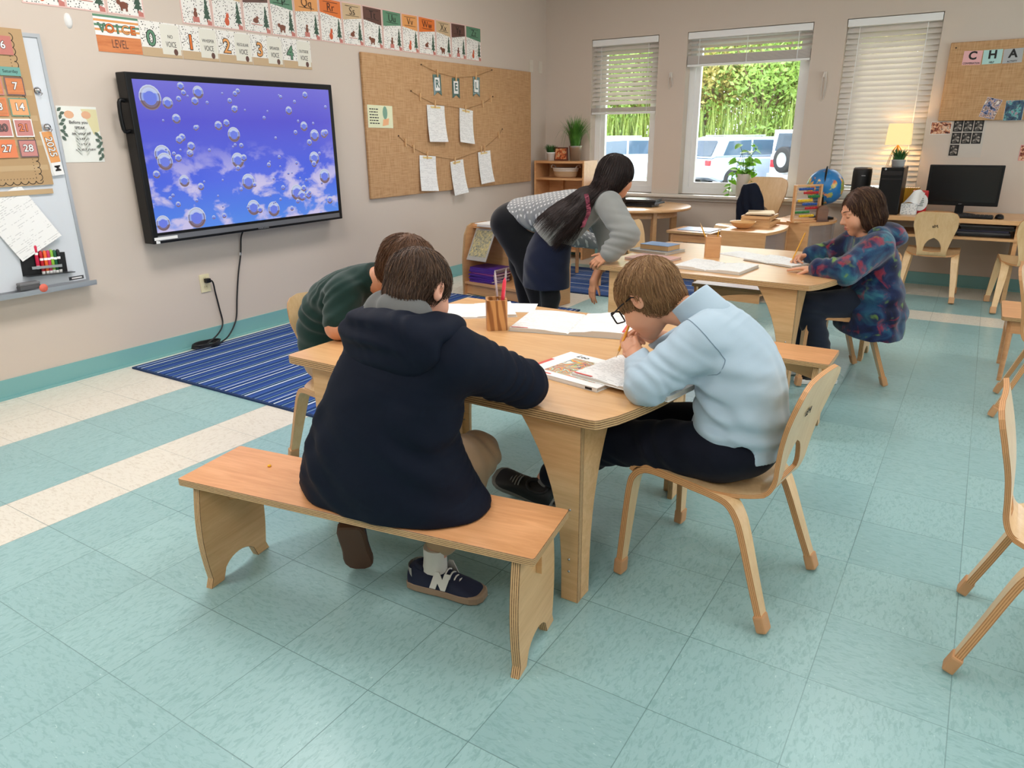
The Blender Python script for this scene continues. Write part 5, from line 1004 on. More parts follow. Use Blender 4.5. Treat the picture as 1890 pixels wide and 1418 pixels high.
def car(M, col, label, box=False, spare=False):
    r = thing('parked_car', label, 'car', M, 'cars parked outside'); body = plain('car_paint_%d_%d_%d' % col, col, .22, .1, .6, Coat_Weight=.6); L_, Wd = 4.4, 1.8
    lo = [(-2.2, .42), (-2.15, .95), (-1.95, 1.02), (1.0, 1.02), (2.0, .86), (2.2, .70), (2.2, .35), (1.75, .30), (-1.85, .30)] if not box else [(-2.0, .5), (-2.0, 1.12), (.85, 1.12), (1.9, 1.05), (1.95, .5), (1.6, .42), (-1.7, .42)]
    up = [(-2.08, 1.0), (-1.75, 1.58), (-1.5, 1.64), (.1, 1.62), (.95, 1.02)] if not box else [(-2.0, 1.1), (-1.97, 1.82), (.35, 1.82), (.72, 1.12)]
    X = frame((0, Wd/2, 0), (1, 0, 0), (0, 0, 1), (0, -1, 0)); b = MB().plate(lo, Wd, M=X, bev=.05)
    h = .08 if not box else .03; b.plate(up, Wd-2*h, M=frame((0, Wd/2-h, 0), (1, 0, 0), (0, 0, 1), (0, -1, 0)), bev=.06); part('body', b, body, r)
    g = MB()
    for s in (-1, 1):
        Y = frame((0, s*(Wd/2-h+.004), 0), (1, 0, 0), (0, 0, 1), (0, -1, 0))
        w = [[(-1.72, 1.08), (-1.55, 1.5), (-.75, 1.53), (-.75, 1.08)], [(-.68, 1.08), (-.68, 1.53), (.05, 1.52), (.62, 1.08)]] if not box else [[(-1.85, 1.2), (-1.85, 1.72), (-.7, 1.72), (-.7, 1.2)], [(-.6, 1.2), (-.6, 1.72), (.25, 1.72), (.5, 1.2)]]
        for q in w: g.plate(q, .004, M=Y @ T(0, 0, -.002), bev=.001)
    bx0, bx1, z0, z1 = (-2.06, -1.80, 1.06, 1.52) if not box else (-2.005, -1.985, 1.22, 1.72)
    for yy in (0,): g.add([(bx0-.02, -.68, z0), (bx0-.02, .68, z0), (bx1-.015, .6, z1), (bx1-.015, -.6, z1)], [(0, 1, 2, 3), (3, 2, 1, 0)])
    part('window_glazing', g, CG, r)
    for sx in (-1.35, 1.38):
        for s in (-1, 1):
            w = part('wheel', MB().lathe([(.2, -.10), (.34, -.10), (.36, -.07), (.36, .07), (.34, .10), (.2, .10)], 24, M=T(sx, s*(Wd/2-.09), .36, 0, R(90))), TYRE, r); part('rim', MB().lathe([(0, .06), (.06, .09), (.2, .085), (.22, .10), (.22, -.1), (0, -.1)], 10, M=T(sx, s*(Wd/2-.09), .36, 0, R(-90*s))), RIM, w)
    for s in (-1, 1): part('tail_light', MB().box((-2.17 if not box else -2.0, s*.72, .86), (.1, .26 if not box else .16, .16 if not box else .22), bevel=.02), TAIL, r)
    part('bumper', MB().box((-2.2 if not box else -2.05, 0, .5), (.14, 1.7, .16), bevel=.03), body if not box else RIM, r)
    if spare: part('spare_wheel', MB().lathe([(.2, -.10), (.34, -.10), (.37, -.07), (.37, .07), (.34, .10), (.21, .10)], 24, M=T(-2.14, .12, .98, 0, 0, R(-90))).lathe([(0, .09), (.2, .08), (.22, .09)], 12, 1, M=T(-2.14, .12, .98, 0, 0, R(-90))), [TYRE, RIM], r)
    else: part('roof_rail', MB().tube([(-1.5, .6, 1.66), (-.1, .6, 1.66)], .02, 6).tube([(-1.5, -.6, 1.66), (-.1, -.6, 1.66)], .02, 6), RIM, r)
    return r
car(T(-6.5, 17.8, GZ, R(50)), (226, 240, 248), 'pale blue white car parked outside the narrow window')
car(T(-2.35, 17.9, GZ, R(50)), (168, 182, 202), 'silver blue car with roof rails parked outside the wide window')
car(T(.42, 17.4, GZ, R(54)), (230, 230, 232), 'boxy white off-roader with a spare wheel outside the wide window', True, True)
# ------------------------------------------------------------------ implicit surfaces for bodies, clothes and hair
A3 = lambda p: np.asarray(p, float)
def unit(v): v = A3(v); return v/np.linalg.norm(v)
def smin(a, b, k):
    if k <= 0: return np.minimum(a, b)
    h = np.clip(.5+.5*(b-a)/k, 0, 1); return b+(a-b)*h-k*h*(1-h)
def smax(a, b, k): return -smin(-a, -b, k)
def cone(a, b, ra, rb):
    a, b = A3(a), A3(b); ab = b-a; L = ab @ ab
    def f(P):
        pa = P-a; h = np.clip(pa @ ab/L, 0, 1); return np.linalg.norm(pa-h[:, None]*ab, axis=1)-(ra+(rb-ra)*h)
    return f
def ball(c, r): c = A3(c); return lambda P: np.linalg.norm(P-c, axis=1)-r
def ellip(c, r, Rm=None):
    c, r = A3(c), A3(r)
    def f(P):
        q = P-c
        if Rm is not None: q = q @ Rm
        k0 = np.linalg.norm(q/r, axis=1); k1 = np.linalg.norm(q/(r*r), axis=1)+1e-9; return k0*(k0-1)/k1
    return f
def loft(nodes, right, ex=2.3):
    """nodes: (center, half width, half depth)"""
    nn = bez([n[0] for n in nodes], 5); ab = bez([(n[1], n[2], 0) for n in nodes], 5); C = [A3(n) for n in nn]; Av = [n[0] for n in ab]; Bv = [n[1] for n in ab]; rt = unit(right)
    C = np.array(C); Av = np.array(Av); Bv = np.array(Bv); Tn = np.gradient(C, axis=0); Tn /= np.linalg.norm(Tn, axis=1)[:, None]; D_ = np.diff(C, axis=0); L2 = (D_*D_).sum(1)
    def f(P):
        best = np.full(len(P), 1e9); bi = np.zeros(len(P), int); bt = np.zeros(len(P))
        for i in range(len(D_)):
            q = P-C[i]; t = np.clip(q @ D_[i]/L2[i], 0, 1); e = q-t[:, None]*D_[i]; e = (e*e).sum(1); m = e < best; best[m] = e[m]; bi[m] = i; bt[m] = t[m]
        u = bt[:, None]; Q = C[bi]+u*D_[bi]; ax = Tn[bi]*(1-u)+Tn[bi+1]*u; ax /= np.linalg.norm(ax, axis=1)[:, None]; r = rt-ax*(ax @ rt)[:, None]; r /= np.linalg.norm(r, axis=1)[:, None]; w = np.cross(ax, r)
        q = P-Q; aa = Av[bi]*(1-bt)+Av[bi+1]*bt; bb = Bv[bi]*(1-bt)+Bv[bi+1]*bt; x = np.abs((q*r).sum(1))/aa; y = np.abs((q*w).sum(1))/bb
        e = ((x**ex+y**ex)**(1/ex)-1)*np.minimum(aa, bb); z = np.where(((bi == 0) & (bt <= 0)) | ((bi == len(D_)-1) & (bt >= 1)), np.abs((q*ax).sum(1)), 0)
        return np.where(z > 1e-9, np.where(e > 0, np.hypot(np.maximum(e, 0), z), z), e)
    return f
def blend(k, *fs):
    def f(P):
        d = fs[0](P)
        for g in fs[1:]: d = smin(d, g(P), k)
        return d
    return f
def carve(f, g, k=.004): return lambda P: smax(f(P), -g(P), k)
def gate(f, c, r):
    c = A3(c)
    def g(P):
        e = np.linalg.norm(P-c, axis=1)-r; out = e+.02; m = e < .02
        if m.any(): out = out.copy(); out[m] = np.minimum(f(P[m]), 1e9)
        return out
    return g
def half(p, n): p, n = A3(p), unit(n); return lambda P: (P-p) @ n      # solid where negative
def wrinkle(f, items, base=.0):
    """items: (center, direction, waves per metre, amplitude, reach)"""
    its = [(A3(c), unit(d), w*6.283, a, r) for c, d, w, a, r in items]
    def g(P):
        d = f(P); 
        if base: d = d+base*(np.sin(P[:, 0]*31+2.1*np.sin(P[:, 2]*23)+1)*np.sin(P[:, 2]*27+1.7*np.sin(P[:, 1]*29)+P[:, 1]*17))
        for c, n, w, a, r in its:
            q = P-c; e = np.exp(-(q*q).sum(1)/(r*r)); s = q @ n; t = np.cross(n, (0.3, .5, .8)); u = q @ t
            d = d+a*e*np.sin(s*w+1.6*np.sin(u*w*.35)+.8*np.sin(s*w*.37))
        return d
    return g
def surface(f, lo, hi, h):
    lo, hi = A3(lo), A3(hi); n = np.ceil((hi-lo)/h).astype(int)+1; s = 6; n = ((n+s-1)//s)*s+1
    m = (n-1)//s; ctr = [lo[i]+h*(np.arange(m[i])*s+s/2) for i in range(3)]
    G = np.stack(np.meshgrid(*ctr, indexing='ij'), -1).reshape(-1, 3); dc = f(G).reshape(m)
    act = np.abs(dc) < h*(s*.87+2)*1.35
    D = np.repeat(np.repeat(np.repeat(np.where(dc < 0, -1., 1.), s, 0), s, 1), s, 2); D = np.pad(D, ((0, 1),)*3, mode='edge')
    ev = np.zeros(n, bool); I = np.argwhere(act)
    o = np.stack(np.meshgrid(*[np.arange(s+1)]*3, indexing='ij'), -1).reshape(-1, 3)
    for k in range(0, len(I), 4000): Q = (I[k:k+4000, None, :]*s+o[None]).reshape(-1, 3); ev[Q[:, 0], Q[:, 1], Q[:, 2]] = True
    Q = np.argwhere(ev); V = np.empty(len(Q))
    for k in range(0, len(Q), 200000): V[k:k+200000] = f(lo+Q[k:k+200000]*h)
    D[ev] = V; S = D < 0
    cnt = sum(S[i:n[0]-1+i, j:n[1]-1+j, k:n[2]-1+k].astype(np.int8) for i in (0, 1) for j in (0, 1) for k in (0, 1))
    cell = np.argwhere((cnt > 0) & (cnt < 8)); idx = -np.ones(n-1, int); idx[cell[:, 0], cell[:, 1], cell[:, 2]] = np.arange(len(cell))
    acc = np.zeros((len(cell), 3)); c = np.zeros(len(cell)); cs = [(i, j, k) for i in (0, 1) for j in (0, 1) for k in (0, 1)]
    for a in cs:
        for ax in range(3):
            if a[ax]: continue
            b = list(a); b[ax] = 1; da = D[cell[:, 0]+a[0], cell[:, 1]+a[1], cell[:, 2]+a[2]]; db = D[cell[:, 0]+b[0], cell[:, 1]+b[1], cell[:, 2]+b[2]]
            x = (da < 0) != (db < 0); t = np.where(x, da/(da-db+1e-12), 0); p = np.tile(A3(a), (len(cell), 1)); p[:, ax] += t; acc[x] += p[x]; c[x] += 1
    P = lo+(cell+acc/np.maximum(c, 1)[:, None])*h
    F = []
    for ax in range(3):
        u, v = (ax+1) % 3, (ax+2) % 3; sl0 = [slice(1, n[i]-1) for i in range(3)]; sl0[ax] = slice(0, n[ax]-1); sl1 = list(sl0); sl1[ax] = slice(1, n[ax])
        A, B = S[tuple(sl0)], S[tuple(sl1)]; E = np.argwhere(A != B); 
        if not len(E): continue
        off = np.ones(3, int); off[ax] = 0; sg = A[E[:, 0], E[:, 1], E[:, 2]]; E = E+off
        def at(du, dv): q = E.copy(); q[:, u] -= du; q[:, v] -= dv; return idx[q[:, 0], q[:, 1], q[:, 2]]
        q = np.stack([at(1, 1), at(0, 1), at(0, 0), at(1, 0)], 1); q[~sg] = q[~sg][:, ::-1]; F.append(q)
    F = np.concatenate(F); F = F[(F >= 0).all(1)]
    e = h*.3
    for _ in range(1):                       # settle the vertices on the surface
        d0 = f(P); g = np.stack([f(P+e*np.eye(3)[i])-f(P-e*np.eye(3)[i]) for i in range(3)], 1)/(2*e); l = (g*g).sum(1)+1e-9; P = P-np.clip(d0/l, -h, h)[:, None]*g*.8
    return P, F
def skinmesh(name, f, lo, hi, h, mat, root, label=None, pick=None):
    P, F = surface(f, lo, hi, h); b = A3(root.matrix_basis.translation); me = bpy.data.meshes.new(name); me.from_pydata((P-b).tolist(), [], F.tolist())
    mats = mat if isinstance(mat, list) else [mat]
    for m in mats: me.materials.append(m)
    me.polygons.foreach_set('use_smooth', [True]*len(me.polygons))
    if pick is not None: me.polygons.foreach_set('material_index', pick(P[F].mean(1)).astype(int))
    me.update(); o = link(name, me, root)
    if label: o['label'] = label
    return o
def box_of(pts, pad): q = np.array([A3(p) for p in pts]); return q.min(0)-pad, q.max(0)+pad
def hframe(c, fwd, up=(0, 0, 1), tilt=0.):
    f = unit(fwd); r = np.cross(f, up); r /= np.linalg.norm(r); u = np.cross(r, f)
    if tilt: r, u = r*math.cos(tilt)+u*math.sin(tilt), u*math.cos(tilt)-r*math.sin(tilt)
    return A3(c), np.stack([r, f, u], 1)          # columns: right, forward, up
def local(f, H, s=1.): c, Rm = H; return lambda P: f((P-c) @ Rm/s)*s
def head_local(lids=True):
    k = .014; d = ellip((0, -.012, .025), (.074, .093, .080)); parts = [ellip((0, .03, -.035), (.055, .057, .070)), ball((0, .060, -.090), .020)]+[ball((s*.034, .050, -.036), .028) for s in (-1, 1)]
    base = blend(.03, d, *parts)
    nose = blend(.01, cone((0, .083, .004), (0, .101, -.027), .0075, .0105), ball((-.0085, .090, -.031), .0065), ball((.0085, .090, -.031), .0065))
    brow = blend(.01, *[cone((s*.014, .083, .021), (s*.044, .069, .018), .007, .006) for s in (-1, 1)])
    lip = blend(.004, ellip((0, .0845, -.0555), (.020, .010, .0062)), ellip((0, .083, -.0655), (.017, .010, .0068)))
    ear = blend(.004, *[carve(ellip((s*.077, -.010, -.004), (.0085, .018, .029)), ball((s*.087, -.004, -.004), .0125), .004) for s in (-1, 1)])
    def f(P):
        e = base(P); e = smin(e, brow(P), .012)
        for s in (-1, 1): e = smax(e, -ball((s*.031, .098, .005), .0165)(P), .012)
        for s in (-1, 1): e = smin(e, ball((s*.031, .0705, .004), .0132)(P), .003)
        e = smin(e, nose(P), .010); e = smin(e, lip(P), .004); e = smax(e, -cone((-.017, .0945, -.0605), (.017, .0945, -.0605), .0022, .0022)(P), .002); return smin(e, ear(P), .006)
    return f
HEADF = head_local()
def hand(wrist, along, back, side, curl, s=.8, thumb=(.9, .5), spread=.06):
    """side=+1: thumb on the right when looking along the fingers with the back of the hand up"""
    y = unit(along); z = A3(back); z = unit(z-y*(z @ y)); x = np.cross(y, z)*side; w = A3(wrist)
    def L(p): return w+s*(x*p[0]+y*p[1]+z*p[2])
    palm = []; fing = []; ln = [(.040, .026, .020), (.044, .029, .021), (.041, .027, .020), (.032, .020, .018)]
    for i in range(4):
        X = .025-.0165*i; k = (X, .080-.003*abs(i-1)-(.008 if i == 3 else 0), .002); palm.append(cone(L((X*.62, .004, 0)), L(k), .0135*s, .0112*s)); p = A3(k); a = 0.; sp = (1.2-i)*spread
        cu = curl[i] if isinstance(curl[0], (tuple, list)) else curl
        for j in range(3):
            a += cu[j]; d = A3((math.sin(sp), math.cos(a)*math.cos(sp), -math.sin(a))); q = p+d*ln[i][j]; r = (.0092, .0084, .0076, .0066)[j:j+2]; fing.append(cone(L(p), L(q), r[0]*s, r[1]*s)); p = q
    t0 = A3((.020, .020, -.006)); a, b = thumb; d1 = unit((math.sin(a), math.cos(a), -.35)); t1 = t0+d1*.036; d2 = unit((math.sin(a-b*.6), math.cos(a-b*.6), -.4)); t2 = t1+d2*.027; d3 = unit((math.sin(a-b), math.cos(a-b), -.35)); t3 = t2+d3*.022
    th = [cone(L(t0), L(t1), .0135*s, .0105*s), cone(L(t1), L(t2), .0102*s, .009*s), cone(L(t2), L(t3), .009*s, .0072*s)]
    P_ = blend(.010*s, *palm); Fm = lambda P: np.min([g(P) for g in fing], 0); Tm = blend(.004*s, *th)
    return gate(lambda P: smin(smin(P_(P), Fm(P), .006*s), Tm(P), .008*s), L((0, .07, 0)), .14*s)
def strands(name, paths, r, mat, root):
    N, K, _ = paths.shape; t = np.gradient(paths, axis=1); t /= np.linalg.norm(t, axis=2, keepdims=True)+1e-9; a = np.cross(t, (.31, .22, .92)); a /= np.linalg.norm(a, axis=2, keepdims=True)+1e-9; b = np.cross(t, a)
    rr = (r*np.sqrt(np.clip(1-(np.arange(K)/(K-1))**2.2, 0.02, 1)))[None, :, None]; V = np.stack([paths+rr*(a*math.cos(x)+b*math.sin(x)) for x in (0, 2.094, 4.189)], 2)
    b0 = A3(root.matrix_basis.translation); V = (V-b0).reshape(-1, 3); i = np.arange(N)[:, None, None]*K*3+np.arange(K-1)[None, :, None]*3; j = np.arange(3)[None, None, :]; j2 = (j+1) % 3
    F = np.stack([i+j, i+j2, i+3+j2, i+3+j], -1).reshape(-1, 4); return V, F
def hairmat(name, c0, c1, streak=None):
    m = Mat(name); g = m.node('NewGeometry'); rnd = g.outputs['Random Per Island']; st = [(0, lin(*c0)), (.8, lin(*c1))]+([(.93, lin(*streak))] if streak else [(1, lin(*c1))])
    m.set(Base_Color=m.ramp(rnd, st), Roughness=.5, Specular_IOR_Level=.35); return m.m
def grad(f, P, e=.002): g = np.stack([f(P+e*np.eye(3)[i])-f(P-e*np.eye(3)[i]) for i in range(3)], 1); return g/(np.linalg.norm(g, axis=1, keepdims=True)+1e-9)
def hair(root, H, s, cap, mat, n, flow, steps=9, step=.010, lift=.002, r=.0011, seed=1, h=.0035, extra=None, rootmask=None, jitter=.5):
    """cap: solid in head coordinates; flow(P_local, N_local, k) gives the combing direction"""
    rng = np.random.default_rng(seed); c, Rm = H
    P, F = surface(local(cap, H, s), c-.19*s, c+.19*s, h); b0 = A3(root.matrix_basis.translation)
    Q = (P-c) @ Rm/s; pick = rng.integers(0, len(Q), n*3); Q0 = Q[pick]
    if rootmask is not None: Q0 = Q0[rootmask(Q0)]
    Q0 = Q0[:n]; paths = [Q0]; off = rng.uniform(.0, 1, len(Q0))[:, None]; jit = rng.normal(size=(len(Q0), 3))*jitter; L = rng.uniform(.55, 1.1, len(Q0))[:, None]; p = Q0
    for k in range(steps):
        N = grad(cap, p); d = flow(p, N, k)+jit*.35; d = d-N*(d*N).sum(1, keepdims=True)*.85; d /= np.linalg.norm(d, axis=1, keepdims=True)+1e-9
        p = p+d*step*L; dd = cap(p)[:, None]; tgt = (lift*(k+1)/steps*2*off+.0006); p = p-N*np.where(dd < tgt, dd-tgt, (dd-tgt)*.6); paths.append(p)
    W_ = np.stack(paths, 1) @ Rm.T*s+c; V, F2 = strands('hair', W_, r, mat, root)
    allV = np.concatenate([P-b0, V]); allF = F.tolist()+(F2+len(P)).tolist()
    if extra is not None:
        for e in extra: v, f2 = strands('hair', e, r*1.1, mat, root); allF += (f2+len(allV)).tolist(); allV = np.concatenate([allV, v])
    me = bpy.data.meshes.new('hair'); me.from_pydata(allV.tolist(), [], allF); me.materials.append(mat); me.polygons.foreach_set('use_smooth', [True]*len(me.polygons)); me.update(); return link('hair', me, root)
def crown_flow(crown, sweep=(0, .2, -.3), grav=.4):
    cr, sw = A3(crown), A3(sweep)
    def f(P, N, k):
        d = P-cr; d /= np.linalg.norm(d, axis=1, keepdims=True)+1e-9; return d+sw*min(1, k/3)+A3((0, 0, -grav))*k/6
    return f
def skin(name, c):
    m = Mat(name); v = m.noise(m.obj((1, 1, 1)), 45, 3); m.set(Base_Color=m.mix(m.math('MULTIPLY', v, .5), lin(*c), lin(min(255, c[0]+6), c[1]-14, c[2]-14)), Roughness=.5, Subsurface_Weight=.12, Subsurface_Radius=(.012, .005, .003)); return m.m
SKIN = skin('fair_skin', (222, 168, 142)); SKIN2 = skin('light_skin', (216, 164, 132)); SKIN3 = skin('warm_skin', (206, 150, 116))
def cloth(name, c, c2=None, rough=.85, weave=420, bump=.12, sheen=.2):
    m = Mat(name); v = m.noise(m.obj((1, 1, 1)), weave, 2); w = m.noise(m.obj((1, 1, 1)), 6, 3); m.set(Base_Color=m.mix(w, lin(*c), lin(*(c2 or c))), Roughness=rough, Specular_IOR_Level=.2, Sheen_Weight=sheen, Sheen_Roughness=.5); m.bump(v, bump, .002); return m.m
NAVY = cloth('navy_jacket', (7, 15, 31), (9, 19, 38), .75, 300, .05, .0); BLUEP = cloth('pale_blue_polo', (168, 190, 206), (176, 197, 212), .9, 500, .1); GREENP = cloth('green_polo', (20, 46, 42), (24, 52, 47)); TANP = cloth('tan_trousers', (168, 140, 110), (176, 148, 118)); NAVYT = cloth('navy_trousers', (9, 13, 27), (12, 17, 32), sheen=.05); BLK = cloth('black_leggings', (9, 10, 15), (12, 13, 18), .8)
GREYH = cloth('grey_hoodie', (138, 140, 138), (150, 151, 148), .95, 260, .25, .3); GREYI = cloth('grey_inner_hood', (96, 98, 98), (110, 111, 110), .95); NAVYS = cloth('navy_shirt', (10, 18, 42), (13, 22, 48)); SOCK = cloth('white_sock', (214, 212, 206), (222, 220, 214))
def limb(pts, rs, k=.02): return blend(k, *[cone(pts[i], pts[i+1], rs[i], rs[i+1]) for i in range(len(pts)-1)])
def eyes(root, H, s):
    c, Rm = H; b0 = A3(root.matrix_basis.translation); W_ = lambda p: tuple(c+Rm @ (A3(p)*s)-b0); b = MB()
    for sd in (-1, 1): b.tube([W_((sd*(.031+.0115*math.sin(t)), .0705+.0134*math.cos(t)*.98, -.0005-.003*math.cos(t))) for t in [x*.25 for x in range(-5, 6)]], .0011*s, 5)
    part('eyelashes', b, plain('lash', (44, 30, 26), .6), root); b = MB()
    for sd in (-1, 1): b.tube([W_((sd*(.014+.034*t), .0915-.016*t*t-.008*t, .0245+.006*math.sin(t*2.6))) for t in [x/6 for x in range(7)]], [.0012, .0021, .0024, .0022, .0018, .0014, .0008], 6)
    part('eyebrows', b, plain('brow_hair', (92, 64, 46), .7), root)
def lips(root, H, s): pass
def shoe(root, M, L, W_, sole, upper, accent, letter=None, name='shoe'):
    """local: toe along +y, sole at z=0"""
    sec = [(-.5, .56, .25), (-.475, .76, .30), (-.38, .88, .325), (-.2, .90, .315), (-.05, .88, .30), (.08, .90, .25), (.25, 1., .19), (.37, .97, .145), (.455, .76, .11), (.5, .36, .08)]
    r = link(name, None, root, M)
    def ring(k): y, w, h = sec[k]; hw = W_/2*w; return [(hw*math.copysign(abs(math.cos(a))**.7, math.cos(a)), y*L, .018+(L*h-.018)*math.sin(a)**.75) for a in [math.pi*i/12 for i in range(13)]]
    n = 13; V = [p for k in range(len(sec)) for p in ring(k)]; b = MB()
    b.add(V, [(k*n+i+1, k*n+i, (k+1)*n+i, (k+1)*n+i+1) for k in range(len(sec)-1) for i in range(n-1)], smooth=True); b.add(V[:n], [tuple(range(n))]); b.add(V[-n:], [tuple(range(n))[::-1]]); part('upper', b, upper, r)
    o = [(W_/2*w*1.05, y*L*1.02) for y, w, h in sec]; o = o+[(-x, y) for x, y in o[::-1]]; part('sole', MB().plate(o, .027, bev=.005), sole, r)
    part('collar', MB().tube([(W_*.29*math.cos(t), -.26*L+W_*.42*math.sin(t), L*.315) for t in [x*.3927 for x in range(17)]], .007, 8), upper, r)
    b = MB()
    for k in range(4): b.tube([(W_*.25*u, L*(.02+.055*k), L*(.285-.033*k)+.006-.12*W_*u*u) for u in (-1, -.5, 0, .5, 1)], .0026, 5)
    part('laces', b, accent, r)
    if letter:
        for s in (-1, 1): text(letter, L*.24, accent, r, frame((s*W_*.455, -.03*L, .056), (0, s*1, 0), (-s*.18, 0, .98), (s*.98, 0, .18)) @ T(0, 0, .0015), .007, .0012, name='logo_letter', shear=.3)
        b = MB(); A_ = [(W_*.405*math.sin(t), -.385*L-.122*L*math.cos(t), t) for t in [R(x) for x in range(-80, 81, 16)]]; m = len(A_)
        b.add([(x, y, z) for z in (.16*L, .31*L) for x, y, t in A_], [(i, i+1, m+i+1, m+i) for i in range(m-1)]+[(m+i, m+i+1, i+1, i) for i in range(m-1)], smooth=True); part('heel_tab', b, accent, r)
    return r
def sock(root, a, b, r, name='sock', mat=None):
    b0 = A3(root.matrix_basis.translation); return part(name, MB().tube([tuple(A3(a)-b0), tuple((A3(a)+A3(b))/2-b0), tuple(A3(b)-b0)], [r, r*.96, r*1.02], 14), mat or SOCK, root)
# ------------------------------------------------------------------ people
def on_surface(fn, P, off, it=4):
    P = np.array(P, float)
    for _ in range(it): P = P-(fn(P)-off)[:, None]*grad(fn, P)
    return P
def person(label, base): return thing('person', label, 'person', T(*base))
def headneck(H, s, neck, r=.046):
    c, Rm = H; g = gate(local(HEADF, H, s), c, .17*s); nk = cone(c+Rm @ A3((0, -.028, -.055))*s, neck, r*.96, r*1.08); return lambda P: smin(g(P), nk(P), .02)
def cap_short(t=.016, back=-.075, front=.050, ear=True, fr=(0, .120, -.040), frr=(.088, .080, .098)):
    base = ellip((0, -.014, .022), (.076+t, .094+t, .083+t)); nape = ellip((0, -.05, -.035), (.058+t*.6, .052+t*.4, .055)); b = blend(.014, base, nape); fc = ellip(fr, frr); low = half((0, 0, back), (0, .18, -1))
    e1, e2 = ellip((.092, .002, -.006), (.030, .022, .036)), ellip((-.092, .002, -.006), (.030, .022, .036)); side = [ellip((s*.085, .040, -.070), (.05, .055, .062)) for s in (-1, 1)]
    def f(P):
        d = smax(b(P), -fc(P), .010); d = smax(d, low(P), .010)
        for q in side: d = smax(d, -q(P), .008)
        if ear: d = smax(smax(d, -e1(P), .006), -e2(P), .006)
        return d+.0012*np.sin(np.arctan2(P[:, 0], P[:, 1]+.04)*46+5*np.sin(P[:, 2]*50))
    return f
# --- boy in navy on the near bench
r = person('boy in a navy hooded jacket sitting on the plywood bench, seen from behind', (2.95, -5.95, 0)); root = r
HA = hframe((3.036, -5.93, .938), (.06, .86, -.50), tilt=.05); sA = .91
neckA = (3.035, -5.985, .85)
MLs = T(2.748, -5.955, .112, R(34), R(-62)); vL = lambda q: tuple(MLs @ Vector(q)); thR = ((3.01, -5.99, .445), (3.035, -5.70, .40), (2.985, -5.86, .125)); thL = ((2.85, -5.99, .445), (2.83, -5.68, .41), vL((0, -.045, .11)))
armR = [(3.165, -5.985, .80), (3.215, -5.735, .662), (3.03, -5.58, .640)]; armL = [(2.905, -5.965, .80), (2.83, -5.72, .655), (2.98, -5.57, .640)]
bodyA = blend(.02, headneck(HA, sA, neckA), loft([((2.93, -5.985, .43), .13, .09), ((3.0, -6.0, .65), .12, .08), (neckA, .06, .05)], (1, .1, 0)), limb(armR, (.04, .036, .027)), limb(armL, (.04, .036, .027)), limb(thR, (.06, .045, .033)), limb(thL, (.06, .045, .033)), hand(armR[2], (-.8, .5, -.05), (0, 0, 1), 1, (.35, .5, .3), .78), hand(armL[2], (.7, .6, -.05), (0, 0, 1), -1, (.3, .4, .3), .78))
skinmesh('body', bodyA, (2.55, -6.25, .03), (3.4, -5.4, 1.12), .005, SKIN, root)
hair(root, HA, sA, cap_short(.004, -.082), hairmat('dark_brown_hair', (46, 33, 26), (90, 66, 50), (124, 94, 70)), 2600, crown_flow((.01, -.055, .11), (.25, .15, -.2), .5), 9, .0070, .0032, .0007, 3, jitter=.8)
tr = loft([((2.94, -5.975, .372), .292, .155), ((2.95, -5.995, .455), .252, .158), ((2.98, -6.012, .59), .195, .135), ((3.022, -6.005, .72), .172, .118), ((3.035, -5.99, .81), .14, .10), ((3.035, -5.985, .865), .085, .07)], (.99, .12, 0), 2.2)
jA = blend(.035, tr, limb(armR[:2]+[tuple(A3(armR[1])+.88*(A3(armR[2])-A3(armR[1])))], (.078, .064, .050), .02), limb(armL[:2]+[tuple(A3(armL[1])+.88*(A3(armL[2])-A3(armL[1])))], (.076, .064, .050), .02))
jA = smax_f = (lambda j: (lambda P: smax(smax(j(P), -(P[:, 2]-.3625), .006), half((3.035, -5.98, .895), (0, -.2, 1))(P), .008)))(wrinkle(jA, [((3.20, -5.80, .72), (.1, .75, -.6), 24, .005, .10), ((2.86, -5.8, .72), (.1, .75, -.6), 24, .005, .10), ((2.86, -6.12, .47), (.8, 0, .5), 9, .004, .16), ((3.12, -6.05, .56), (.8, 0, .6), 10, .005, .14), ((2.8, -6.05, .6), (-.8, 0, .5), 10, .004, .14)], .0022))
skinmesh('jacket', jA, (2.55, -6.27, .34), (3.38, -5.48, .96), .0065, NAVY, root)
hd = wrinkle(carve(blend(.03, ellip((3.045, -6.068, .833), (.150, .050, .080)), ellip((3.045, -6.03, .864), (.150, .085, .042)), ellip((2.955, -5.98, .868), (.06, .075, .033)), ellip((3.135, -5.985, .864), (.06, .075, .033))), ellip((3.035, -5.94, .935), (.088, .105, .10)), .012), [((3.0, -6.1, .86), (.2, 0, 1), 16, .006, .12), ((3.1, -6.05, .9), (1, .2, .3), 22, .003, .1)], .002)
skinmesh('hood', hd, (2.8, -6.18, .76), (3.27, -5.83, .99), .005, NAVY, root)
skinmesh('inner_hood', wrinkle(carve(ellip((3.02, -6.0, .885), (.098, .070, .062)), ellip((3.025, -5.93, .955), (.075, .075, .075)), .01), [((2.99, -6.06, .90), (1, 0, .3), 15, .006, .07)], .0015), (2.88, -6.12, .80), (3.16, -5.9, .99), .0045, GREYI, root)
skinmesh('trousers', wrinkle(blend(.02, limb([thR[0], thR[1], tuple(A3(thR[1])+.84*(A3(thR[2])-A3(thR[1])))], (.085, .064, .052)), limb([thL[0], thL[1], tuple(A3(thL[1])+.8*(A3(thL[2])-A3(thL[1])))], (.085, .064, .052))), [(thR[1], (0, 1, .6), 22, .004, .1)], .0015), (2.6, -6.12, .10), (3.16, -5.58, .56), .0055, TANP, root)
sock(root, (2.985, -5.86, .15), (2.982, -5.862, .075), .036); sock(root, vL((0, -.040, .135)), vL((0, -.055, .06)), .034)
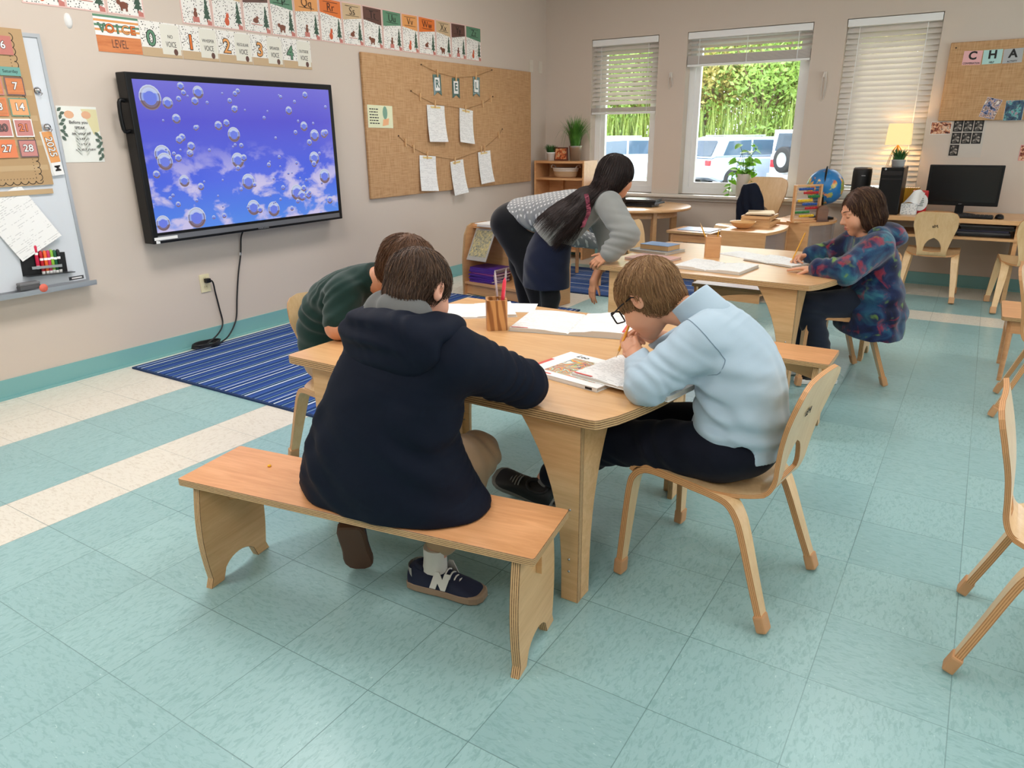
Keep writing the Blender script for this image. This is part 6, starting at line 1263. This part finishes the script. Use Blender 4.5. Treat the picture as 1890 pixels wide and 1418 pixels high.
SOLE = plain('shoe_sole_tan', (150, 128, 106), .7); NVY = plain('shoe_navy_suede', (18, 28, 56), .75); WHT = plain('shoe_white', (222, 220, 214), .6); BRS = plain('shoe_sole_brown', (96, 66, 50), .75)
b0 = T(-2.95, 5.95, 0)
shoe(root, b0 @ T(3.015, -5.85, .002, R(-80)), .245, .088, SOLE, NVY, WHT, 'N')
shoe(root, b0 @ MLs, .235, .085, BRS, NVY, WHT, None)
# --- boy in light blue on the bentwood chair
r = root = person('boy with glasses and a pale blue shirt bent over his workbook', (3.62, -5.33, 0)); B0 = A3((3.62, -5.33, 0))
HB = hframe((3.403, -5.345, .846), (-.75, .10, -.66), tilt=-.04); sB = .98; neckB = (3.555, -5.35, .815)
armL = [(3.60, -5.452, .765), (3.492, -5.548, .652), (3.402, -5.41, .688)]; armR = [(3.58, -5.24, .765), (3.44, -5.13, .648), (3.385, -5.235, .700)]
thL = ((3.665, -5.425, .445), (3.335, -5.425, .405), (3.06, -5.335, .165)); thR = ((3.655, -5.265, .445), (3.325, -5.25, .405), (3.0, -5.225, .09))
hL = hand(armL[2], (-.62, .62, .35), (-.45, -.55, .65), -1, ((.5, .9, .5), (.55, .95, .5), (.6, 1., .5), (.7, 1., .5)), .80, (.55, .5)); hR = hand(armR[2], (-.55, -.55, .25), (-.3, .3, .85), 1, ((.5, .8, .4), (.6, .9, .5), (.75, 1.1, .5), (.8, 1.1, .5)), .80, (.6, .5))
bodyB = blend(.02, headneck(HB, sB, neckB, .044), loft([((3.69, -5.34, .44), .11, .09), ((3.70, -5.345, .62), .11, .08), ((3.62, -5.35, .76), .10, .06), (neckB, .05, .045)], (0, 1, 0)), limb(armL, (.04, .035, .0255)), limb(armR, (.04, .035, .0255)), limb(thL, (.055, .045, .032)), limb(thR, (.055, .045, .032)))
bodyB = (lambda b: (lambda P: smin(smin(b(P), hL(P), .012), hR(P), .012)))(bodyB)
skinmesh('body', bodyB, (2.95, -5.65, .04), (3.85, -5.0, 1.0), .0036, SKIN2, root)
hair(root, HB, sB, cap_short(.009, -.068, fr=(0, .128, -.050), frr=(.085, .070, .094)), hairmat('sandy_hair', (112, 82, 54), (160, 122, 82), (186, 150, 106)), 2600, crown_flow((.015, -.075, .095), (.25, .35, -.25), .5), 9, .0085, .003, .0007, 5)
eyes(root, HB, sB)
c, Rm = HB; Wp = lambda p: tuple(c+Rm @ (A3(p)*sB)-B0); b = MB()
for sd in (-1, 1):
    b.tube([Wp((sd*.034+q*.024, .104+.0, z*.021+.0)) for q, z in [(math.cos(t)*min(1.25, 1/max(abs(math.cos(t)), abs(math.sin(t)))*.95), math.sin(t)*min(1.2, 1/max(abs(math.cos(t)), abs(math.sin(t)))*.9)) for t in [x*.2618 for x in range(25)]]], .0024, 6)
    b.tube([Wp((sd*.063, .102, .010)), Wp((sd*.078, .05, .012)), Wp((sd*.083, .0, .012)), Wp((sd*.081, -.018, .0))], .0022, 6)
b.tube([Wp((-.010, .104, .006)), Wp((0, .106, .009)), Wp((.010, .104, .006))], .0022, 6); part('glasses_frame', b, BLACK, root)
b = MB()
for sd in (-1, 1): b.add([Wp((sd*.034+.022*math.cos(t), .104, .019*math.sin(t))) for t in [x*.3927 for x in range(16)]], [tuple(range(16))])
part('glasses_lens', b, GLASS, root)
shB = blend(.03, loft([((3.695, -5.345, .455), .155, .128), ((3.70, -5.345, .55), .153, .125), ((3.685, -5.347, .66), .150, .112), ((3.625, -5.35, .755), .135, .092), ((3.565, -5.35, .805), .085, .065), ((3.54, -5.35, .825), .06, .052)], (0, 1, 0), 2.2), limb([armL[0], armL[1], tuple(A3(armL[1])+.84*(A3(armL[2])-A3(armL[1])))], (.072, .057, .039), .02), limb([armR[0], armR[1], tuple(A3(armR[1])+.84*(A3(armR[2])-A3(armR[1])))], (.072, .057, .039), .02))
shB = wrinkle(shB, [((3.53, -5.52, .70), (-.5, -.3, -.75), 30, .004, .07), ((3.50, -5.54, .66), (.3, .6, .4), 34, .004, .06), ((3.62, -5.46, .62), (.5, -.3, .9), 16, .006, .13), ((3.72, -5.42, .52), (.2, .1, 1), 15, .006, .13), ((3.78, -5.3, .6), (.0, 1, .25), 13, .004, .14)], .0018)
vent = blend(.006, ellip((3.745, -5.47, .435), (.035, .06, .07)), ellip((3.57, -5.345, .42), (.10, .30, .045)))
jB = lambda P: smax(smax(shB(P), -vent(P), .006), -(P[:, 2]-.405-.10*np.clip((3.70-P[:, 0])/.15, 0, 1)), .006)
jB2 = (lambda P: smax(jB(P), half((3.55, -5.35, .815), (-.62, 0, .78))(P), .006))
skinmesh('shirt', jB2, (3.36, -5.68, .36), (3.9, -5.0, .93), .0055, BLUEP, root)
cl = cone((3.588, -5.35, .806), (3.49, -5.35, .882), .067, .060); ci = cone((3.62, -5.35, .78), (3.44, -5.35, .92), .055, .051); cl = (lambda c: (lambda P: smax(smax(c(P), -ci(P), .002), half((3.522, -5.35, .852), (-.70, 0, .71))(P), .003)))(cl)
skinmesh('collar', cl, (3.45, -5.45, .72), (3.68, -5.25, .94), .0035, BLUEP, root)
dA = unit(A3(armL[1])-A3(armL[0])); uA = unit(np.cross(dA, (0, 0, 1))); wA = np.cross(uA, dA); o0 = A3(armL[0])-dA*.012
SEAM = cloth('seam_blue', (120, 142, 160), (126, 148, 166)); b = MB(); q = on_surface(jB2, [o0+.085*(uA*math.cos(t)+wA*math.sin(t)) for t in [x*.12 for x in range(-16, 17)]], .0004); b.tube([tuple(x-B0) for x in q], .0013, 5); q = on_surface(jB2, [o0+.085*(uA*math.cos(t)+wA*math.sin(t)) for t in [math.pi+x*.12 for x in range(-16, 17)]], .0004); b.tube([tuple(x-B0) for x in q], .0013, 5); part('shoulder_seam', b, SEAM, root)
pB = blend(.025, limb([thL[0], thL[1], tuple(A3(thL[1])+.86*(A3(thL[2])-A3(thL[1])))], (.088, .068, .050)), limb([thR[0], thR[1], tuple(A3(thR[1])+.9*(A3(thR[2])-A3(thR[1])))], (.088, .068, .050)), ellip((3.70, -5.345, .455), (.12, .165, .095)))
pB = wrinkle(pB, [((3.5, -5.45, .44), (1, 0, .5), 16, .004, .12), (thL[1], (.7, 0, .7), 22, .004, .09)], .0015); skinmesh('trousers', lambda P: smax(pB(P), -(P[:, 2]-.372-.6*np.clip(3.47-P[:, 0], -1, .0)*0+10*np.clip(3.44-P[:, 0], 0, 1)), .006), (2.9, -5.6, .03), (3.86, -5.1, .60), .006, NAVYT, root)
RUB = plain('shoe_rubber_black', (22, 22, 24), .6); GRY = plain('shoe_grey_patch', (150, 150, 150), .6)
bB = T(-3.62, 5.33, 0)
shoe(root, bB @ T(2.975, -5.345, .105, R(86), R(14), R(-30)), .235, .085, plain('shoe_sole_grey', (120, 118, 112), .7), RUB, GRY)
shoe(root, bB @ T(2.965, -5.215, .004, R(84)), .235, .085, plain('shoe_sole_grey', (120, 118, 112), .7), RUB, GRY)
sock(root, (3.085, -5.335, .20), (3.065, -5.338, .155), .036, mat=plain('sock_grey', (120, 120, 118), .9)); sock(root, (3.01, -5.222, .115), (3.005, -5.22, .06), .036, mat=plain('sock_grey', (120, 120, 118), .9))
pencil(T(*A3(armR[2]+A3((-.045, -.055, .05))) ) @ T(.0, .0, .03, R(20), R(150), R(20)), .15, YEL, 'pencil in the hand of the boy in light blue', 'pencils in hands')
# --- child in the galaxy coat
r = root = person('child with a brown bob and a galaxy print coat writing at the far table', (3.70, -3.13, 0)); C0 = A3((3.70, -3.13, 0))
fC, lC = A3((-.863, -.504, 0)), A3((.504, -.863, 0))
HC_ = hframe((3.662, -3.145, .905), (-.80, -.46, -.34)); sC = 1.0; neckC = A3((3.70, -3.125, .80))
armL = [neckC+lC*.115+A3((.02, 0, -.055)), A3((3.665, -3.405, .635)), A3((3.515, -3.370, .632))]; armR = [neckC-lC*.115+A3((.02, 0, -.055)), A3((3.53, -2.985, .665)), A3((3.425, -3.085, .650))]
thL = ((3.77, -3.165, .445), (3.505, -3.335, .425), (3.60, -3.275, .10)); thR = ((3.70, -3.03, .445), (3.43, -3.19, .43), (3.47, -3.165, .09))
hL = hand(armL[2], (-.94, .20, -.10), (0.05, .0, 1), -1, ((.10, .08, .05), (.08, .08, .05), (.08, .1, .05), (.1, .1, .05)), .80, (.5, .3), .10); hR = hand(armR[2], (-.75, -.55, -.10), (-.2, .35, .85), 1, ((.55, .75, .4), (.6, .8, .4), (.8, 1.1, .5), (.9, 1.1, .5)), .80, (.55, .6))
bodyC = blend(.02, headneck(HC_, sC, neckC, .043), loft([((3.74, -3.09, .44), .11, .09), ((3.75, -3.095, .62), .105, .08), (neckC, .05, .045)], lC), limb(armL, (.038, .034, .025)), limb(armR, (.038, .034, .025)), limb(thL, (.055, .045, .03)), limb(thR, (.055, .045, .03)))
bodyC = (lambda b: (lambda P: smin(smin(b(P), hL(P), .012), hR(P), .012)))(bodyC)
skinmesh('body', bodyC, (3.25, -3.55, .04), (3.95, -2.85, 1.04), .0036, SKIN2, root)
eyes(root, HC_, sC)
c, Rm = HC_; b = MB()
for z, w, rr in ((-.0555, .017, .0032), (-.0650, .014, .0036)): b.tube([tuple(c+Rm @ A3((w*u, .0935-.006*u*u, z-.0012*u*u))-C0) for u in (-1, -.6, -.2, .2, .6, 1)], [rr*.3, rr*.9, rr, rr, rr*.9, rr*.3], 6)
part('mouth', b, plain('lip_rose', (176, 96, 88), .45), root)
bob = blend(.016, ellip((0, -.020, .022), (.084, .102, .093)), ellip((0, -.050, -.040), (.081, .068, .070)), ellip((.066, -.014, -.045), (.022, .048, .060)), ellip((-.066, -.014, -.045), (.022, .048, .060)))
frontC = half((0, .066, .03), (0, 1, -.38)); foreC = ellip((-.006, .118, .008), (.056, .058, .068)); lowC = half((0, 0, -.100), (0, .30, -1))
capC = lambda P: smax(smax(smax(bob(P), frontC(P), .012), -foreC(P), .008), lowC(P), .010)+.0012*np.sin(np.arctan2(P[:, 0], P[:, 1]+.02)*52+4*np.sin(P[:, 2]*22))
def flowC(P, N, k):
    d = np.stack([np.sign(P[:, 0]+.02)*np.where(P[:, 2] > .06, 1.0, .15), np.where(P[:, 1] > .0, -.05, -.25)*np.where(P[:, 2] > .05, 1, .2), -np.ones(len(P))*np.where(P[:, 2] > .09, .3, 1.2)], 1); return d
hair(root, HC_, sC, capC, hairmat('brown_bob_hair', (50, 32, 24), (84, 56, 42), (150, 116, 80)), 3400, flowC, 10, .0085, .003, .0008, 7, jitter=.22)
GAL = Mat('galaxy_print'); v = GAL.obj((1, 1, 1)); n1 = GAL.noise(v, 7, 3, .55, .8); n2 = GAL.noise(GAL.obj((1, 1, 1), (4, 2, 1)), 15, 3, .55, .6); n3 = GAL.noise(GAL.obj((1, 1, 1), (1, 7, 3)), 15, 2, .5, .4); n4 = GAL.noise(v, 300, 2)
cc = GAL.ramp(n1, [(.36, lin(16, 20, 46)), (.48, lin(24, 40, 84)), (.58, lin(36, 84, 116)), (.68, lin(60, 126, 140))]); cc = GAL.mix(GAL.ramp(n2, [(.56, (0, 0, 0)), (.70, (.75, .75, .75))]), cc, lin(176, 52, 60)); cc = GAL.mix(GAL.ramp(n3, [(.62, (0, 0, 0)), (.74, (.9, .9, .9))]), cc, lin(130, 168, 70)); cc = GAL.mix(GAL.math('MULTIPLY', n4, .5), cc, lin(18, 22, 44))
GAL.set(Base_Color=cc, Roughness=.95, Specular_IOR_Level=.15, Sheen_Weight=.35, Sheen_Roughness=.5); GAL.bump(n4, .5, .004); GAL = GAL.m
eL = armL[1]+.86*(armL[2]-armL[1]); eR = armR[1]+.86*(armR[2]-armR[1])
coat = blend(.03, loft([((3.772, -3.115, .27), .228, .155), ((3.768, -3.11, .40), .220, .16), ((3.755, -3.095, .54), .172, .135), ((3.745, -3.10, .66), .152, .118), ((3.72, -3.115, .745), .125, .09), ((3.70, -3.125, .795), .08, .065)], lC, 2.2), limb([armL[0], armL[1], eL], (.078, .068, .054), .02), limb([armR[0], armR[1], eR], (.076, .064, .052), .02))
coat = wrinkle(coat, [((3.67, -3.36, .66), (.2, -.6, .7), 22, .006, .10), ((3.58, -3.38, .64), (1, 0, 0), 24, .005, .08), ((3.80, -3.2, .45), (.3, -.2, 1), 9, .010, .18), ((3.80, -3.15, .33), (1, .3, 0), 9, .010, .18), ((3.5, -3.03, .66), (1, .5, 0), 22, .005, .08)], .003)
cutf = lambda P: np.minimum(half(A3((3.70, -3.13, 0))+fC*.045, fC)(P)*-1, 9.)
coatf = lambda P: smax(smax(coat(P), -(P[:, 2]-.255-.30*np.clip(((P-A3((3.72, -3.13, 0))) @ fC)-.0, 0, 1)), .008), -smax(ellip(A3((3.70, -3.125, .86)), (.058, .058, .075))(P), -.0, .001), .006)
skinmesh('coat', coatf, (3.3, -3.55, .22), (4.02, -2.82, .90), .0065, GAL, root)
hdC = wrinkle(carve(blend(.03, ellip((3.79, -3.065, .775), (.10, .10, .072), None), ellip((3.765, -3.185, .80), (.055, .055, .04)), ellip((3.69, -3.02, .80), (.055, .055, .04))), ellip((3.68, -3.14, .885), (.10, .10, .10)), .015), [((3.82, -3.1, .78), (.5, -.5, .9), 14, .006, .1)], .002); skinmesh('hood', hdC, (3.6, -3.26, .67), (3.93, -2.92, .90), .0055, GAL, root)
CUF = cloth('knit_cuff', (16, 20, 38), (20, 24, 42))
for nm, a, e in (('cuff', armL, eL), ('cuff', armR, eR)): d = unit(A3(a[2])-A3(a[1])); part(nm, MB().tube([tuple(e-d*.012-C0), tuple(e+d*.012-C0), tuple(e+d*.03-C0)], [.046, .040, .033], 16), CUF, root)
pC = blend(.02, limb([thL[0], thL[1], tuple(A3(thL[1])+.9*(A3(thL[2])-A3(thL[1])))], (.088, .070, .058)), limb([thR[0], thR[1], tuple(A3(thR[1])+.9*(A3(thR[2])-A3(thR[1])))], (.078, .064, .056))); pC = wrinkle(pC, [(thL[1], (.3, .2, 1), 20, .005, .10), ((3.56, -3.3, .25), (.2, .2, 1), 16, .004, .1)], .0015); skinmesh('trousers', pC, (3.3, -3.46, .08), (3.88, -2.92, .56), .006, cloth('dark_slate_trousers', (26, 32, 46), (32, 38, 54)), root)
bC = T(-3.70, 3.13, 0)
shoe(root, bC @ T(3.575, -3.29, .003, R(118)), .215, .08, plain('white_sole', (226, 224, 220), .6), RUB, WHT); shoe(root, bC @ T(3.45, -3.175, .003, R(122)), .215, .08, plain('white_sole', (226, 224, 220), .6), RUB, WHT)
sock(root, (3.60, -3.275, .13), (3.60, -3.276, .07), .034); sock(root, (3.47, -3.165, .13), (3.47, -3.166, .07), .034)
tipC = A3((3.352, -3.155, .613)); topC = A3((3.40, -3.11, .775)); d = unit(tipC-topC); pencil(frame(tuple(topC), tuple(unit(np.cross((0, 1, 0), d))), tuple(np.cross(d, unit(np.cross((0, 1, 0), d)))), tuple(d)), float(np.linalg.norm(tipC-topC)), YEL, 'yellow pencil in the hand of the child in the galaxy coat', 'pencils in hands')
# --- boy in dark green
r = root = person('boy in a dark green polo leaning on the table behind the boy in navy', (2.05, -5.31, 0)); D0 = A3((2.05, -5.31, 0))
HD = hframe((2.50, -5.345, .848), (.80, .10, -.58)); sD = 1.0; neckD = (2.37, -5.345, .80)
armR = [(2.285, -5.452, .755), (2.300, -5.515, .648), (2.49, -5.46, .638)]; armL = [(2.325, -5.235, .755), (2.42, -5.12, .648), (2.55, -5.22, .640)]
thR = ((2.05, -5.37, .445), (2.36, -5.44, .41), (2.34, -5.42, .09)); thL = ((2.05, -5.22, .445), (2.38, -5.28, .41), (2.36, -5.27, .09))
bodyD = blend(.02, headneck(HD, sD, neckD, .044), loft([((2.05, -5.30, .44), .11, .09), ((2.06, -5.305, .62), .11, .08), ((2.25, -5.34, .76), .10, .06), (neckD, .05, .045)], (.2, 1, 0)), limb(armR, (.042, .040, .028)), limb(armL, (.042, .040, .028)), limb(thR, (.055, .045, .032)), limb(thL, (.055, .045, .032)), hand(armR[2], (.95, .2, -.05), (0, 0, 1), -1, (.3, .4, .3), .8), hand(armL[2], (.9, -.3, -.05), (0, 0, 1), 1, (.3, .4, .3), .8))
skinmesh('body', wrinkle(bodyD, [((2.30, -5.51, .65), (.9, .2, .4), 40, .002, .04)]), (1.9, -5.65, .04), (2.75, -5.0, 1.0), .0045, SKIN3, root)
hair(root, HD, sD, cap_short(.014, -.125, ear=False, fr=(0, .13, -.05), frr=(.085, .07, .09)), hairmat('mid_brown_hair', (70, 46, 32), (112, 78, 54)), 2200, crown_flow((0, -.06, .10), (.1, .1, -.4), .8), 9, .010, .005, .0009, 9)
shD = blend(.03, loft([((2.05, -5.30, .44), .145, .115), ((2.055, -5.305, .56), .145, .115), ((2.11, -5.315, .67), .145, .105), ((2.24, -5.335, .755), .135, .085), ((2.33, -5.345, .80), .08, .06), ((2.36, -5.345, .82), .058, .05)], (.2, 1, 0), 2.2), limb([armR[0], tuple(A3(armR[0])+.75*(A3(armR[1])-A3(armR[0])))], (.070, .060)), limb([armL[0], tuple(A3(armL[0])+.7*(A3(armL[1])-A3(armL[0])))], (.070, .060)))
shD = wrinkle(shD, [((2.25, -5.45, .72), (.8, -.2, -.7), 26, .005, .10), ((2.1, -5.4, .62), (.6, 0, .8), 16, .005, .13)], .0015); skinmesh('polo_shirt', shD, (1.85, -5.65, .37), (2.5, -5.05, .92), .006, GREENP, root)
skinmesh('trousers', blend(.02, limb([thR[0], thR[1], thR[2]], (.078, .062, .048)), limb([thL[0], thL[1], thL[2]], (.078, .062, .048))), (1.92, -5.55, .05), (2.5, -5.12, .55), .007, TANP, root)
bD = T(-2.05, 5.31, 0)
for x, y in ((2.39, -5.43), (2.41, -5.275)): shoe(root, bD @ T(x, y, .003, R(-100)), .23, .085, SOLE, RUB, WHT)
# --- girl in grey
r = root = person('girl with long dark hair and a grey hoodie leaning on the far table', (2.05, -3.53, 0)); E0 = A3((2.05, -3.53, 0))
HE = hframe((2.395, -3.365, 1.062), (.50, .84, -.22)); sE = 1.0; neckE = A3((2.335, -3.40, .965)); rE = A3((.62, -.78, 0))
armR = [(2.405, -3.485, .915), (2.552, -3.555, .765), (2.462, -3.60, .650)]; armL = [(2.235, -3.305, .91), (2.36, -3.36, .66), (2.32, -3.47, .47)]
lg = [[(2.08, -3.60, .66), (2.10, -3.60, .37), (2.07, -3.62, .07)], [(1.98, -3.47, .66), (2.01, -3.46, .37), (1.98, -3.48, .07)]]
bodyE = blend(.02, headneck(HE, sE, neckE, .042), loft([((2.03, -3.53, .62), .11, .085), ((2.12, -3.48, .78), .105, .075), (neckE, .05, .045)], rE), limb(armR, (.04, .036, .026)), limb(armL, (.04, .034, .025)), *[limb(l, (.06, .045, .034)) for l in lg], hand(armR[2], (-.45, -.55, -.35), (.5, -.4, .6), 1, (.5, .7, .4), .8), hand(armL[2], (-.05, -.25, -.95), (-.3, -.8, .2), -1, (.25, .3, .2), .8, (.5, .3)))
skinmesh('body', bodyE, (1.85, -3.75, .03), (2.68, -3.2, 1.2), .0045, SKIN3, root)
hoE = blend(.03, loft([((2.035, -3.525, .70), .155, .118), ((2.10, -3.49, .775), .158, .122), ((2.21, -3.44, .87), .150, .105), ((2.29, -3.41, .93), .11, .08), ((2.325, -3.40, .962), .075, .06)], rE, 2.2), limb([armR[0], armR[1], tuple(A3(armR[1])+.85*(A3(armR[2])-A3(armR[1])))], (.078, .070, .058), .02), limb([armL[0], armL[1], tuple(A3(armL[1])+.8*(A3(armL[2])-A3(armL[1])))], (.074, .058, .044), .02), ellip((2.255, -3.45, .945), (.085, .085, .055)))
hoE = wrinkle(hoE, [((2.52, -3.55, .76), (.2, .2, 1), 22, .007, .09), ((2.47, -3.58, .69), (.3, .3, 1), 26, .006, .07), ((2.12, -3.53, .76), (.6, .3, .7), 14, .006, .13), ((2.25, -3.48, .88), (.7, .2, -.6), 14, .005, .12)], .002)
skinmesh('hoodie', hoE, (1.82, -3.75, .58), (2.68, -3.18, 1.05), .006, GREYH, root)
skinmesh('long_shirt', wrinkle(loft([((2.03, -3.535, .425), .172, .138), ((2.035, -3.53, .58), .165, .135), ((2.07, -3.51, .72), .145, .11)], rE, 2.3), [((2.03, -3.6, .5), (.7, .2, .7), 10, .004, .15)], .0015), (1.82, -3.75, .36), (2.25, -3.3, .80), .007, NAVYS, root)
skinmesh('leggings', blend(.02, *[limb([A3(l[0])-A3((0, 0, .12)), l[1], l[2]], (.066, .055, .042)) for l in lg]), (1.85, -3.75, .03), (2.25, -3.3, .66), .007, BLK, root)
bE = T(-2.05, 3.53, 0)
for x, y in ((2.10, -3.60), (2.01, -3.455)): shoe(root, bE @ T(x, y, .003, R(-55)), .225, .082, WHT, RUB, WHT)
st = on_surface(hoE, bez([(2.29, -3.54, .975), (2.315, -3.56, .92), (2.325, -3.575, .86), (2.315, -3.60, .78)], 8), .017); b = MB(); st = st-E0
b.add([tuple(p+A3(q)) for p in st for q in ((-.011, -.006, -.002), (.0, -.004, .0), (.011, .003, .002))], [(3*i+j, 3*i+j+1, 3*i+j+4, 3*i+j+3) for i in range(len(st)-1) for j in (0, 1)]+[(3*i+j+3, 3*i+j+4, 3*i+j+1, 3*i+j) for i in range(len(st)-1) for j in (0, 1)], smooth=True); part('bag_strap', b, plain('pink_strap', (226, 116, 140), .6), root)
longb = blend(.035, ellip((0, -.018, .022), (.092, .110, .100)), ellip((0, -.055, -.05), (.085, .072, .09))); fcE = ellip((0, .125, -.035), (.070, .085, .10))
capE = lambda P: smax(smax(longb(P), -fcE(P), .012), half((0, 0, -.13), (0, .4, -1))(P), .01)+.0012*np.sin(np.arctan2(P[:, 0], P[:, 1]+.02)*50+4*np.sin(P[:, 2]*20))
rng = np.random.default_rng(12); n = 2200; c, Rm = HE; u = rng.uniform(-1.25, .95, n); el = rng.uniform(-.5, .5, n)
p = np.stack([np.sin(u)*.09, -np.cos(u)*.105-.018, -.02+.05*el], 1) @ Rm.T*sE+c; paths = [p]; bodyfn = lambda P: smin(hoE(P), local(capE, HE, sE)(P), .01)
back = A3((-.62, -.22, -.62)); back = back/np.linalg.norm(back); jit = rng.normal(size=(n, 3))*.12; Lh = rng.uniform(.6, 1.05, n)[:, None]; wv = rng.uniform(0, 6.28, n)
for k in range(22):
    q = min(1, k/5); d = A3((0, 0, -1))*(1-q)+back*q+jit*np.clip(k/8, 0, 1)[None] if False else A3((0, 0, -1))*(1-.75*q)+back*q+jit*min(1, k/8)+(.24*np.sin(k*.6+wv))[:, None]*A3((.6, -.7, .2))*min(1, k/9)
    d = d/np.linalg.norm(d, axis=1, keepdims=True); p = p+d*.0235*Lh; f0 = bodyfn(p); m = f0 < .004; g = grad(bodyfn, p); p = p+np.where(m, .004-f0, -np.clip(f0-.014, 0, .01))[:, None]*g; paths.append(p.copy())
hair(root, HE, sE, capE, hairmat('black_brown_hair', (22, 15, 14), (48, 32, 28)), 1800, crown_flow((0, -.02, .12), (0, -.3, -.6), 1.2), 12, .011, .003, .0010, 11, extra=[np.stack(paths, 1)])
# --- grown-up bending over
r = root = person('grown-up in black leggings and a dotted grey top bending over behind the girl', (1.48, -2.88, 0)); F0 = A3((1.48, -2.88, 0))
HF = hframe((2.17, -3.02, .865), (.75, -.10, -.60)); neckF = (2.03, -3.0, .90)
lg = [[(1.36, -2.80, .705), (1.40, -2.785, .40), (1.43, -2.76, .085)], [(1.42, -2.97, .70), (1.60, -2.99, .39), (1.69, -2.97, .085)]]
arms = [[(1.93, -3.13, .85), (2.05, -3.20, .68), (2.18, -3.15, .645)], [(1.90, -2.87, .85), (2.02, -2.78, .68), (2.15, -2.85, .645)]]
bodyF = blend(.03, headneck(HF, 1.08, neckF, .05), loft([((1.42, -2.88, .72), .16, .12), ((1.66, -2.92, .775), .14, .11), ((1.90, -2.98, .85), .15, .09), (neckF, .06, .05)], (0.2, 1, 0)), *[limb(a, (.05, .042, .03)) for a in arms], *[limb(l, (.09, .06, .042)) for l in lg], *[hand(a[2], (.9, s*.1, -.1), (0, 0, 1), -s if False else s, (.3, .3, .2), .92) for a, s in zip(arms, (-1, 1))])
skinmesh('body', bodyF, (1.15, -3.35, .03), (2.45, -2.6, 1.05), .008, SKIN3, root)
hair(root, HF, 1.08, cap_short(.02, -.09, ear=False), hairmat('dark_hair', (40, 28, 24), (70, 50, 40)), 700, crown_flow((0, -.06, .10)), 8, .012, .004, .0012, 13, h=.006)
skinmesh('leggings', wrinkle(blend(.05, limb(lg[0], (.135, .088, .062), .04), limb(lg[1], (.135, .088, .062), .04), ellip((1.375, -2.87, .70), (.155, .165, .130)), ellip((1.52, -2.90, .735), (.12, .15, .115))), [((1.45, -2.9, .5), (.3, 0, 1), 8, .004, .2)], .001), (1.1, -3.2, .05), (1.9, -2.62, .92), .008, BLK, root)
DTS = Mat('dotted_grey_knit'); sp = DTS.node('SeparateXYZ'); DTS.put(sp.inputs[0], DTS.obj()); X_ = DTS.math('DIVIDE', sp.outputs[0], .030); Y_ = DTS.math('DIVIDE', DTS.math('ADD', sp.outputs[1], DTS.math('MULTIPLY', sp.outputs[2], .5)), .026)
Xs = DTS.math('ADD', X_, DTS.math('MULTIPLY', DTS.math('MODULO', DTS.math('FLOOR', Y_), 2.), .5)); q = DTS.math('MULTIPLY', DTS.math('LESS_THAN', DTS.math('ABSOLUTE', DTS.math('SUBTRACT', DTS.math('FRACT', Xs), .5)), .24), DTS.math('LESS_THAN', DTS.math('ABSOLUTE', DTS.math('SUBTRACT', DTS.math('FRACT', Y_), .5)), .17)); DTS.set(Base_Color=DTS.mix(q, lin(150, 152, 152), lin(222, 222, 220)), Roughness=.95); DTS = DTS.m
tp = wrinkle(blend(.03, loft([((1.46, -2.885, .755), .172, .122), ((1.66, -2.92, .785), .165, .125), ((1.88, -2.97, .845), .165, .105), ((2.0, -2.995, .885), .09, .07)], (.2, 1, 0), 2.2), *[limb(a, (.075, .06, .045)) for a in arms]), [((1.6, -3.0, .75), (1, 0, .3), 12, .005, .15)], .0015)
skinmesh('dotted_top', tp, (1.25, -3.35, .56), (2.3, -2.65, 1.02), .008, DTS, root)
bF = T(-1.48, 2.88, 0)
for x, y, a in ((1.47, -2.76, -80), (1.73, -2.965, -85)): shoe(root, bF @ T(x, y, .012, R(a)), .25, .09, WHT, RUB, WHT)
# --- jacket over a chair back by the window
CHJ = [o for o in bpy.data.objects if o.get('label', '').startswith('bentwood chair with a dark jacket')][0]; CHJ.matrix_basis = T(2.42, -.42, 0, R(172)) @ Matrix.Diagonal((1.27, 1.27, 1.27, 1))
r = thing('jacket', 'dark navy jacket hung over a chair back under the wide window', 'jacket', T(2.49, -.78, .5))
skinmesh('fabric', wrinkle(carve(loft([((2.51, -.80, .50), .135, .07), ((2.50, -.80, .68), .12, .062), ((2.48, -.79, .82), .085, .05), ((2.47, -.79, .87), .05, .04)], (.99, -.1, 0)), loft([((2.5, -.70, .40), .3, .075), ((2.5, -.745, .80), .3, .03)], (1, 0, 0)), .01), [((2.5, -.85, .65), (1, 0, .2), 12, .006, .2)], .002), (2.3, -.95, .42), (2.7, -.65, .96), .007, NAVY, r)
